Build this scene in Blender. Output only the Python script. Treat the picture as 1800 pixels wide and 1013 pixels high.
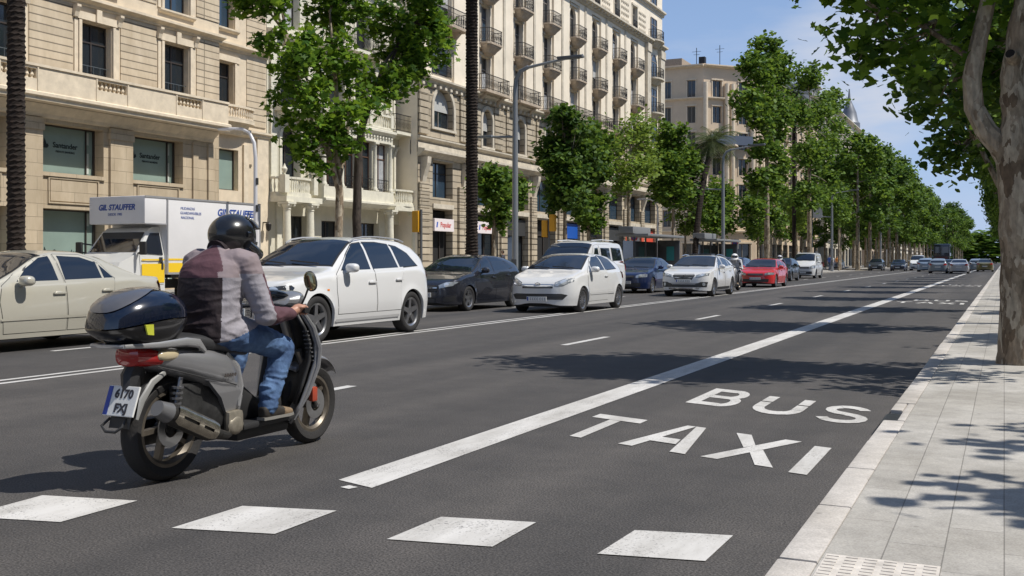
import bpy, bmesh, math, random
import numpy as np
from mathutils import Vector, Matrix, Euler
R = math.radians
PI = math.pi
random.seed(7)
for o in list(bpy.data.objects): bpy.data.objects.remove(o)
SC = bpy.context.scene
COL = SC.collection

# ---------------------------------------------------------------- camera
cam_d = bpy.data.cameras.new('camera')
cam_d.sensor_width = 36; cam_d.lens = 37.0; cam_d.shift_y = -0.0269
cam_d.clip_start = 0.05; cam_d.clip_end = 4000
cam = bpy.data.objects.new('camera', cam_d); COL.objects.link(cam)
cam.location = (0, 0, 1.27); cam.rotation_euler = (R(90), 0, R(25.06))
SC.camera = cam

# ---------------------------------------------------------------- light
SUN = Vector((0.66, 0.14, 1.0)).normalized()
elev = math.asin(SUN.z); azim = math.atan2(SUN.x, SUN.y)
W = bpy.data.worlds.new('World'); SC.world = W; W.use_nodes = True
nt = W.node_tree; nt.nodes.clear()
sky = nt.nodes.new('ShaderNodeTexSky'); sky.sky_type = 'NISHITA'; sky.sun_disc = False
sky.sun_elevation = elev; sky.sun_rotation = azim
sky.air_density = 1.0; sky.dust_density = 0.35; sky.ozone_density = 3.0; sky.altitude = 50
bg = nt.nodes.new('ShaderNodeBackground'); bg.inputs['Strength'].default_value = 0.08
wo = nt.nodes.new('ShaderNodeOutputWorld')
tc = nt.nodes.new('ShaderNodeTexCoord'); sep = nt.nodes.new('ShaderNodeSeparateXYZ')
nt.links.new(tc.outputs['Generated'], sep.inputs[0])
mp = nt.nodes.new('ShaderNodeMapping'); mp.inputs['Scale'].default_value = (2.2, 2.2, 9.0); mp.inputs['Location'].default_value = (0.35, 0.0, 0.6)
nt.links.new(tc.outputs['Generated'], mp.inputs[0])
ns = nt.nodes.new('ShaderNodeTexNoise'); ns.inputs['Scale'].default_value = 1.6; ns.inputs['Detail'].default_value = 9; ns.inputs['Roughness'].default_value = 0.6
nt.links.new(mp.outputs[0], ns.inputs['Vector'])
cr = nt.nodes.new('ShaderNodeValToRGB'); cr.color_ramp.elements[0].position = 0.46; cr.color_ramp.elements[1].position = 0.80
cr.color_ramp.elements[0].color = (0, 0, 0, 1); cr.color_ramp.elements[1].color = (0.55, 0.55, 0.55, 1)
nt.links.new(ns.outputs['Fac'], cr.inputs[0])
mx = nt.nodes.new('ShaderNodeMix'); mx.data_type = 'RGBA'
mx.inputs[7].default_value = (7.6, 8.2, 9.6, 1)

dp = nt.nodes.new('ShaderNodeVectorMath'); dp.operation = 'DOT_PRODUCT'; dp.inputs[1].default_value = (-0.118, 0.9795, 0.163)
nt.links.new(tc.outputs['Generated'], dp.inputs[0])
m2 = nt.nodes.new('ShaderNodeMapRange'); m2.interpolation_type = 'SMOOTHSTEP'; m2.inputs['From Min'].default_value = 0.9955; m2.inputs['From Max'].default_value = 0.9999; nt.links.new(dp.outputs['Value'], m2.inputs['Value'])
n2 = nt.nodes.new('ShaderNodeTexNoise'); n2.inputs['Scale'].default_value = 9; n2.inputs['Detail'].default_value = 8; nt.links.new(mp.outputs[0], n2.inputs['Vector'])
m3 = nt.nodes.new('ShaderNodeMath'); m3.operation = 'MULTIPLY'; nt.links.new(m2.outputs[0], m3.inputs[0]); nt.links.new(n2.outputs['Fac'], m3.inputs[1])
m4 = nt.nodes.new('ShaderNodeMath'); m4.operation = 'MULTIPLY_ADD'; m4.inputs[1].default_value = 1.25; m4.use_clamp = True; nt.links.new(m3.outputs[0], m4.inputs[0]); nt.links.new(cr.outputs[0], m4.inputs[2])
nt.links.new(m4.outputs[0], mx.inputs[0]); hs_ = nt.nodes.new('ShaderNodeHueSaturation'); hs_.inputs['Saturation'].default_value = 1.35; hs_.inputs['Value'].default_value = 1.12; nt.links.new(sky.outputs[0], hs_.inputs['Color']); 
mr = nt.nodes.new('ShaderNodeMapRange'); mr.inputs['From Min'].default_value = 0.0; mr.inputs['From Max'].default_value = 0.5; mr.inputs['To Min'].default_value = 0.85; mr.inputs['To Max'].default_value = 0.22
nt.links.new(sep.outputs[2], mr.inputs['Value'])
hz = nt.nodes.new('ShaderNodeMix'); hz.data_type = 'RGBA'; hz.inputs[7].default_value = (5.5, 7.3, 11.2, 1)
nt.links.new(mr.outputs[0], hz.inputs[0]); nt.links.new(hs_.outputs[0], hz.inputs[6]); nt.links.new(hz.outputs[2], mx.inputs[6])
nt.links.new(mx.outputs[2], bg.inputs['Color']); nt.links.new(bg.outputs[0], wo.inputs[0])

sd = bpy.data.lights.new('sun', 'SUN'); sd.energy = 5.0; sd.angle = R(0.53); sd.color = (1.0, 0.955, 0.88)
so = bpy.data.objects.new('sun', sd); COL.objects.link(so); so.location = (30, 0, 60)
so.rotation_euler = SUN.to_track_quat('Z', 'Y').to_euler()
SC.view_settings.view_transform = 'Standard'; SC.view_settings.look = 'None'
SC.view_settings.exposure = 0.0; SC.view_settings.gamma = 1.0
try: SC.view_settings.use_curve_mapping = False
except Exception: pass
SC.render.engine = 'CYCLES'

# ---------------------------------------------------------------- materials
MATS = {}
def _new(name):
    m = bpy.data.materials.new(name); m.use_nodes = True
    n = m.node_tree; b = n.nodes.get('Principled BSDF')
    return m, n, b
def mat(name, col, rough=0.5, metal=0.0, var=0.0, scale=5.0, bump=0.0, bscale=40.0, coat=0.0, spec=None, col2=None, emit=None):
    if name in MATS: return MATS[name]
    m, n, b = _new(name)
    b.inputs['Base Color'].default_value = (*col, 1); b.inputs['Roughness'].default_value = rough
    b.inputs['Metallic'].default_value = metal
    if coat: b.inputs['Coat Weight'].default_value = coat; b.inputs['Coat Roughness'].default_value = 0.03
    if spec is not None: b.inputs['Specular IOR Level'].default_value = spec
    if var or col2:
        t = n.nodes.new('ShaderNodeTexCoord'); z = n.nodes.new('ShaderNodeTexNoise')
        z.inputs['Scale'].default_value = scale; z.inputs['Detail'].default_value = 6; z.inputs['Roughness'].default_value = 0.65
        n.links.new(t.outputs['Object'], z.inputs['Vector'])
        r = n.nodes.new('ShaderNodeValToRGB'); r.color_ramp.elements[0].position = 0.3; r.color_ramp.elements[1].position = 0.7
        c2 = col2 or tuple(min(1, c * (1 + var)) for c in col); c1 = col if col2 else tuple(c * (1 - var) for c in col)
        r.color_ramp.elements[0].color = (*c1, 1); r.color_ramp.elements[1].color = (*c2, 1)
        n.links.new(z.outputs['Fac'], r.inputs[0]); n.links.new(r.outputs[0], b.inputs['Base Color'])
    if bump:
        t = n.nodes.new('ShaderNodeTexCoord'); z = n.nodes.new('ShaderNodeTexNoise')
        z.inputs['Scale'].default_value = bscale; z.inputs['Detail'].default_value = 5
        n.links.new(t.outputs['Object'], z.inputs['Vector'])
        u = n.nodes.new('ShaderNodeBump'); u.inputs['Strength'].default_value = bump; u.inputs['Distance'].default_value = 0.02
        n.links.new(z.outputs['Fac'], u.inputs['Height']); n.links.new(u.outputs[0], b.inputs['Normal'])
    if emit:
        b.inputs['Emission Color'].default_value = (*emit[0], 1); b.inputs['Emission Strength'].default_value = emit[1]
    MATS[name] = m
    return m

def stone(name, col, row=0.3, width=0.9, groove=0.02, dark=0.45, var=0.16, offset=0.5):
    """coursed stone: grooves between blocks, each block a slightly different tone, weather streaks"""
    if name in MATS: return MATS[name]
    m, n, b = _new(name); N = n.nodes.new; L = n.links.new
    t = N('ShaderNodeTexCoord'); s = N('ShaderNodeSeparateXYZ'); L(t.outputs['Object'], s.inputs[0])
    ad = N('ShaderNodeMath'); ad.operation = 'ADD'; L(s.outputs[0], ad.inputs[0]); L(s.outputs[1], ad.inputs[1])
    cb = N('ShaderNodeCombineXYZ'); L(ad.outputs[0], cb.inputs[0]); L(s.outputs[2], cb.inputs[1])
    br = N('ShaderNodeTexBrick'); br.offset = offset; br.inputs['Scale'].default_value = 1.0
    br.inputs['Brick Width'].default_value = width; br.inputs['Row Height'].default_value = row
    br.inputs['Mortar Size'].default_value = groove; br.inputs['Mortar Smooth'].default_value = 0.1
    br.inputs['Color1'].default_value = (*[c * (1 - var * .5) for c in col], 1); br.inputs['Color2'].default_value = (*[min(1, c * (1 + var * .5)) for c in col], 1)
    br.inputs['Mortar'].default_value = (*[c * dark for c in col], 1)
    L(cb.outputs[0], br.inputs['Vector'])
    z = N('ShaderNodeTexNoise'); z.inputs['Scale'].default_value = 1.3; z.inputs['Detail'].default_value = 8; z.inputs['Roughness'].default_value = .7
    mp = N('ShaderNodeMapping'); mp.inputs['Scale'].default_value = (1.2, 1.2, 0.35); L(t.outputs['Object'], mp.inputs[0]); L(mp.outputs[0], z.inputs['Vector'])
    r = N('ShaderNodeValToRGB'); r.color_ramp.elements[0].position = .3; r.color_ramp.elements[1].position = .72
    r.color_ramp.elements[0].color = (.72, .69, .64, 1); r.color_ramp.elements[1].color = (1, 1, 1, 1); L(z.outputs['Fac'], r.inputs[0])
    mu = N('ShaderNodeMix'); mu.data_type = 'RGBA'; mu.blend_type = 'MULTIPLY'; mu.inputs[0].default_value = 1
    L(br.outputs['Color'], mu.inputs[6]); L(r.outputs[0], mu.inputs[7]); L(mu.outputs[2], b.inputs['Base Color'])
    u = N('ShaderNodeBump'); u.inputs['Strength'].default_value = .8; u.inputs['Distance'].default_value = .03; u.invert = True
    L(br.outputs['Fac'], u.inputs['Height']); L(u.outputs[0], b.inputs['Normal']); b.inputs['Roughness'].default_value = .85
    MATS[name] = m
    return m

def leafmat(name, c1, c2, trans=0.35):
    if name in MATS: return MATS[name]
    m, n, b = _new(name); N = n.nodes.new; L = n.links.new
    g = N('ShaderNodeNewGeometry'); r = N('ShaderNodeValToRGB')
    r.color_ramp.elements[0].color = (*c1, 1); r.color_ramp.elements[1].color = (*c2, 1)
    L(g.outputs['Random Per Island'], r.inputs[0]); L(r.outputs[0], b.inputs['Base Color'])
    b.inputs['Roughness'].default_value = .6; b.inputs['Specular IOR Level'].default_value = .25
    tr = N('ShaderNodeBsdfTranslucent'); hs = N('ShaderNodeHueSaturation'); hs.inputs['Value'].default_value = 1.5; hs.inputs['Hue'].default_value = .48
    L(r.outputs[0], hs.inputs['Color']); L(hs.outputs[0], tr.inputs['Color'])
    ms = N('ShaderNodeMixShader'); ms.inputs[0].default_value = trans
    out = n.nodes.get('Material Output'); L(b.outputs[0], ms.inputs[1]); L(tr.outputs[0], ms.inputs[2]); L(ms.outputs[0], out.inputs[0])
    MATS[name] = m
    return m

# ---------------------------------------------------------------- mesh builder
class MB:
    def __init__(s): s.v = []; s.f = []; s.m = []; s.mi = 0; s.xf = None
    def add(s, vs, fs, mi=None):
        k = len(s.v)
        if s.xf is not None: vs = [s.xf @ Vector(p) for p in vs]
        s.v.extend([tuple(p) for p in vs]); s.f.extend([tuple(i + k for i in f) for f in fs])
        s.m.extend([s.mi if mi is None else mi] * len(fs)); return s
    def box(s, x0, x1, y0, y1, z0, z1, mi=None):
        if x0 > x1: x0, x1 = x1, x0
        if y0 > y1: y0, y1 = y1, y0
        if z0 > z1: z0, z1 = z1, z0
        return s.add([(x0,y0,z0),(x1,y0,z0),(x1,y1,z0),(x0,y1,z0),(x0,y0,z1),(x1,y0,z1),(x1,y1,z1),(x0,y1,z1)],
                     [(0,3,2,1),(4,5,6,7),(0,1,5,4),(1,2,6,5),(2,3,7,6),(3,0,4,7)], mi)
    def rbox(s, x0, x1, y0, y1, z0, z1, r=.02, mi=None):
        """box with chamfered edges"""
        bm = bmesh.new(); bmesh.ops.create_cube(bm, size=1)
        for v in bm.verts:
            v.co = ((x0+x1)/2 + v.co.x*abs(x1-x0), (y0+y1)/2 + v.co.y*abs(y1-y0), (z0+z1)/2 + v.co.z*abs(z1-z0))
        bmesh.ops.bevel(bm, geom=bm.edges[:], offset=r, segments=2, affect='EDGES', profile=.6)
        return s.bm(bm, mi)
    def bm(s, bm, mi=None):
        bm.verts.index_update(); s.add([v.co.copy() for v in bm.verts], [[v.index for v in f.verts] for f in bm.faces], mi); bm.free(); return s
    def bar(s, p, q, w, h=None, mi=None, up=(0,0,1)):
        p = Vector(p); q = Vector(q); h = h or w; d = (q-p)
        if d.length < 1e-6: return s
        d.normalize(); u = Vector(up)
        if abs(d.dot(u)) > .98: u = Vector((1,0,0))
        a = d.cross(u).normalized()*w/2; b = a.cross(d).normalized()*h/2
        vs = [p-a-b,p+a-b,p+a+b,p-a+b,q-a-b,q+a-b,q+a+b,q-a+b]
        return s.add(vs, [(0,1,2,3),(7,6,5,4),(0,4,5,1),(1,5,6,2),(2,6,7,3),(3,7,4,0)], mi)
    def tube(s, pts, rad, n=8, cap=True, mi=None, sq=None):
        pts = [Vector(p) for p in pts]; k = len(pts)
        if not hasattr(rad, '__len__'): rad = [rad]*k
        up = Vector((0,0,1)); vs = []; a = None
        for i, p in enumerate(pts):
            t = (pts[min(i+1,k-1)] - pts[max(i-1,0)])
            if t.length < 1e-9: t = Vector((0,0,1))
            t.normalize()
            if a is None:
                a = t.cross(up if abs(t.z) < .9 else Vector((1,0,0))).normalized()
            else:
                a = (a - t*a.dot(t))
                if a.length < 1e-6: a = t.cross(Vector((1,0,0)))
                a.normalize()
            b = t.cross(a)
            for j in range(n):
                g = 2*PI*j/n; r = rad[i]
                ca, sa = math.cos(g), math.sin(g)
                if sq: ca *= sq[0]; sa *= sq[1]
                vs.append(p + a*ca*r + b*sa*r)
        fs = [(i*n+j, i*n+(j+1)%n, (i+1)*n+(j+1)%n, (i+1)*n+j) for i in range(k-1) for j in range(n)]
        if cap: fs += [tuple(range(n))[::-1], tuple((k-1)*n+j for j in range(n))]
        return s.add(vs, fs, mi)
    def lathe(s, prof, n=16, c=(0,0,0), axis='z', mi=None, a0=0, a1=2*PI):
        """prof = (radius, height) along axis"""
        vs = []; k = len(prof); full = abs(a1-a0-2*PI) < 1e-6; m = n if full else n+1
        for r, h in prof:
            for j in range(m):
                g = a0 + (a1-a0)*j/n; x, y = r*math.cos(g), r*math.sin(g)
                p = {'z': (x,y,h), 'y': (x,h,y), 'x': (h,x,y)}[axis]
                vs.append((p[0]+c[0], p[1]+c[1], p[2]+c[2]))
        fs = []
        for i in range(k-1):
            for j in range(n):
                j2 = (j+1) % m
                fs.append((i*m+j, i*m+j2, (i+1)*m+j2, (i+1)*m+j))
        return s.add(vs, fs, mi)
    def prism(s, poly, h0, h1, plane='xz', mi=None):
        """poly extruded along the remaining axis from h0 to h1"""
        def P(a, b, h): return {'xz': (a,h,b), 'xy': (a,b,h), 'yz': (h,a,b)}[plane]
        n = len(poly); vs = [P(a,b,h0) for a,b in poly] + [P(a,b,h1) for a,b in poly]
        fs = [tuple(range(n)), tuple(range(2*n-1, n-1, -1))] + [(i, n+i, n+(i+1)%n, (i+1)%n) for i in range(n)]
        return s.add(vs, fs, mi)
    def ball(s, c, r, nu=14, nv=9, p=1.0, mi=None, z0=-1, z1=1, rot=None):
        if not hasattr(r, '__len__'): r = (r,r,r)
        sg = lambda x: math.copysign(abs(x)**p, x)
        vs = []
        a0, a1 = math.asin(z0), math.asin(z1)
        for i in range(nv+1):
            f = a0 + (a1-a0)*i/nv
            for j in range(nu):
                g = 2*PI*j/nu
                q = Vector((r[0]*sg(math.cos(f))*sg(math.cos(g)), r[1]*sg(math.cos(f))*sg(math.sin(g)), r[2]*sg(math.sin(f))))
                if rot is not None: q = rot @ q
                vs.append(q + Vector(c))
        fs = [(i*nu+j, i*nu+(j+1)%nu, (i+1)*nu+(j+1)%nu, (i+1)*nu+j) for i in range(nv) for j in range(nu)]
        fs += [tuple(range(nu))[::-1], tuple(nv*nu+j for j in range(nu))]
        return s.add(vs, fs, mi)
    def build(s, name, mats, parent=None, smooth=False, org=(0,0,0), loc=None, ang=35, fix=True):
        me = bpy.data.meshes.new(name)
        v = s.v if org == (0,0,0) else [(a-org[0], b-org[1], c-org[2]) for a,b,c in s.v]
        me.from_pydata(v, [], s.f)
        if not isinstance(mats, (list, tuple)): mats = [mats]
        for m in mats: me.materials.append(m)
        if len(mats) > 1: me.polygons.foreach_set('material_index', s.m)
        if fix:
            bm = bmesh.new(); bm.from_mesh(me); bmesh.ops.remove_doubles(bm, verts=bm.verts, dist=1e-5)
            bmesh.ops.recalc_face_normals(bm, faces=bm.faces); bm.to_mesh(me); bm.free()
        if smooth:
            me.shade_smooth(); me.set_sharp_from_angle(angle=R(ang))
        me.update()
        o = bpy.data.objects.new(name, me); COL.objects.link(o)
        if parent is not None: o.parent = parent
        if loc is not None: o.location = loc
        return o

def thing(name, label, cat, loc=(0,0,0), rz=0, group=None):
    o = bpy.data.objects.new(name, None); COL.objects.link(o); o.location = loc; o.rotation_euler = (0,0,rz)
    o.empty_display_size = .3
    return tag(o, label, cat, group)
def tag(o, label=None, cat=None, group=None, kind=None):
    if label: o['label'] = label
    if cat: o['category'] = cat
    if group: o['group'] = group
    if kind: o['kind'] = kind
    return o
def kids(o): return [c for c in bpy.data.objects if c.parent == o]
KC = {}
def dup(src, loc=None, rz=None, label=None, group=None, scale=None, parent=None):
    ch = KC.get(src.name)
    def cp(o, par):
        c = o.copy(); COL.objects.link(c); c.parent = par
        for k in o.children: cp(k, c)
        return c
    r = cp(src, parent if parent is not None else src.parent)
    if loc is not None: r.location = loc
    if rz is not None: r.rotation_euler = (0,0,rz)
    if scale is not None: r.scale = scale if hasattr(scale, '__len__') else (scale,)*3
    if label: r['label'] = label
    if group: r['group'] = group
    return r

def text_mesh(txt, size, depth=.003, shear=0.0, bold=.0, spacing=1.0):
    cu = bpy.data.curves.new('lettering', 'FONT'); cu.body = txt; cu.size = size; cu.extrude = depth; cu.shear = shear
    cu.offset = bold; cu.align_x = 'CENTER'; cu.align_y = 'CENTER'; cu.space_character = spacing; cu.resolution_u = 3
    o = bpy.data.objects.new('tmp', cu); COL.objects.link(o)
    bpy.context.view_layer.update()
    me = bpy.data.meshes.new_from_object(o.evaluated_get(bpy.context.evaluated_depsgraph_get()))
    bpy.data.objects.remove(o); return me
def lettering(txt, size, m, parent, loc, rot=(R(90),0,0), name='lettering', **k):
    """flat letters standing proud of the surface they are painted on"""
    me = text_mesh(txt, size, **k); me.materials.clear(); me.materials.append(m)
    o = bpy.data.objects.new(name, me); COL.objects.link(o); o.parent = parent; o.location = loc; o.rotation_euler = rot
    return o
# ---------------------------------------------------------------- ground, road, pavements
def asphalt(name, base, seam=True):
    m, n, b = _new(name); N = n.nodes.new; L = n.links.new
    t = N('ShaderNodeTexCoord')
    z1 = N('ShaderNodeTexNoise'); z1.inputs['Scale'].default_value = 95; z1.inputs['Detail'].default_value = 3; L(t.outputs['Object'], z1.inputs['Vector'])
    r1 = N('ShaderNodeValToRGB'); r1.color_ramp.elements[0].position = .38; r1.color_ramp.elements[1].position = .66
    r1.color_ramp.elements[0].color = (*[c*.5 for c in base], 1); r1.color_ramp.elements[1].color = (*[c*1.65 for c in base], 1); L(z1.outputs['Fac'], r1.inputs[0])
    vo = N('ShaderNodeTexVoronoi'); vo.inputs['Scale'].default_value = 60; L(t.outputs['Object'], vo.inputs['Vector'])
    rv = N('ShaderNodeValToRGB'); rv.color_ramp.elements[0].position = .0; rv.color_ramp.elements[1].position = .12
    rv.color_ramp.elements[0].color = (.9, .88, .84, 1); rv.color_ramp.elements[1].color = (0, 0, 0, 1); L(vo.outputs['Distance'], rv.inputs[0])
    wn = N('ShaderNodeMath'); wn.operation = 'GREATER_THAN'; wn.inputs[1].default_value = .80; s2 = N('ShaderNodeSeparateColor'); L(vo.outputs['Color'], s2.inputs[0]); L(s2.outputs[0], wn.inputs[0])
    mf = N('ShaderNodeMath'); mf.operation = 'MULTIPLY'; L(rv.outputs[0], mf.inputs[0]); L(wn.outputs[0], mf.inputs[1])
    sp = N('ShaderNodeMix'); sp.data_type = 'RGBA'; sp.inputs[7].default_value = (.30, .29, .27, 1); L(mf.outputs[0], sp.inputs[0]); L(r1.outputs[0], sp.inputs[6])
    mp = N('ShaderNodeMapping'); mp.inputs['Scale'].default_value = (1.25, .05, 1); L(t.outputs['Object'], mp.inputs[0])
    z2 = N('ShaderNodeTexNoise'); z2.inputs['Scale'].default_value = .8; z2.inputs['Detail'].default_value = 7; L(mp.outputs[0], z2.inputs['Vector'])
    r2 = N('ShaderNodeValToRGB'); r2.color_ramp.elements[0].position = .3; r2.color_ramp.elements[1].position = .75
    r2.color_ramp.elements[0].color = (.60, .60, .61, 1); r2.color_ramp.elements[1].color = (1.38, 1.33, 1.26, 1); L(z2.outputs['Fac'], r2.inputs[0])
    mu = N('ShaderNodeMix'); mu.data_type = 'RGBA'; mu.blend_type = 'MULTIPLY'; mu.inputs[0].default_value = 1; L(sp.outputs[2], mu.inputs[6]); L(r2.outputs[0], mu.inputs[7])
    z3 = N('ShaderNodeTexNoise'); z3.inputs['Scale'].default_value = 2.3; z3.inputs['Detail'].default_value = 8; z3.inputs['Roughness'].default_value = .7; L(t.outputs['Object'], z3.inputs['Vector'])
    r3 = N('ShaderNodeValToRGB'); r3.color_ramp.elements[0].position = .3; r3.color_ramp.elements[1].position = .7
    r3.color_ramp.elements[0].color = (.78, .78, .78, 1); r3.color_ramp.elements[1].color = (1.16, 1.14, 1.12, 1); L(z3.outputs['Fac'], r3.inputs[0])
    m3 = N('ShaderNodeMix'); m3.data_type = 'RGBA'; m3.blend_type = 'MULTIPLY'; m3.inputs[0].default_value = 1; L(mu.outputs[2], m3.inputs[6]); L(r3.outputs[0], m3.inputs[7])
    L(m3.outputs[2], b.inputs['Base Color']); b.inputs['Roughness'].default_value = .82
    bu = N('ShaderNodeBump'); bu.inputs['Strength'].default_value = .7; bu.inputs['Distance'].default_value = .006; L(z1.outputs['Fac'], bu.inputs['Height']); L(bu.outputs[0], b.inputs['Normal'])
    MATS[name] = m; return m
def paving(name, c1, c2, w, h, mort=.006, rot=True, dark=.45, squash=1):
    m, n, b = _new(name); N = n.nodes.new; L = n.links.new
    t = N('ShaderNodeTexCoord'); mp = N('ShaderNodeMapping'); mp.inputs['Rotation'].default_value = (0, 0, R(90) if rot else 0); L(t.outputs['Object'], mp.inputs[0])
    br = N('ShaderNodeTexBrick'); br.inputs['Scale'].default_value = 1; br.inputs['Brick Width'].default_value = w; br.inputs['Row Height'].default_value = h
    br.inputs['Mortar Size'].default_value = mort; br.inputs['Mortar Smooth'].default_value = .3; br.inputs['Color1'].default_value = (*c1, 1); br.inputs['Color2'].default_value = (*c2, 1)
    br.inputs['Mortar'].default_value = (*[c*dark for c in c1], 1); L(mp.outputs[0], br.inputs['Vector'])
    z = N('ShaderNodeTexNoise'); z.inputs['Scale'].default_value = 3.5; z.inputs['Detail'].default_value = 9; z.inputs['Roughness'].default_value = .7; L(t.outputs['Object'], z.inputs['Vector'])
    r = N('ShaderNodeValToRGB'); r.color_ramp.elements[0].position = .3; r.color_ramp.elements[1].position = .7; r.color_ramp.elements[0].color = (.70, .69, .67, 1); r.color_ramp.elements[1].color = (1.1, 1.09, 1.07, 1); L(z.outputs['Fac'], r.inputs[0])
    z4 = N('ShaderNodeTexNoise'); z4.inputs['Scale'].default_value = 120; z4.inputs['Detail'].default_value = 2; L(t.outputs['Object'], z4.inputs['Vector'])
    r4 = N('ShaderNodeValToRGB'); r4.color_ramp.elements[0].position = .35; r4.color_ramp.elements[1].position = .65; r4.color_ramp.elements[0].color = (.84, .84, .84, 1); r4.color_ramp.elements[1].color = (1.08, 1.08, 1.08, 1); L(z4.outputs['Fac'], r4.inputs[0])
    mu = N('ShaderNodeMix'); mu.data_type = 'RGBA'; mu.blend_type = 'MULTIPLY'; mu.inputs[0].default_value = 1; L(br.outputs['Color'], mu.inputs[6]); L(r.outputs[0], mu.inputs[7])
    mv = N('ShaderNodeMix'); mv.data_type = 'RGBA'; mv.blend_type = 'MULTIPLY'; mv.inputs[0].default_value = 1; L(mu.outputs[2], mv.inputs[6]); L(r4.outputs[0], mv.inputs[7])
    vg = N('ShaderNodeTexVoronoi'); vg.inputs['Scale'].default_value = 3.1; L(t.outputs['Object'], vg.inputs['Vector'])
    rg_ = N('ShaderNodeValToRGB'); rg_.color_ramp.elements[0].position = .035; rg_.color_ramp.elements[1].position = .06; rg_.color_ramp.elements[0].color = (.62,.61,.60,1); rg_.color_ramp.elements[1].color = (1,1,1,1); L(vg.outputs['Distance'], rg_.inputs[0])
    z6 = N('ShaderNodeTexNoise'); z6.inputs['Scale'].default_value = .9; z6.inputs['Detail'].default_value = 6; L(t.outputs['Object'], z6.inputs['Vector'])
    r6 = N('ShaderNodeValToRGB'); r6.color_ramp.elements[0].position = .36; r6.color_ramp.elements[1].position = .6; r6.color_ramp.elements[0].color = (.86,.85,.83,1); r6.color_ramp.elements[1].color = (1.03,1.03,1.03,1); L(z6.outputs['Fac'], r6.inputs[0])
    m7 = N('ShaderNodeMix'); m7.data_type = 'RGBA'; m7.blend_type = 'MULTIPLY'; m7.inputs[0].default_value = 1; L(mv.outputs[2], m7.inputs[6]); L(rg_.outputs[0], m7.inputs[7])
    m8 = N('ShaderNodeMix'); m8.data_type = 'RGBA'; m8.blend_type = 'MULTIPLY'; m8.inputs[0].default_value = 1; L(m7.outputs[2], m8.inputs[6]); L(r6.outputs[0], m8.inputs[7])
    L(m8.outputs[2], b.inputs['Base Color']); b.inputs['Roughness'].default_value = .8
    bu = N('ShaderNodeBump'); bu.inputs['Strength'].default_value = .5; bu.inputs['Distance'].default_value = .01; bu.invert = True; L(br.outputs['Fac'], bu.inputs['Height']); L(bu.outputs[0], b.inputs['Normal'])
    MATS[name] = m; return m
def roadpaint(name, col, base, wear=.5):
    m, n, b = _new(name); N = n.nodes.new; L = n.links.new
    t = N('ShaderNodeTexCoord')
    z = N('ShaderNodeTexNoise'); z.inputs['Scale'].default_value = 85; z.inputs['Detail'].default_value = 3; L(t.outputs['Object'], z.inputs['Vector'])
    z2 = N('ShaderNodeTexNoise'); z2.inputs['Scale'].default_value = 3; z2.inputs['Detail'].default_value = 6; L(t.outputs['Object'], z2.inputs['Vector'])
    ad = N('ShaderNodeMath'); ad.operation = 'MULTIPLY_ADD'; ad.inputs[1].default_value = .45; L(z2.outputs['Fac'], ad.inputs[0]); L(z.outputs['Fac'], ad.inputs[2])
    r = N('ShaderNodeValToRGB'); r.color_ramp.elements[0].position = .52 - .08*(1-wear)*2; r.color_ramp.elements[1].position = .66 - .08*(1-wear)*2
    r.color_ramp.elements[0].color = (*base, 1); r.color_ramp.elements[1].color = (*col, 1); L(ad.outputs[0], r.inputs[0]); b.inputs['Roughness'].default_value = .7
    mq = N('ShaderNodeMapping'); mq.inputs['Scale'].default_value = (2.2, .5, 1); L(t.outputs['Object'], mq.inputs[0])
    z5 = N('ShaderNodeTexNoise'); z5.inputs['Scale'].default_value = 1.7; z5.inputs['Detail'].default_value = 8; z5.inputs['Roughness'].default_value = .7; L(mq.outputs[0], z5.inputs['Vector'])
    r5 = N('ShaderNodeValToRGB'); r5.color_ramp.elements[0].position = .32; r5.color_ramp.elements[1].position = .62; r5.color_ramp.elements[0].color = (.66,.65,.63,1); r5.color_ramp.elements[1].color = (1,1,1,1); L(z5.outputs['Fac'], r5.inputs[0])
    m5 = N('ShaderNodeMix'); m5.data_type = 'RGBA'; m5.blend_type = 'MULTIPLY'; m5.inputs[0].default_value = 1; L(r.outputs[0], m5.inputs[6]); L(r5.outputs[0], m5.inputs[7]); L(m5.outputs[2], b.inputs['Base Color'])
    MATS[name] = m; return m

AS = asphalt('asphalt', (.062, .059, .058)); AS2 = asphalt('asphalt_service', (.06, .058, .056))
PAINT = roadpaint('road_paint', (.60, .585, .56), (.20, .19, .185), .82); PAINT2 = roadpaint('road_paint_fresh', (.58, .57, .55), (.24, .235, .23), .7)
SLAB = paving('pavement_slabs', (.40, .383, .355), (.465, .448, .42), .70, .215, .003, dark=.62); SLAB2 = paving('far_pavement', (.36, .34, .31), (.42, .40, .37), .4, .4)
KERB = paving('kerb_granite', (.52, .49, .46), (.59, .56, .53), 9, 1.0, .006, dark=.6)
def sheet(name, x0, x1, y0, y1, z, m, nx=1, ny=1):
    b = MB(); b.add([(x0,y0,z),(x1,y0,z),(x1,y1,z),(x0,y1,z)], [(0,1,2,3)])
    return tag(b.build(name, m), kind='structure')
sheet('ground', -1800, 1800, -600, 3000, -.03, mat('ground_earth', (.16,.14,.11), .9, var=.2, scale=.2))
sheet('road', -16.0, -.80, -40, 900, 0, AS)
sheet('service_road', -25.2, -20.6, -40, 900, 0.0, AS2)
b = MB(); b.box(-.64, 14, -40, 900, -.02, .12); tag(b.build('pavement', SLAB), kind='structure')
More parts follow.
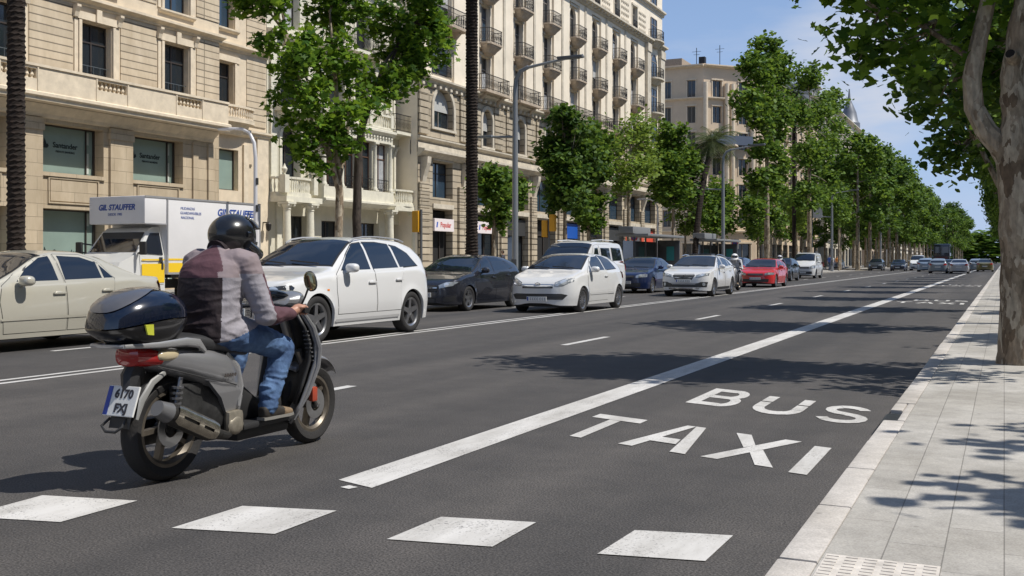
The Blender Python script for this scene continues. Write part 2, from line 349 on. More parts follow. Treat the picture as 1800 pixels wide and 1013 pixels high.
# kerb stones with a drain notch, dropped slightly irregular joints
KB = MB(); y = -19.38; rr = random.Random(3)
while y < 420:
    L_ = .98 if y < 60 else 8
    if not (8.0 < y < 8.2):
        KB.rbox(-.795 + rr.uniform(-.004,.004), -.645, y+.006, y+L_-.006, -.02, .118 + rr.uniform(-.004,.003), .012)
    else:
        KB.rbox(-.70, -.645, y+.006, y+L_-.006, -.02, .118, .012); KB.rbox(-.795, -.705, y+.55, y+L_-.006, -.02, .118, .012)
    y += L_
tag(KB.build('kerb', KERB, smooth=True), kind='structure')
b = MB(); b.box(-20.45, -16.2, -40, 130, -.02, .12); b.box(-20.45, -16.2, 150, 900, -.02, .12); tag(b.build('median_pavement', SLAB2), kind='structure')
b = MB(); b.box(-16.195, -16.0, -40, 130, -.02, .13); b.box(-20.6, -20.455, -40, 130, -.02, .13); b.box(-16.195, -16.0, 150, 900, -.02, .13); b.box(-20.6, -20.455, 150, 900, -.02, .13)
tag(b.build('median_kerb', KERB), kind='structure')
b = MB(); b.box(-60, -25.4, -40, 900, -.02, .12); tag(b.build('far_pavement', SLAB2), kind='structure')
b = MB(); b.box(-25.395, -25.2, -40, 900, -.02, .13); tag(b.build('far_kerb', KERB), kind='structure')

# painted markings: one thin sheet object per kind of line
def marks(name, quads, m=PAINT, z=.004):
    b = MB()
    for q in quads: b.add([(x, y, z + .0003*i) for i in [len(b.f) % 7] for x, y in q], [tuple(range(len(q)))])
    return tag(b.build(name, m), kind='structure')
def strip(u, w, v0, v1): return [(u-w/2, v0), (u+w/2, v0), (u+w/2, v1), (u-w/2, v1)]
marks('bus_lane_line', [[(-3.48,5.08),(-3.19,4.98),(-3.19,40),(-3.50,40)], strip(-3.345,.30,40.05,420), [(-3.36,4.92),(-3.29,4.90),(-3.27,4.96),(-3.34,4.98)]])
marks('double_line', [strip(-9.36,.10,-20,400), strip(-9.60,.09,-20,400)], PAINT2)
dl = [strip(-5.97,.12, 14.6-7.55*k, 16.5-7.55*k) for k in range(5)] + [strip(-5.97,.12, 22.15+7.6*k, 24.05+7.6*k) for k in range(35)]
marks('lane_dashes', dl, PAINT2)
marks('far_lane_dashes', [strip(-12.05,.11, 10.6+7.6*k, 12.3+7.6*k) for k in range(-3,35)], PAINT2)
sq = [[(-4.7,4.07),(-4.14,4.19),(-4.14,3.69),(-4.66,3.57)], [(-3.56,4.33),(-3.06,4.45),(-3.06,3.95),(-3.57,3.83)], [(-2.52,4.56),(-2.05,4.66),(-2.05,4.18),(-2.54,4.09)], [(-1.57,4.72),(-1.13,4.82),(-1.14,4.36),(-1.59,4.27)]]
sq += [[(x-1.09*k, y-.25*k) for x, y in sq[0]] for k in range(1, 5)]
marks('crossing_squares', sq)
# lettering BUS / TAXI: strokes on a unit letter box, sheared across the lane
LET = {'B': [[(0,0),(.24,0),(.24,1),(0,1)], 'arc', (.24,.74,.30,.26), (.24,.27,.40,.27)],
       'T': [[(0,.82),(1,.82),(1,1),(0,1)], [(.39,0),(.61,0),(.61,.81),(.39,.81)]],
       'A': [[(0,0),(.22,0),(.56,1),(.42,1)], [(.565,1),(.78,0),(1,0),(.72,1)], [(.20,.26),(.70,.26),(.66,.44),(.25,.44)]],
       'X': [[(0,0),(.24,0),(1,1),(.76,1)], [(.0,1),(.24,1),(.48,.62),(.36,.50)], [(.52,.36),(.76,0),(1,0),(.64,.51)]],
       'I': [[(0,0),(1,0),(1,1),(0,1)]]}
def ring(cx, cy, rx, ry, a0, a1, tx, ty, n=10):
    q = []
    for i in range(n):
        a, c = a0+(a1-a0)*i/n, a0+(a1-a0)*(i+1)/n
        q.append([(cx+rx*math.cos(a), cy+ry*math.sin(a)), (cx+rx*math.cos(c), cy+ry*math.sin(c)), (cx+(rx-tx)*math.cos(c), cy+(ry-ty)*math.sin(c)), (cx+(rx-tx)*math.cos(a), cy+(ry-ty)*math.sin(a))])
    return q
LET['B'] = [[(0,0),(.24,0),(.24,1),(0,1)], [(.245,.83),(.6,.83),(.6,1),(.245,1)], [(.245,.43),(.66,.43),(.66,.58),(.245,.58)], [(.245,0),(.66,0),(.66,.16),(.245,.16)]] + ring(.6,.7075,.34,.2925,-PI/2*.8,PI/2,.22,.165) + ring(.66,.29,.34,.29,-PI/2,PI/2,.22,.145)
LET['U'] = [[(0,.36),(.23,.36),(.23,.62),(0,.62)],[(0,.66),(.23,.66),(.23,1),(0,1)], [(.77,.36),(1,.36),(1,.62),(.77,.62)],[(.77,.66),(1,.66),(1,1),(.77,1)]] + ring(.5,.355,.5,.355,PI,2*PI,.23,.17)
LET['S'] = ring(.5,.72,.46,.28,R(20),R(270),.22,.16) + ring(.5,.29,.5,.29,-R(160),R(82),.22,.16)
LET['S'][-1][1:3] = [(.5,.6),(.5,.43)]
def word(letters, z=.004):
    qs = []
    for ch, u0, w, v0, h, sh in letters:
        for q in LET[ch]: qs.append([(u0 + a*w, v0 + c*h + sh*a*w) for a, c in q])
    return qs
bt = word([('B',-2.58,.45,9.17,1.13,-.42), ('U',-1.98,.45,8.86,1.06,-.42), ('S',-1.40,.42,8.60,1.0,-.35)])
bt += word([('T',-3.02,.46,7.12,1.06,-.36), ('A',-2.42,.53,6.90,1.06,-.36), ('X',-1.78,.50,6.68,1.02,-.36), ('I',-1.17,.115,6.40,.98,-.3)])
marks('bus_taxi_lettering', bt)
far = []
for vv in (33.5, 56.5):
    far += word([('B',-2.6,.45,vv+2,1.1,-.4), ('U',-2.0,.45,vv+1.8,1.1,-.4), ('S',-1.42,.42,vv+1.6,1.1,-.4), ('T',-3.0,.46,vv,1.1,-.36), ('A',-2.4,.53,vv-.2,1.1,-.36), ('X',-1.78,.50,vv-.4,1.1,-.36), ('I',-1.17,.115,vv-.6,1.1,-.36)])
marks('far_bus_taxi_lettering', far)
# drain grate at the kerb
gr = thing('drain_grate', 'dark iron drain grate let into the white kerb beside the bus lane', 'drain', (-.75, 8.32, 0))
b = MB(); b.rbox(-.075,.075,-.26,.26,.0,.085,.008); b.build('grate_frame', mat('cast_iron', (.06,.06,.055), .6, .6, var=.3), gr)
b = MB()
for i in range(9): b.box(-.06,.06,-.235+i*.055,-.205+i*.055,.087,.093)
b.build('grate_bars', mat('grate_bars', (.11,.11,.10), .5, .7), gr)
for (gx, gy, lab) in ((.30, 11.2, 'flat grey iron access cover in the pavement just before the plane tree'),):
    c = thing('access_cover', lab, 'cover', (gx, gy, .12))
    b = MB(); b.box(-.10,.30,-.14,.14,.001,.006); b.build('cover_frame', mat('cover_frame', (.14,.135,.125), .6, .5), c)
    b = MB(); b.box(-.085,.285,-.125,.125,.0065,.010); b.build('cover_plate', mat('cover_plate', (.22,.21,.19), .6, .4, var=.3, scale=30), c)
# tactile paving at the crossing
tp = MB(); tp.box(-.63, -.215, 2.4, 4.25, .121, .1245)
for i in range(6):
    for j in range(44):
        cx, cy = -.60 + i*.0705, 2.40 + j*.0425
        tp.prism([(cx-.022,cy-.010),(cx+.022,cy-.010),(cx+.022,cy+.010),(cx-.022,cy+.010)], .1246, .1272, 'xy')
tag(tp.build('tactile_paving', mat('tactile', (.55,.51,.46), .8, var=.22, scale=14)), kind='structure')
# ---------------------------------------------------------------- buildings
# facade frame: local x runs along the street (+Y world), local y goes into the building, z up
GLASS = mat('window_glass', (.018,.024,.030), .06, spec=.8)
GLASSB = mat('window_glass_blue', (.03,.055,.085), .08, spec=.9)
CURT = mat('curtain', (.36,.37,.38), .9, var=.3, scale=3)
SHUT = mat('roller_shutter', (.47,.47,.45), .7)
FRAME = mat('dark_frame', (.05,.04,.035), .5)
FRAMEW = mat('pale_frame', (.30,.26,.22), .6)
IRON = mat('wrought_iron', (.035,.032,.03), .5, .5)
DARKI = mat('dark_interior', (.012,.011,.011), .8)
def wall(b, x0, x1, z0, z1, holes, y=0, depth=.25, mi=0, arch=()):
    """flat wall with rectangular holes (x0,x1,z0,z1[,'a']) and reveals; 'a' gives a round head"""
    xs = sorted(set([x0,x1] + [h[i] for h in holes for i in (0,1) if x0 < h[i] < x1])); zs = sorted(set([z0,z1] + [h[i] for h in holes for i in (2,3) if z0 < h[i] < z1]))
    for i in range(len(xs)-1):
        for j in range(len(zs)-1):
            cx, cz = (xs[i]+xs[i+1])/2, (zs[j]+zs[j+1])/2
            if any(h[0] < cx < h[1] and h[2] < cz < h[3] for h in holes): continue
            b.add([(xs[i],y,zs[j]),(xs[i+1],y,zs[j]),(xs[i+1],y,zs[j+1]),(xs[i],y,zs[j+1])], [(0,1,2,3)], mi)
    for h in holes:
        a, c, d, e = h[:4]; D = y+depth
        if len(h) > 4:
            r = (c-a)/2; zc = e - r; n = 10; m_ = (a+c)/2
            pts = [(m_ + r*math.cos(PI - PI*k/n), zc + r*math.sin(PI - PI*k/n)) for k in range(n+1)]
            for k in range(n):
                p, q = pts[k], pts[k+1]
                b.add([(p[0],y,p[1]),(q[0],y,q[1]),(q[0],y,e),(p[0],y,e)], [(0,1,2,3)], mi)
                b.add([(p[0],y,p[1]),(q[0],y,q[1]),(q[0],D,q[1]),(p[0],D,p[1])], [(0,1,2,3)], mi)
        else:
            zc = e; b.add([(a,y,e),(c,y,e),(c,D,e),(a,D,e)], [(0,1,2,3)], mi)
        b.add([(a,y,d),(a,D,d),(a,D,zc),(a,y,zc)], [(0,1,2,3)], mi); b.add([(c,y,d),(c,D,d),(c,D,zc),(c,y,zc)], [(0,1,2,3)], mi)
        b.add([(a,y,d),(c,y,d),(c,D,d),(a,D,d)], [(0,1,2,3)], mi)
    return b
def molding(b, x0, x1, z, y=0, prof=((.0,.0),(.12,.05),(.2,.15),(.28,.2),(.28,.28),(0,.32)), ends=True, mi=0):
    """cornice: prof = (how far it stands out, height above z)"""
    k = len(prof); vs = [(x0, y-o, z+h) for o, h in prof] + [(x1, y-o, z+h) for o, h in prof]
    b.add(vs, [(i, k+i, k+i+1, i+1) for i in range(k-1)] + [tuple(range(k)), tuple(range(2*k-1, k-1, -1))], mi)
def window_parts(par, x0, x1, z0, z1, y, style=0, arch=False, frame=None, glass=None, name='window'):
    """frame mesh as the part, pane (and blind) as its sub-parts; local to par; y = plane of the pane"""
    w, h = x1-x0, z1-z0; f = MB(); t = .055
    cx = 0
    f.box(-w/2, -w/2+t, -.04, .03, 0, h - (w/2 if arch else 0)); f.box(w/2-t, w/2, -.04, .03, 0, h - (w/2 if arch else 0))
    f.box(-w/2+t, w/2-t, -.04, .03, 0, t)
    if not arch: f.box(-w/2+t, w/2-t, -.04, .03, h-t, h)
    else:
        n = 10; r = w/2; zc = h-r
        for k in range(n):
            a, c = PI*k/n, PI*(k+1)/n
            f.prism([(r*math.cos(a), zc+r*math.sin(a)), (r*math.cos(c), zc+r*math.sin(c)), ((r-t)*math.cos(c), zc+(r-t)*math.sin(c)), ((r-t)*math.cos(a), zc+(r-t)*math.sin(a))], -.04, .03)
    top = h - (w/2 if arch else t)
    if style != 9: f.box(-.03, .03, -.035, .025, t, top)
    if style in (0, 1, 2, 3): f.box(-w/2+t, -.03, -.03, .02, h*.68, h*.68+.05); f.box(.03, w/2-t, -.03, .02, h*.68, h*.68+.05)
    o = f.build(name, frame or FRAME, par, loc=((x0+x1)/2, y, z0))
    p = MB()
    if arch:
        n = 10; r = w/2-.01; zc = h-w/2
        p.prism([(-r,.01),(r,.01)] + [(r*math.cos(PI*k/n), zc+r*math.sin(PI*k/n)) for k in range(n+1)], .005, .02)
    else: p.box(-w/2+.01, w/2-.01, .005, .02, .01, h-.01)
    p.build('pane', glass or GLASS, o)
    if style == 1:   # roller shutter partly down
        q = MB(); zz = h - (w/2 if arch else .06); 
        n = int((zz - h*.42)/.09)
        for k in range(n): q.box(-w/2+.06, w/2-.06, -.075, -.045, zz-.085-k*.09, zz-.004-k*.09)
        if arch:
            r = w/2-.06; q.prism([(-r,zz+.002),(r,zz+.002)] + [(r*math.cos(PI*k/10), zz+.003+r*math.sin(PI*k/10)) for k in range(1,10)], -.07, -.045)
        q.build('shutter', SHUT, o)
    if style == 2:   # curtains behind the lower part
        q = MB(); q.box(-w/2+.08, -w*.06, -.004, .004, .07, h*.62); q.box(w*.06, w/2-.08, -.004, .004, .07, h*.62); q.build('curtain', CURT, o)
    return o
def railing(b, pts, z, h, step=.12, bar=.018):
    """iron rail along pts [(x,y)...]: top and bottom bars, uprights, a scroll row"""
    for (x0,y0),(x1,y1) in zip(pts[:-1], pts[1:]):
        b.bar((x0,y0,z+h),(x1,y1,z+h), .05, .035); b.bar((x0,y0,z+.08),(x1,y1,z+.08), .03); b.bar((x0,y0,z+h*.72),(x1,y1,z+h*.72), .02)
        L = math.hypot(x1-x0, y1-y0); n = max(1, int(L/step))
        for i in range(n+1):
            t = i/n; x, y = x0+(x1-x0)*t, y0+(y1-y0)*t; b.bar((x,y,z),(x,y,z+h), bar)
            if i < n:
                xm, ym = x0+(x1-x0)*(t+.5/n), y0+(y1-y0)*(t+.5/n)
                b.bar((x,y,z+.12),(xm,ym,z+h*.4), .014); b.bar((xm,ym,z+h*.4),(x,y,z+h*.7), .014)
    return b
def baluster_row(b, x0, x1, y, z0, z1, step=.17, r=.055):
    n = max(1, int((x1-x0)/step)); h = z1-z0
    for i in range(n):
        x = x0 + (i+.5)*(x1-x0)/n
        b.lathe([(r*.7,z0),(r*.7,z0+.08*h),(r*.45,z0+.14*h),(r,z0+.38*h),(r*.8,z0+.5*h),(r*.35,z0+.8*h),(r*.7,z0+.9*h),(r*.7,z1)], 7, (x,y,0))
def shell(par, x0, x1, z1, depth, m, roofm, z0=0, side=True):
    b = MB(); b.add([(x0,0.02,z0),(x0,depth,z0),(x0,depth,z1),(x0,0.02,z1)], [(0,1,2,3)]); b.add([(x1,0.02,z0),(x1,depth,z0),(x1,depth,z1),(x1,0.02,z1)], [(0,1,2,3)])
    b.add([(x0,depth,z0),(x1,depth,z0),(x1,depth,z1),(x0,depth,z1)], [(0,1,2,3)]); b.build('side_wall', m, par)
    r = MB(); r.box(x0+.01, x1-.01, .3, depth-.01, z1-.2, z1); r.build('roof', roofm, par)
ROOF = mat('flat_roof', (.34,.27,.20), .9, var=.2)
def bld(name, label, cat, u, v0, lab=None): return thing(name, label, cat, (u, v0, 0), R(90))

# ===== bank building at the left
B1M = stone('bank_stone', (.57,.47,.335), .46, 1.15, .006, .62); B1G = stone('bank_grooved', (.66,.555,.41), .285, 9, .022, .40, offset=0)
B1P = mat('bank_plain', (.66,.555,.41), .85, var=.14, scale=1.5, bump=.3, bscale=30)
B1T = mat('bank_trim', (.68,.58,.435), .8, var=.16, scale=2.5, bump=.2, bscale=30)
o = bld('bank_building', 'pale limestone bank building with teal shop windows behind the box truck', 'building', -30, 25.0)
X = lambda v: v - 25.0
w0, w1 = -13.5, 9.98
b = MB()
gh = []
for k in (-3,-2,-1,0,1): gh += [(X(25.95+4.13*k), X(28.70+4.13*k), 4.34, 6.05), (X(25.95+4.13*k), X(28.75+4.13*k), .35, 3.08)]
wall(b, w0, w1-.02, 0, 6.95, gh, 0, .55); b.add([(w1-.02,0,0),(w1-.02,1.24,0),(w1-.02,1.24,6.95),(w1-.02,0,6.95)],[(0,1,2,3)]); b.build('ground_floor_wall', B1M, o)
b = MB(); up = []
for k in (-3,-2,-1,0,1):
    for j in range(4): up.append((X(27.66+4.09*k), X(29.06+4.09*k), 7.72+3.48*j, 9.88+3.48*j + (0 if j == 0 else .15)))
wall(b, w0, w1, 6.95, 21.0, up, 0, .38); b.build('upper_wall', B1P, o)
g = MB()
for k in (-4,-3,-2,-1,0,1):
    for j in range(4):
        z = 7.75+3.48*j; a, c = X(29.5+4.09*k), X(31.35+4.09*k)
        if k == -4 : continue
        c = min(c, w1-.03)
        g = MB(); g.box(a, c-.0, -.035, 0.01, z+.05, z+2.62); g.build('grooved_panel', B1G, o)
for j in range(4): g = MB(); g.box(X(33.75), w1-.02, -.036, 0.01, 7.8+3.48*j, 10.37+3.48*j); g.build('grooved_panel', B1G, o)
t = MB()
for (z, pr) in ((10.45, .30), (13.93, .30), (17.41,.30), (20.7,.7)):
    molding(t, w0, w1+.15, z, 0, ((.02,-.02),(.06,.0),(.06,.08),(pr*.5,.12),(pr,.17),(pr,.26),(.02,.30)))
for k in (-3,-2,-1,0,1):
    a, c = X(27.66+4.09*k), X(29.06+4.09*k)
    for j in range(4):
        z = 7.72+3.48*j; hh = 2.16 if j == 0 else 2.31
        for s0, s1, pr in ((a-.16,a-.03,.09),(a-.34,a-.18,.05),(c+.03,c+.16,.09),(c+.18,c+.34,.05)): t.box(s0, s1, -pr, .0, z, z+hh+.02)
        t.box(a-.34, c+.34, -.10, 0.0, z+hh+.05, z+hh+.32)
        t.box((a+c)/2-.12, (a+c)/2+.12, -.17, -.102, z+hh+.03, z+hh+.50)
        for xx in (a-.40, c+.22): t.prism([(-.0,z+hh+.08),(-.12,z+hh+.08),(-.16,z+hh+.25),(-.26,z+hh+.42),(-.26,z+hh+.5),(0,z+hh+.5)], xx, xx+.18, 'yz')
        if j: molding(t, a-.30, c+.30, z-.20, 0, ((0,0),(.10,.04),(.16,.1),(.16,.17),(0,.19)))
t.build('stone_trim', B1T, o)
# terrace parapet over the ground floor with baluster panels below the windows
PY = -.82
p = MB(); 
bal = [(X(27.66+3.98*k)-.02, X(29.02+3.98*k)) for k in (-3,-2,-1,0,1)]
hl = [(a, c, 7.33, 7.66) for a, c in bal]
wall(p, w0, 9.6, 6.93, 7.74, hl, PY, .22); p.box(w0, 9.59, PY+.225, PY+.25, 6.93, 7.74)
p.box(w0, 9.62, PY-.05, PY+.30, 7.742, 7.83); p.box(9.38, 9.6, PY+.25, .0, 6.95, 7.74); p.box(9.34, 9.64, PY+.31, .02, 7.742, 7.83)
molding(p, w0, 9.72, 6.62, PY+.12, ((.0,.0),(.10,.02),(.10,.12),(.19,.17),(.19,.27),(.12,.31)))
p.box(w0, 9.68, PY+.13, .02, 6.62, 6.90)
molding(p, w0, 9.55, 6.18, -.0, ((.0,.0),(.08,.03),(.12,.14),(.30,.3),(.42,.42),(.0,.43)))
for a, c in bal: p.box(a-.07, a-.02, PY-.03, PY, 6.96, 7.735); p.box(c+.02, c+.07, PY-.03, PY, 6.96, 7.735)
p.build('terrace', B1T, o)
for a, c in bal: q = MB(); baluster_row(q, a, c, PY+.12, 7.33, 7.66, .19, .07); q.box(a, c, PY+.08, PY+.16, 7.325, 7.34); q.build('balusters', B1T, o, smooth=True)
# ground floor pilasters, spandrels and the green shop windows
t = MB()
for k in (-2,-1,0,1,2):
    a = X(24.80+4.13*k); c = a + 1.14
    if k == 2: continue
    t.box(a+.02, c-.02, -.10, .0, .02, 5.75); t.box(a-.03, c+.03, -.14, .01, 5.75, 6.0); t.box(a, c, -.12, .0, 6.0, 6.17)
for k in (-2,-1,0,1):
    a, c = X(25.95+4.13*k), X(28.70+4.13*k)
    t.box(a+.02, c-.02, .02, .06, 3.1, 4.3); t.box(a+.35, c-.35, -.03, .02, 3.35, 4.08)
    for (s, e, f, h) in ((a+.25,c-.25,4.12,4.17),(a+.25,c-.25,3.26,3.31),(a+.25,a+.30,3.312,4.118),(c-.30,c-.25,3.312,4.118)): t.box(s, e, -.05, .02, f, h)
    t.box(a-.02, c+.02, -.08, .02, 4.20, 4.335)
for a in (8.35, 9.25): t.box(a, a+.3, -.08, .0, .02, 6.1)
t.build('pilasters', B1M, o)
TEAL = mat('bank_glass', (.25,.33,.29), .3, var=.12, scale=.7, spec=.7)
SIGNK = mat('sign_black', (.012,.022,.022), .6)
for k in (-3,-2,-1,0,1):
    for fl, (z0, z1) in enumerate(((4.34,6.05),(.35,3.08))):
        a, c = X(25.95+4.13*k), X(28.70+4.13*k)
        f = MB(); 
        for s in ((a,a+.05,z0,z1),(c-.05,c,z0,z1),(a+.05,c-.05,z0,z0+.05),(a+.05,c-.05,z1-.05,z1)): f.box(s[0],s[1],.44,.52,s[2],s[3])
        f.box(c-.40, c-.36, .46, .51, z0+.05, z1-.05)
        w = f.build('shop_window', FRAME, o)
        g = MB(); g.box(a+.03, c-.03, .525, .54, z0+.03, z1-.03); g.build('pane', TEAL, w)
        for p0, p1 in ((z0+.10, z0+.85), (z1-.55, z1-.1)): st = MB(); st.box(c-.33, c-.22, .515, .522, p0, p1); st.build('poster', mat('poster_white', (.55,.60,.56), .7), w)
        if k in (-1,0,1) and not (k == 1 and fl == 1):
            zt = z0 + (z1-z0)*(.60 if fl == 0 else .44)
            xm = a + 1.25
            lettering('Santander', .27, SIGNK, w, (xm+.22, .519, zt), name='bank_lettering', bold=.005)
            lettering('PRIVATE BANKING', .10, SIGNK, w, (xm+.22, .519, zt-.22), name='bank_lettering', bold=.002)
            fm = MB(); fx = xm-.68
            fm.prism([(fx-.17,zt-.06),(fx-.10,zt-.13),(fx+.10,zt-.13),(fx+.17,zt-.06),(fx+.13,zt+.03),(fx+.08,zt-.01),(fx+.04,zt+.10),(fx-.01,zt+.20),(fx-.04,zt+.08),(fx-.10,zt-.01),(fx-.15,zt+.0)], .505, .519)
            fm.build('flame_logo', SIGNK, w)
rr = random.Random(11)
for (a, c, d, e) in up:
    w = window_parts(o, a, c, d, e, .30, rr.choice((0,0,0,2)), False, FRAME, GLASS if rr.random() < .7 else GLASSB)
    if d < 11:
        r_ = MB()
        for z in (.32,.62): r_.bar((-(c-a)/2,-.16,z),((c-a)/2,-.16,z), .02)
        for i in range(5): r_.bar((-(c-a)/2+.1+i*(c-a-.2)/4,-.16,.05),(-(c-a)/2+.1+i*(c-a-.2)/4,-.16,.62), .012)
        r_.build('guard_rail', mat('grey_rail', (.25,.27,.27), .4, .7), w)
# set-back end bay
b = MB(); sb = [(X(36.18), X(37.38), .30, 2.9), (X(35.95), X(37.72), 4.40, 6.22)]
for j in range(4): sb.append((X(36.02), X(37.38), 8.10-.02+3.62*j*.97, 10.05+3.62*j*.97))
S0, S1, SY = X(34.9)+.09, X(39.72), 1.25
wall(b, S0, S1, 0, 21.5, sb, SY, .38); b.box(w1-.01, w1, .0, SY-.001, 0, 21.0); b.build('end_bay_wall', B1P, o)
t = MB()
for z in (10.65, 14.1, 17.6): molding(t, S0, S1+.05, z, SY, ((.02,-.02),(.06,.0),(.06,.08),(.15,.12),(.30,.17),(.30,.26),(.02,.30)))
for (a, c, d, e) in sb[2:]:
    for s0, s1, pr in ((a-.16,a-.03,.09),(c+.03,c+.16,.09),(c+.18,c+.36,.05)): t.box(s0, s1, SY-pr, SY, d, e+.02)
    t.box(a-.36, c+.36, SY-.10, SY, e+.05, e+.32)
for (a, c, d, e) in sb[3:]: molding(t, a-.30, c+.30, d-.20, SY, ((0,0),(.10,.04),(.16,.1),(.16,.17),(0,.19)))
t.box(X(35.5), X(35.75), SY-.1, SY, .02, 6.5); t.box(X(38.0), X(38.3), SY-.1, SY, .02, 6.5); t.box(X(38.9), X(39.7), SY-.14, SY, .02, 7.1)
molding(t, S0, S1+.12, 6.95, SY, ((.0,-.1),(.2,.0),(.2,.08),(.30,.13),(.30,.22),(.05,.25)))
t.build('stone_trim', B1T, o)
g = MB()
for j in range(3): g.box(X(38.28), X(39.62), SY-.035, SY+.01, 7.4+3.5*j, 10.45+3.5*j)
g.build('grooved_panel', B1G, o)
# curved balustrade balcony on the end bay
def curved_balcony(par, xc, ys, z0, half, dep, h, m, label=None, n=13, iron=False, bowl=.5):
    e = [(xc + half*math.cos(PI - PI*k/n)*1.0, ys - dep*(max(0.0, math.sin(PI*k/n))**.6)) for k in range(n+1)]
    sl = MB(); sl.prism(e, z0-.14, z0, 'xy')
    e2 = [(xc+(x-xc)*.86, ys+(y-ys)*.8) for x, y in e]; e3 = [(xc+(x-xc)*.55, ys+(y-ys)*.35) for x, y in e]
    if bowl:
        k = len(e2)
        sl.add([(x,y,z0-.14) for x,y in e2] + [(x,y,z0-.14-bowl) for x,y in e3], [(i,i+1,k+i+1,k+i) for i in range(k-1)] + [tuple(range(k,2*k))[::-1]])
    s = sl.build('balcony', m, par)
    rl = MB()
    if iron: railing(rl, e[0:1] + [(xc+(x-xc)*.96, ys+(y-ys)*.94) for x, y in e[1:-1]] + e[-1:], z0, h); rl.build('railing', IRON, s)
    else:
        for i in range(n):
            (x0,y0),(x1,y1) = e[i], e[i+1]
            x0,y0,x1,y1 = xc+(x0-xc)*.95, ys+(y0-ys)*.9, xc+(x1-xc)*.95, ys+(y1-ys)*.9
            rl.bar((x0,y0,z0+h-.05),(x1,y1,z0+h-.05), .17, .10); rl.bar((x0,y0,z0+.035),(x1,y1,z0+.035), .15, .06)
            L_ = math.hypot(x1-x0,y1-y0)
            for q in range(max(1,round(L_/.17))):
                t_ = (q+.5)/max(1,round(L_/.17)); hh = h-.16
                x, y = x0+(x1-x0)*t_, y0+(y1-y0)*t_
                rl.lathe([(.04,z0+.06),(.04,z0+.1),(.025,z0+.13),(.058,z0+.06+.4*hh),(.022,z0+.06+.8*hh),(.04,z0+.06+hh)], 7, (x,y,0))
        rl.build('balustrade', m, s, smooth=True)
    return s
curved_balcony(o, X(37.0), SY, 7.50, 1.45, .75, .60, B1T)
for i, (a, c, d, e) in enumerate(sb): window_parts(o, a, c, d, e, SY+.30, 0 if i > 1 else 9, False, FRAME, GLASSB if i in (3,) else (TEAL if i == 1 else GLASS), 'window')
sb_ = MB(); sb_.rbox(X(38.55)-.06, X(38.55)+.06, SY-.05, SY-.001, 5.55, 5.67, .01); sb_.build('alarm_box', mat('alarm_box', (.2,.17,.12), .5), o)
lan = MB(); lan.box(-.04,.04,-.5,0,0,.05); lan.lathe([(.02,-.38),(.11,-.30),(.14,-.05),(.08,.02),(.02,.06)], 8, (0,-.45,0)); lan.build('wall_lantern', IRON, o, loc=(X(39.3), SY, 3.0))
shell(o, w0, w1-.02, 21, 16, B1P, ROOF)
b = MB(); b.box(w1+.02, S1, SY+.6, 15.9, 20.5, 20.7); b.build('end_bay_roof', ROOF, o)

# ===== cream modernist house with columns
B2 = mat('cream_stucco', (.62,.585,.47), .85, var=.15, scale=.9, bump=.25, bscale=22); B2T = mat('cream_trim', (.68,.645,.525), .75, var=.13, scale=3)
o = bld('columned_house', 'cream ornate house with stone columns and a glazed bay window behind the first plane tree', 'building', -31.25, 39.8)
X = lambda v: (v*31.25/30) - 39.8 if v < 900 else 0
Z = lambda z: 1.27 + (z-1.27)*1.0417
E2 = 53.75 - 39.8
b = MB()
hs = [(1.0+.05, 2.45, 5.15, 7.85, 'a'), (11.4, 12.5, 5.05, 7.6, 'a'), (11.35, 12.6, 8.6, 11.3, 'a'), (.95, 2.5, 8.55, 11.2),
      (1.2, 3.1, .12, 3.45), (11.2, 12.3, .12, 3.3), (4.3, 6.0, .12, 3.3), (7.9, 9.7, .12, 3.3),
      (4.9, 6.3, 9.3, 11.4), (7.3, 8.7, 9.3, 11.4)]
for j in range(3):
    for a in (1.05, 4.9, 7.4, 10.95): hs.append((a, a+1.35, 12.5+3.4*j, 15.0+3.4*j))
wall(b, -.05, E2, 0, 23, hs, 0, .45); b.build('wall', B2, o)
for i, h in enumerate(hs):
    ar = len(h) > 4
    window_parts(o, h[0], h[1], h[2], h[3], .38, (0,2,0)[i % 3], ar, FRAME, GLASS)
t = MB()
for z, pr in ((4.02,.16),(8.15,.12),(11.95,.30),(15.5,.2),(22.7,.6)): molding(t, -.05, E2, z, 0, ((0,0),(pr*.5,.05),(pr,.12),(pr,.2),(0,.24)))
for x in (.1, 3.0, 10.2, 12.95): t.box(x, x+.42, -.14, 0, 4.3, 11.9)
for (a, c, d, e, *r_) in hs:
    if r_:
        n = 12; rr_ = (c-a)/2; m_ = (a+c)/2; zc = e-rr_
        for k in range(n):
            p0, p1 = PI*k/n, PI*(k+1)/n
            t.prism([(m_+(rr_+.02)*math.cos(p0), zc+(rr_+.02)*math.sin(p0)), (m_+(rr_+.02)*math.cos(p1), zc+(rr_+.02)*math.sin(p1)), (m_+(rr_+.2)*math.cos(p1), zc+(rr_+.2)*math.sin(p1)), (m_+(rr_+.2)*math.cos(p0), zc+(rr_+.2)*math.sin(p0))], -.07, 0)
        for s in (-1,1): t.box(m_+s*(rr_+.02), m_+s*(rr_+.2), -.07, 0, d, zc)
    elif d > 8:
        t.box(a-.18, a-.02, -.06, 0, d, e); t.box(c+.02, c+.18, -.06, 0, d, e); t.box(a-.25, c+.25, -.14, 0, e+.03, e+.2)
t.build('stone_trim', B2T, o)
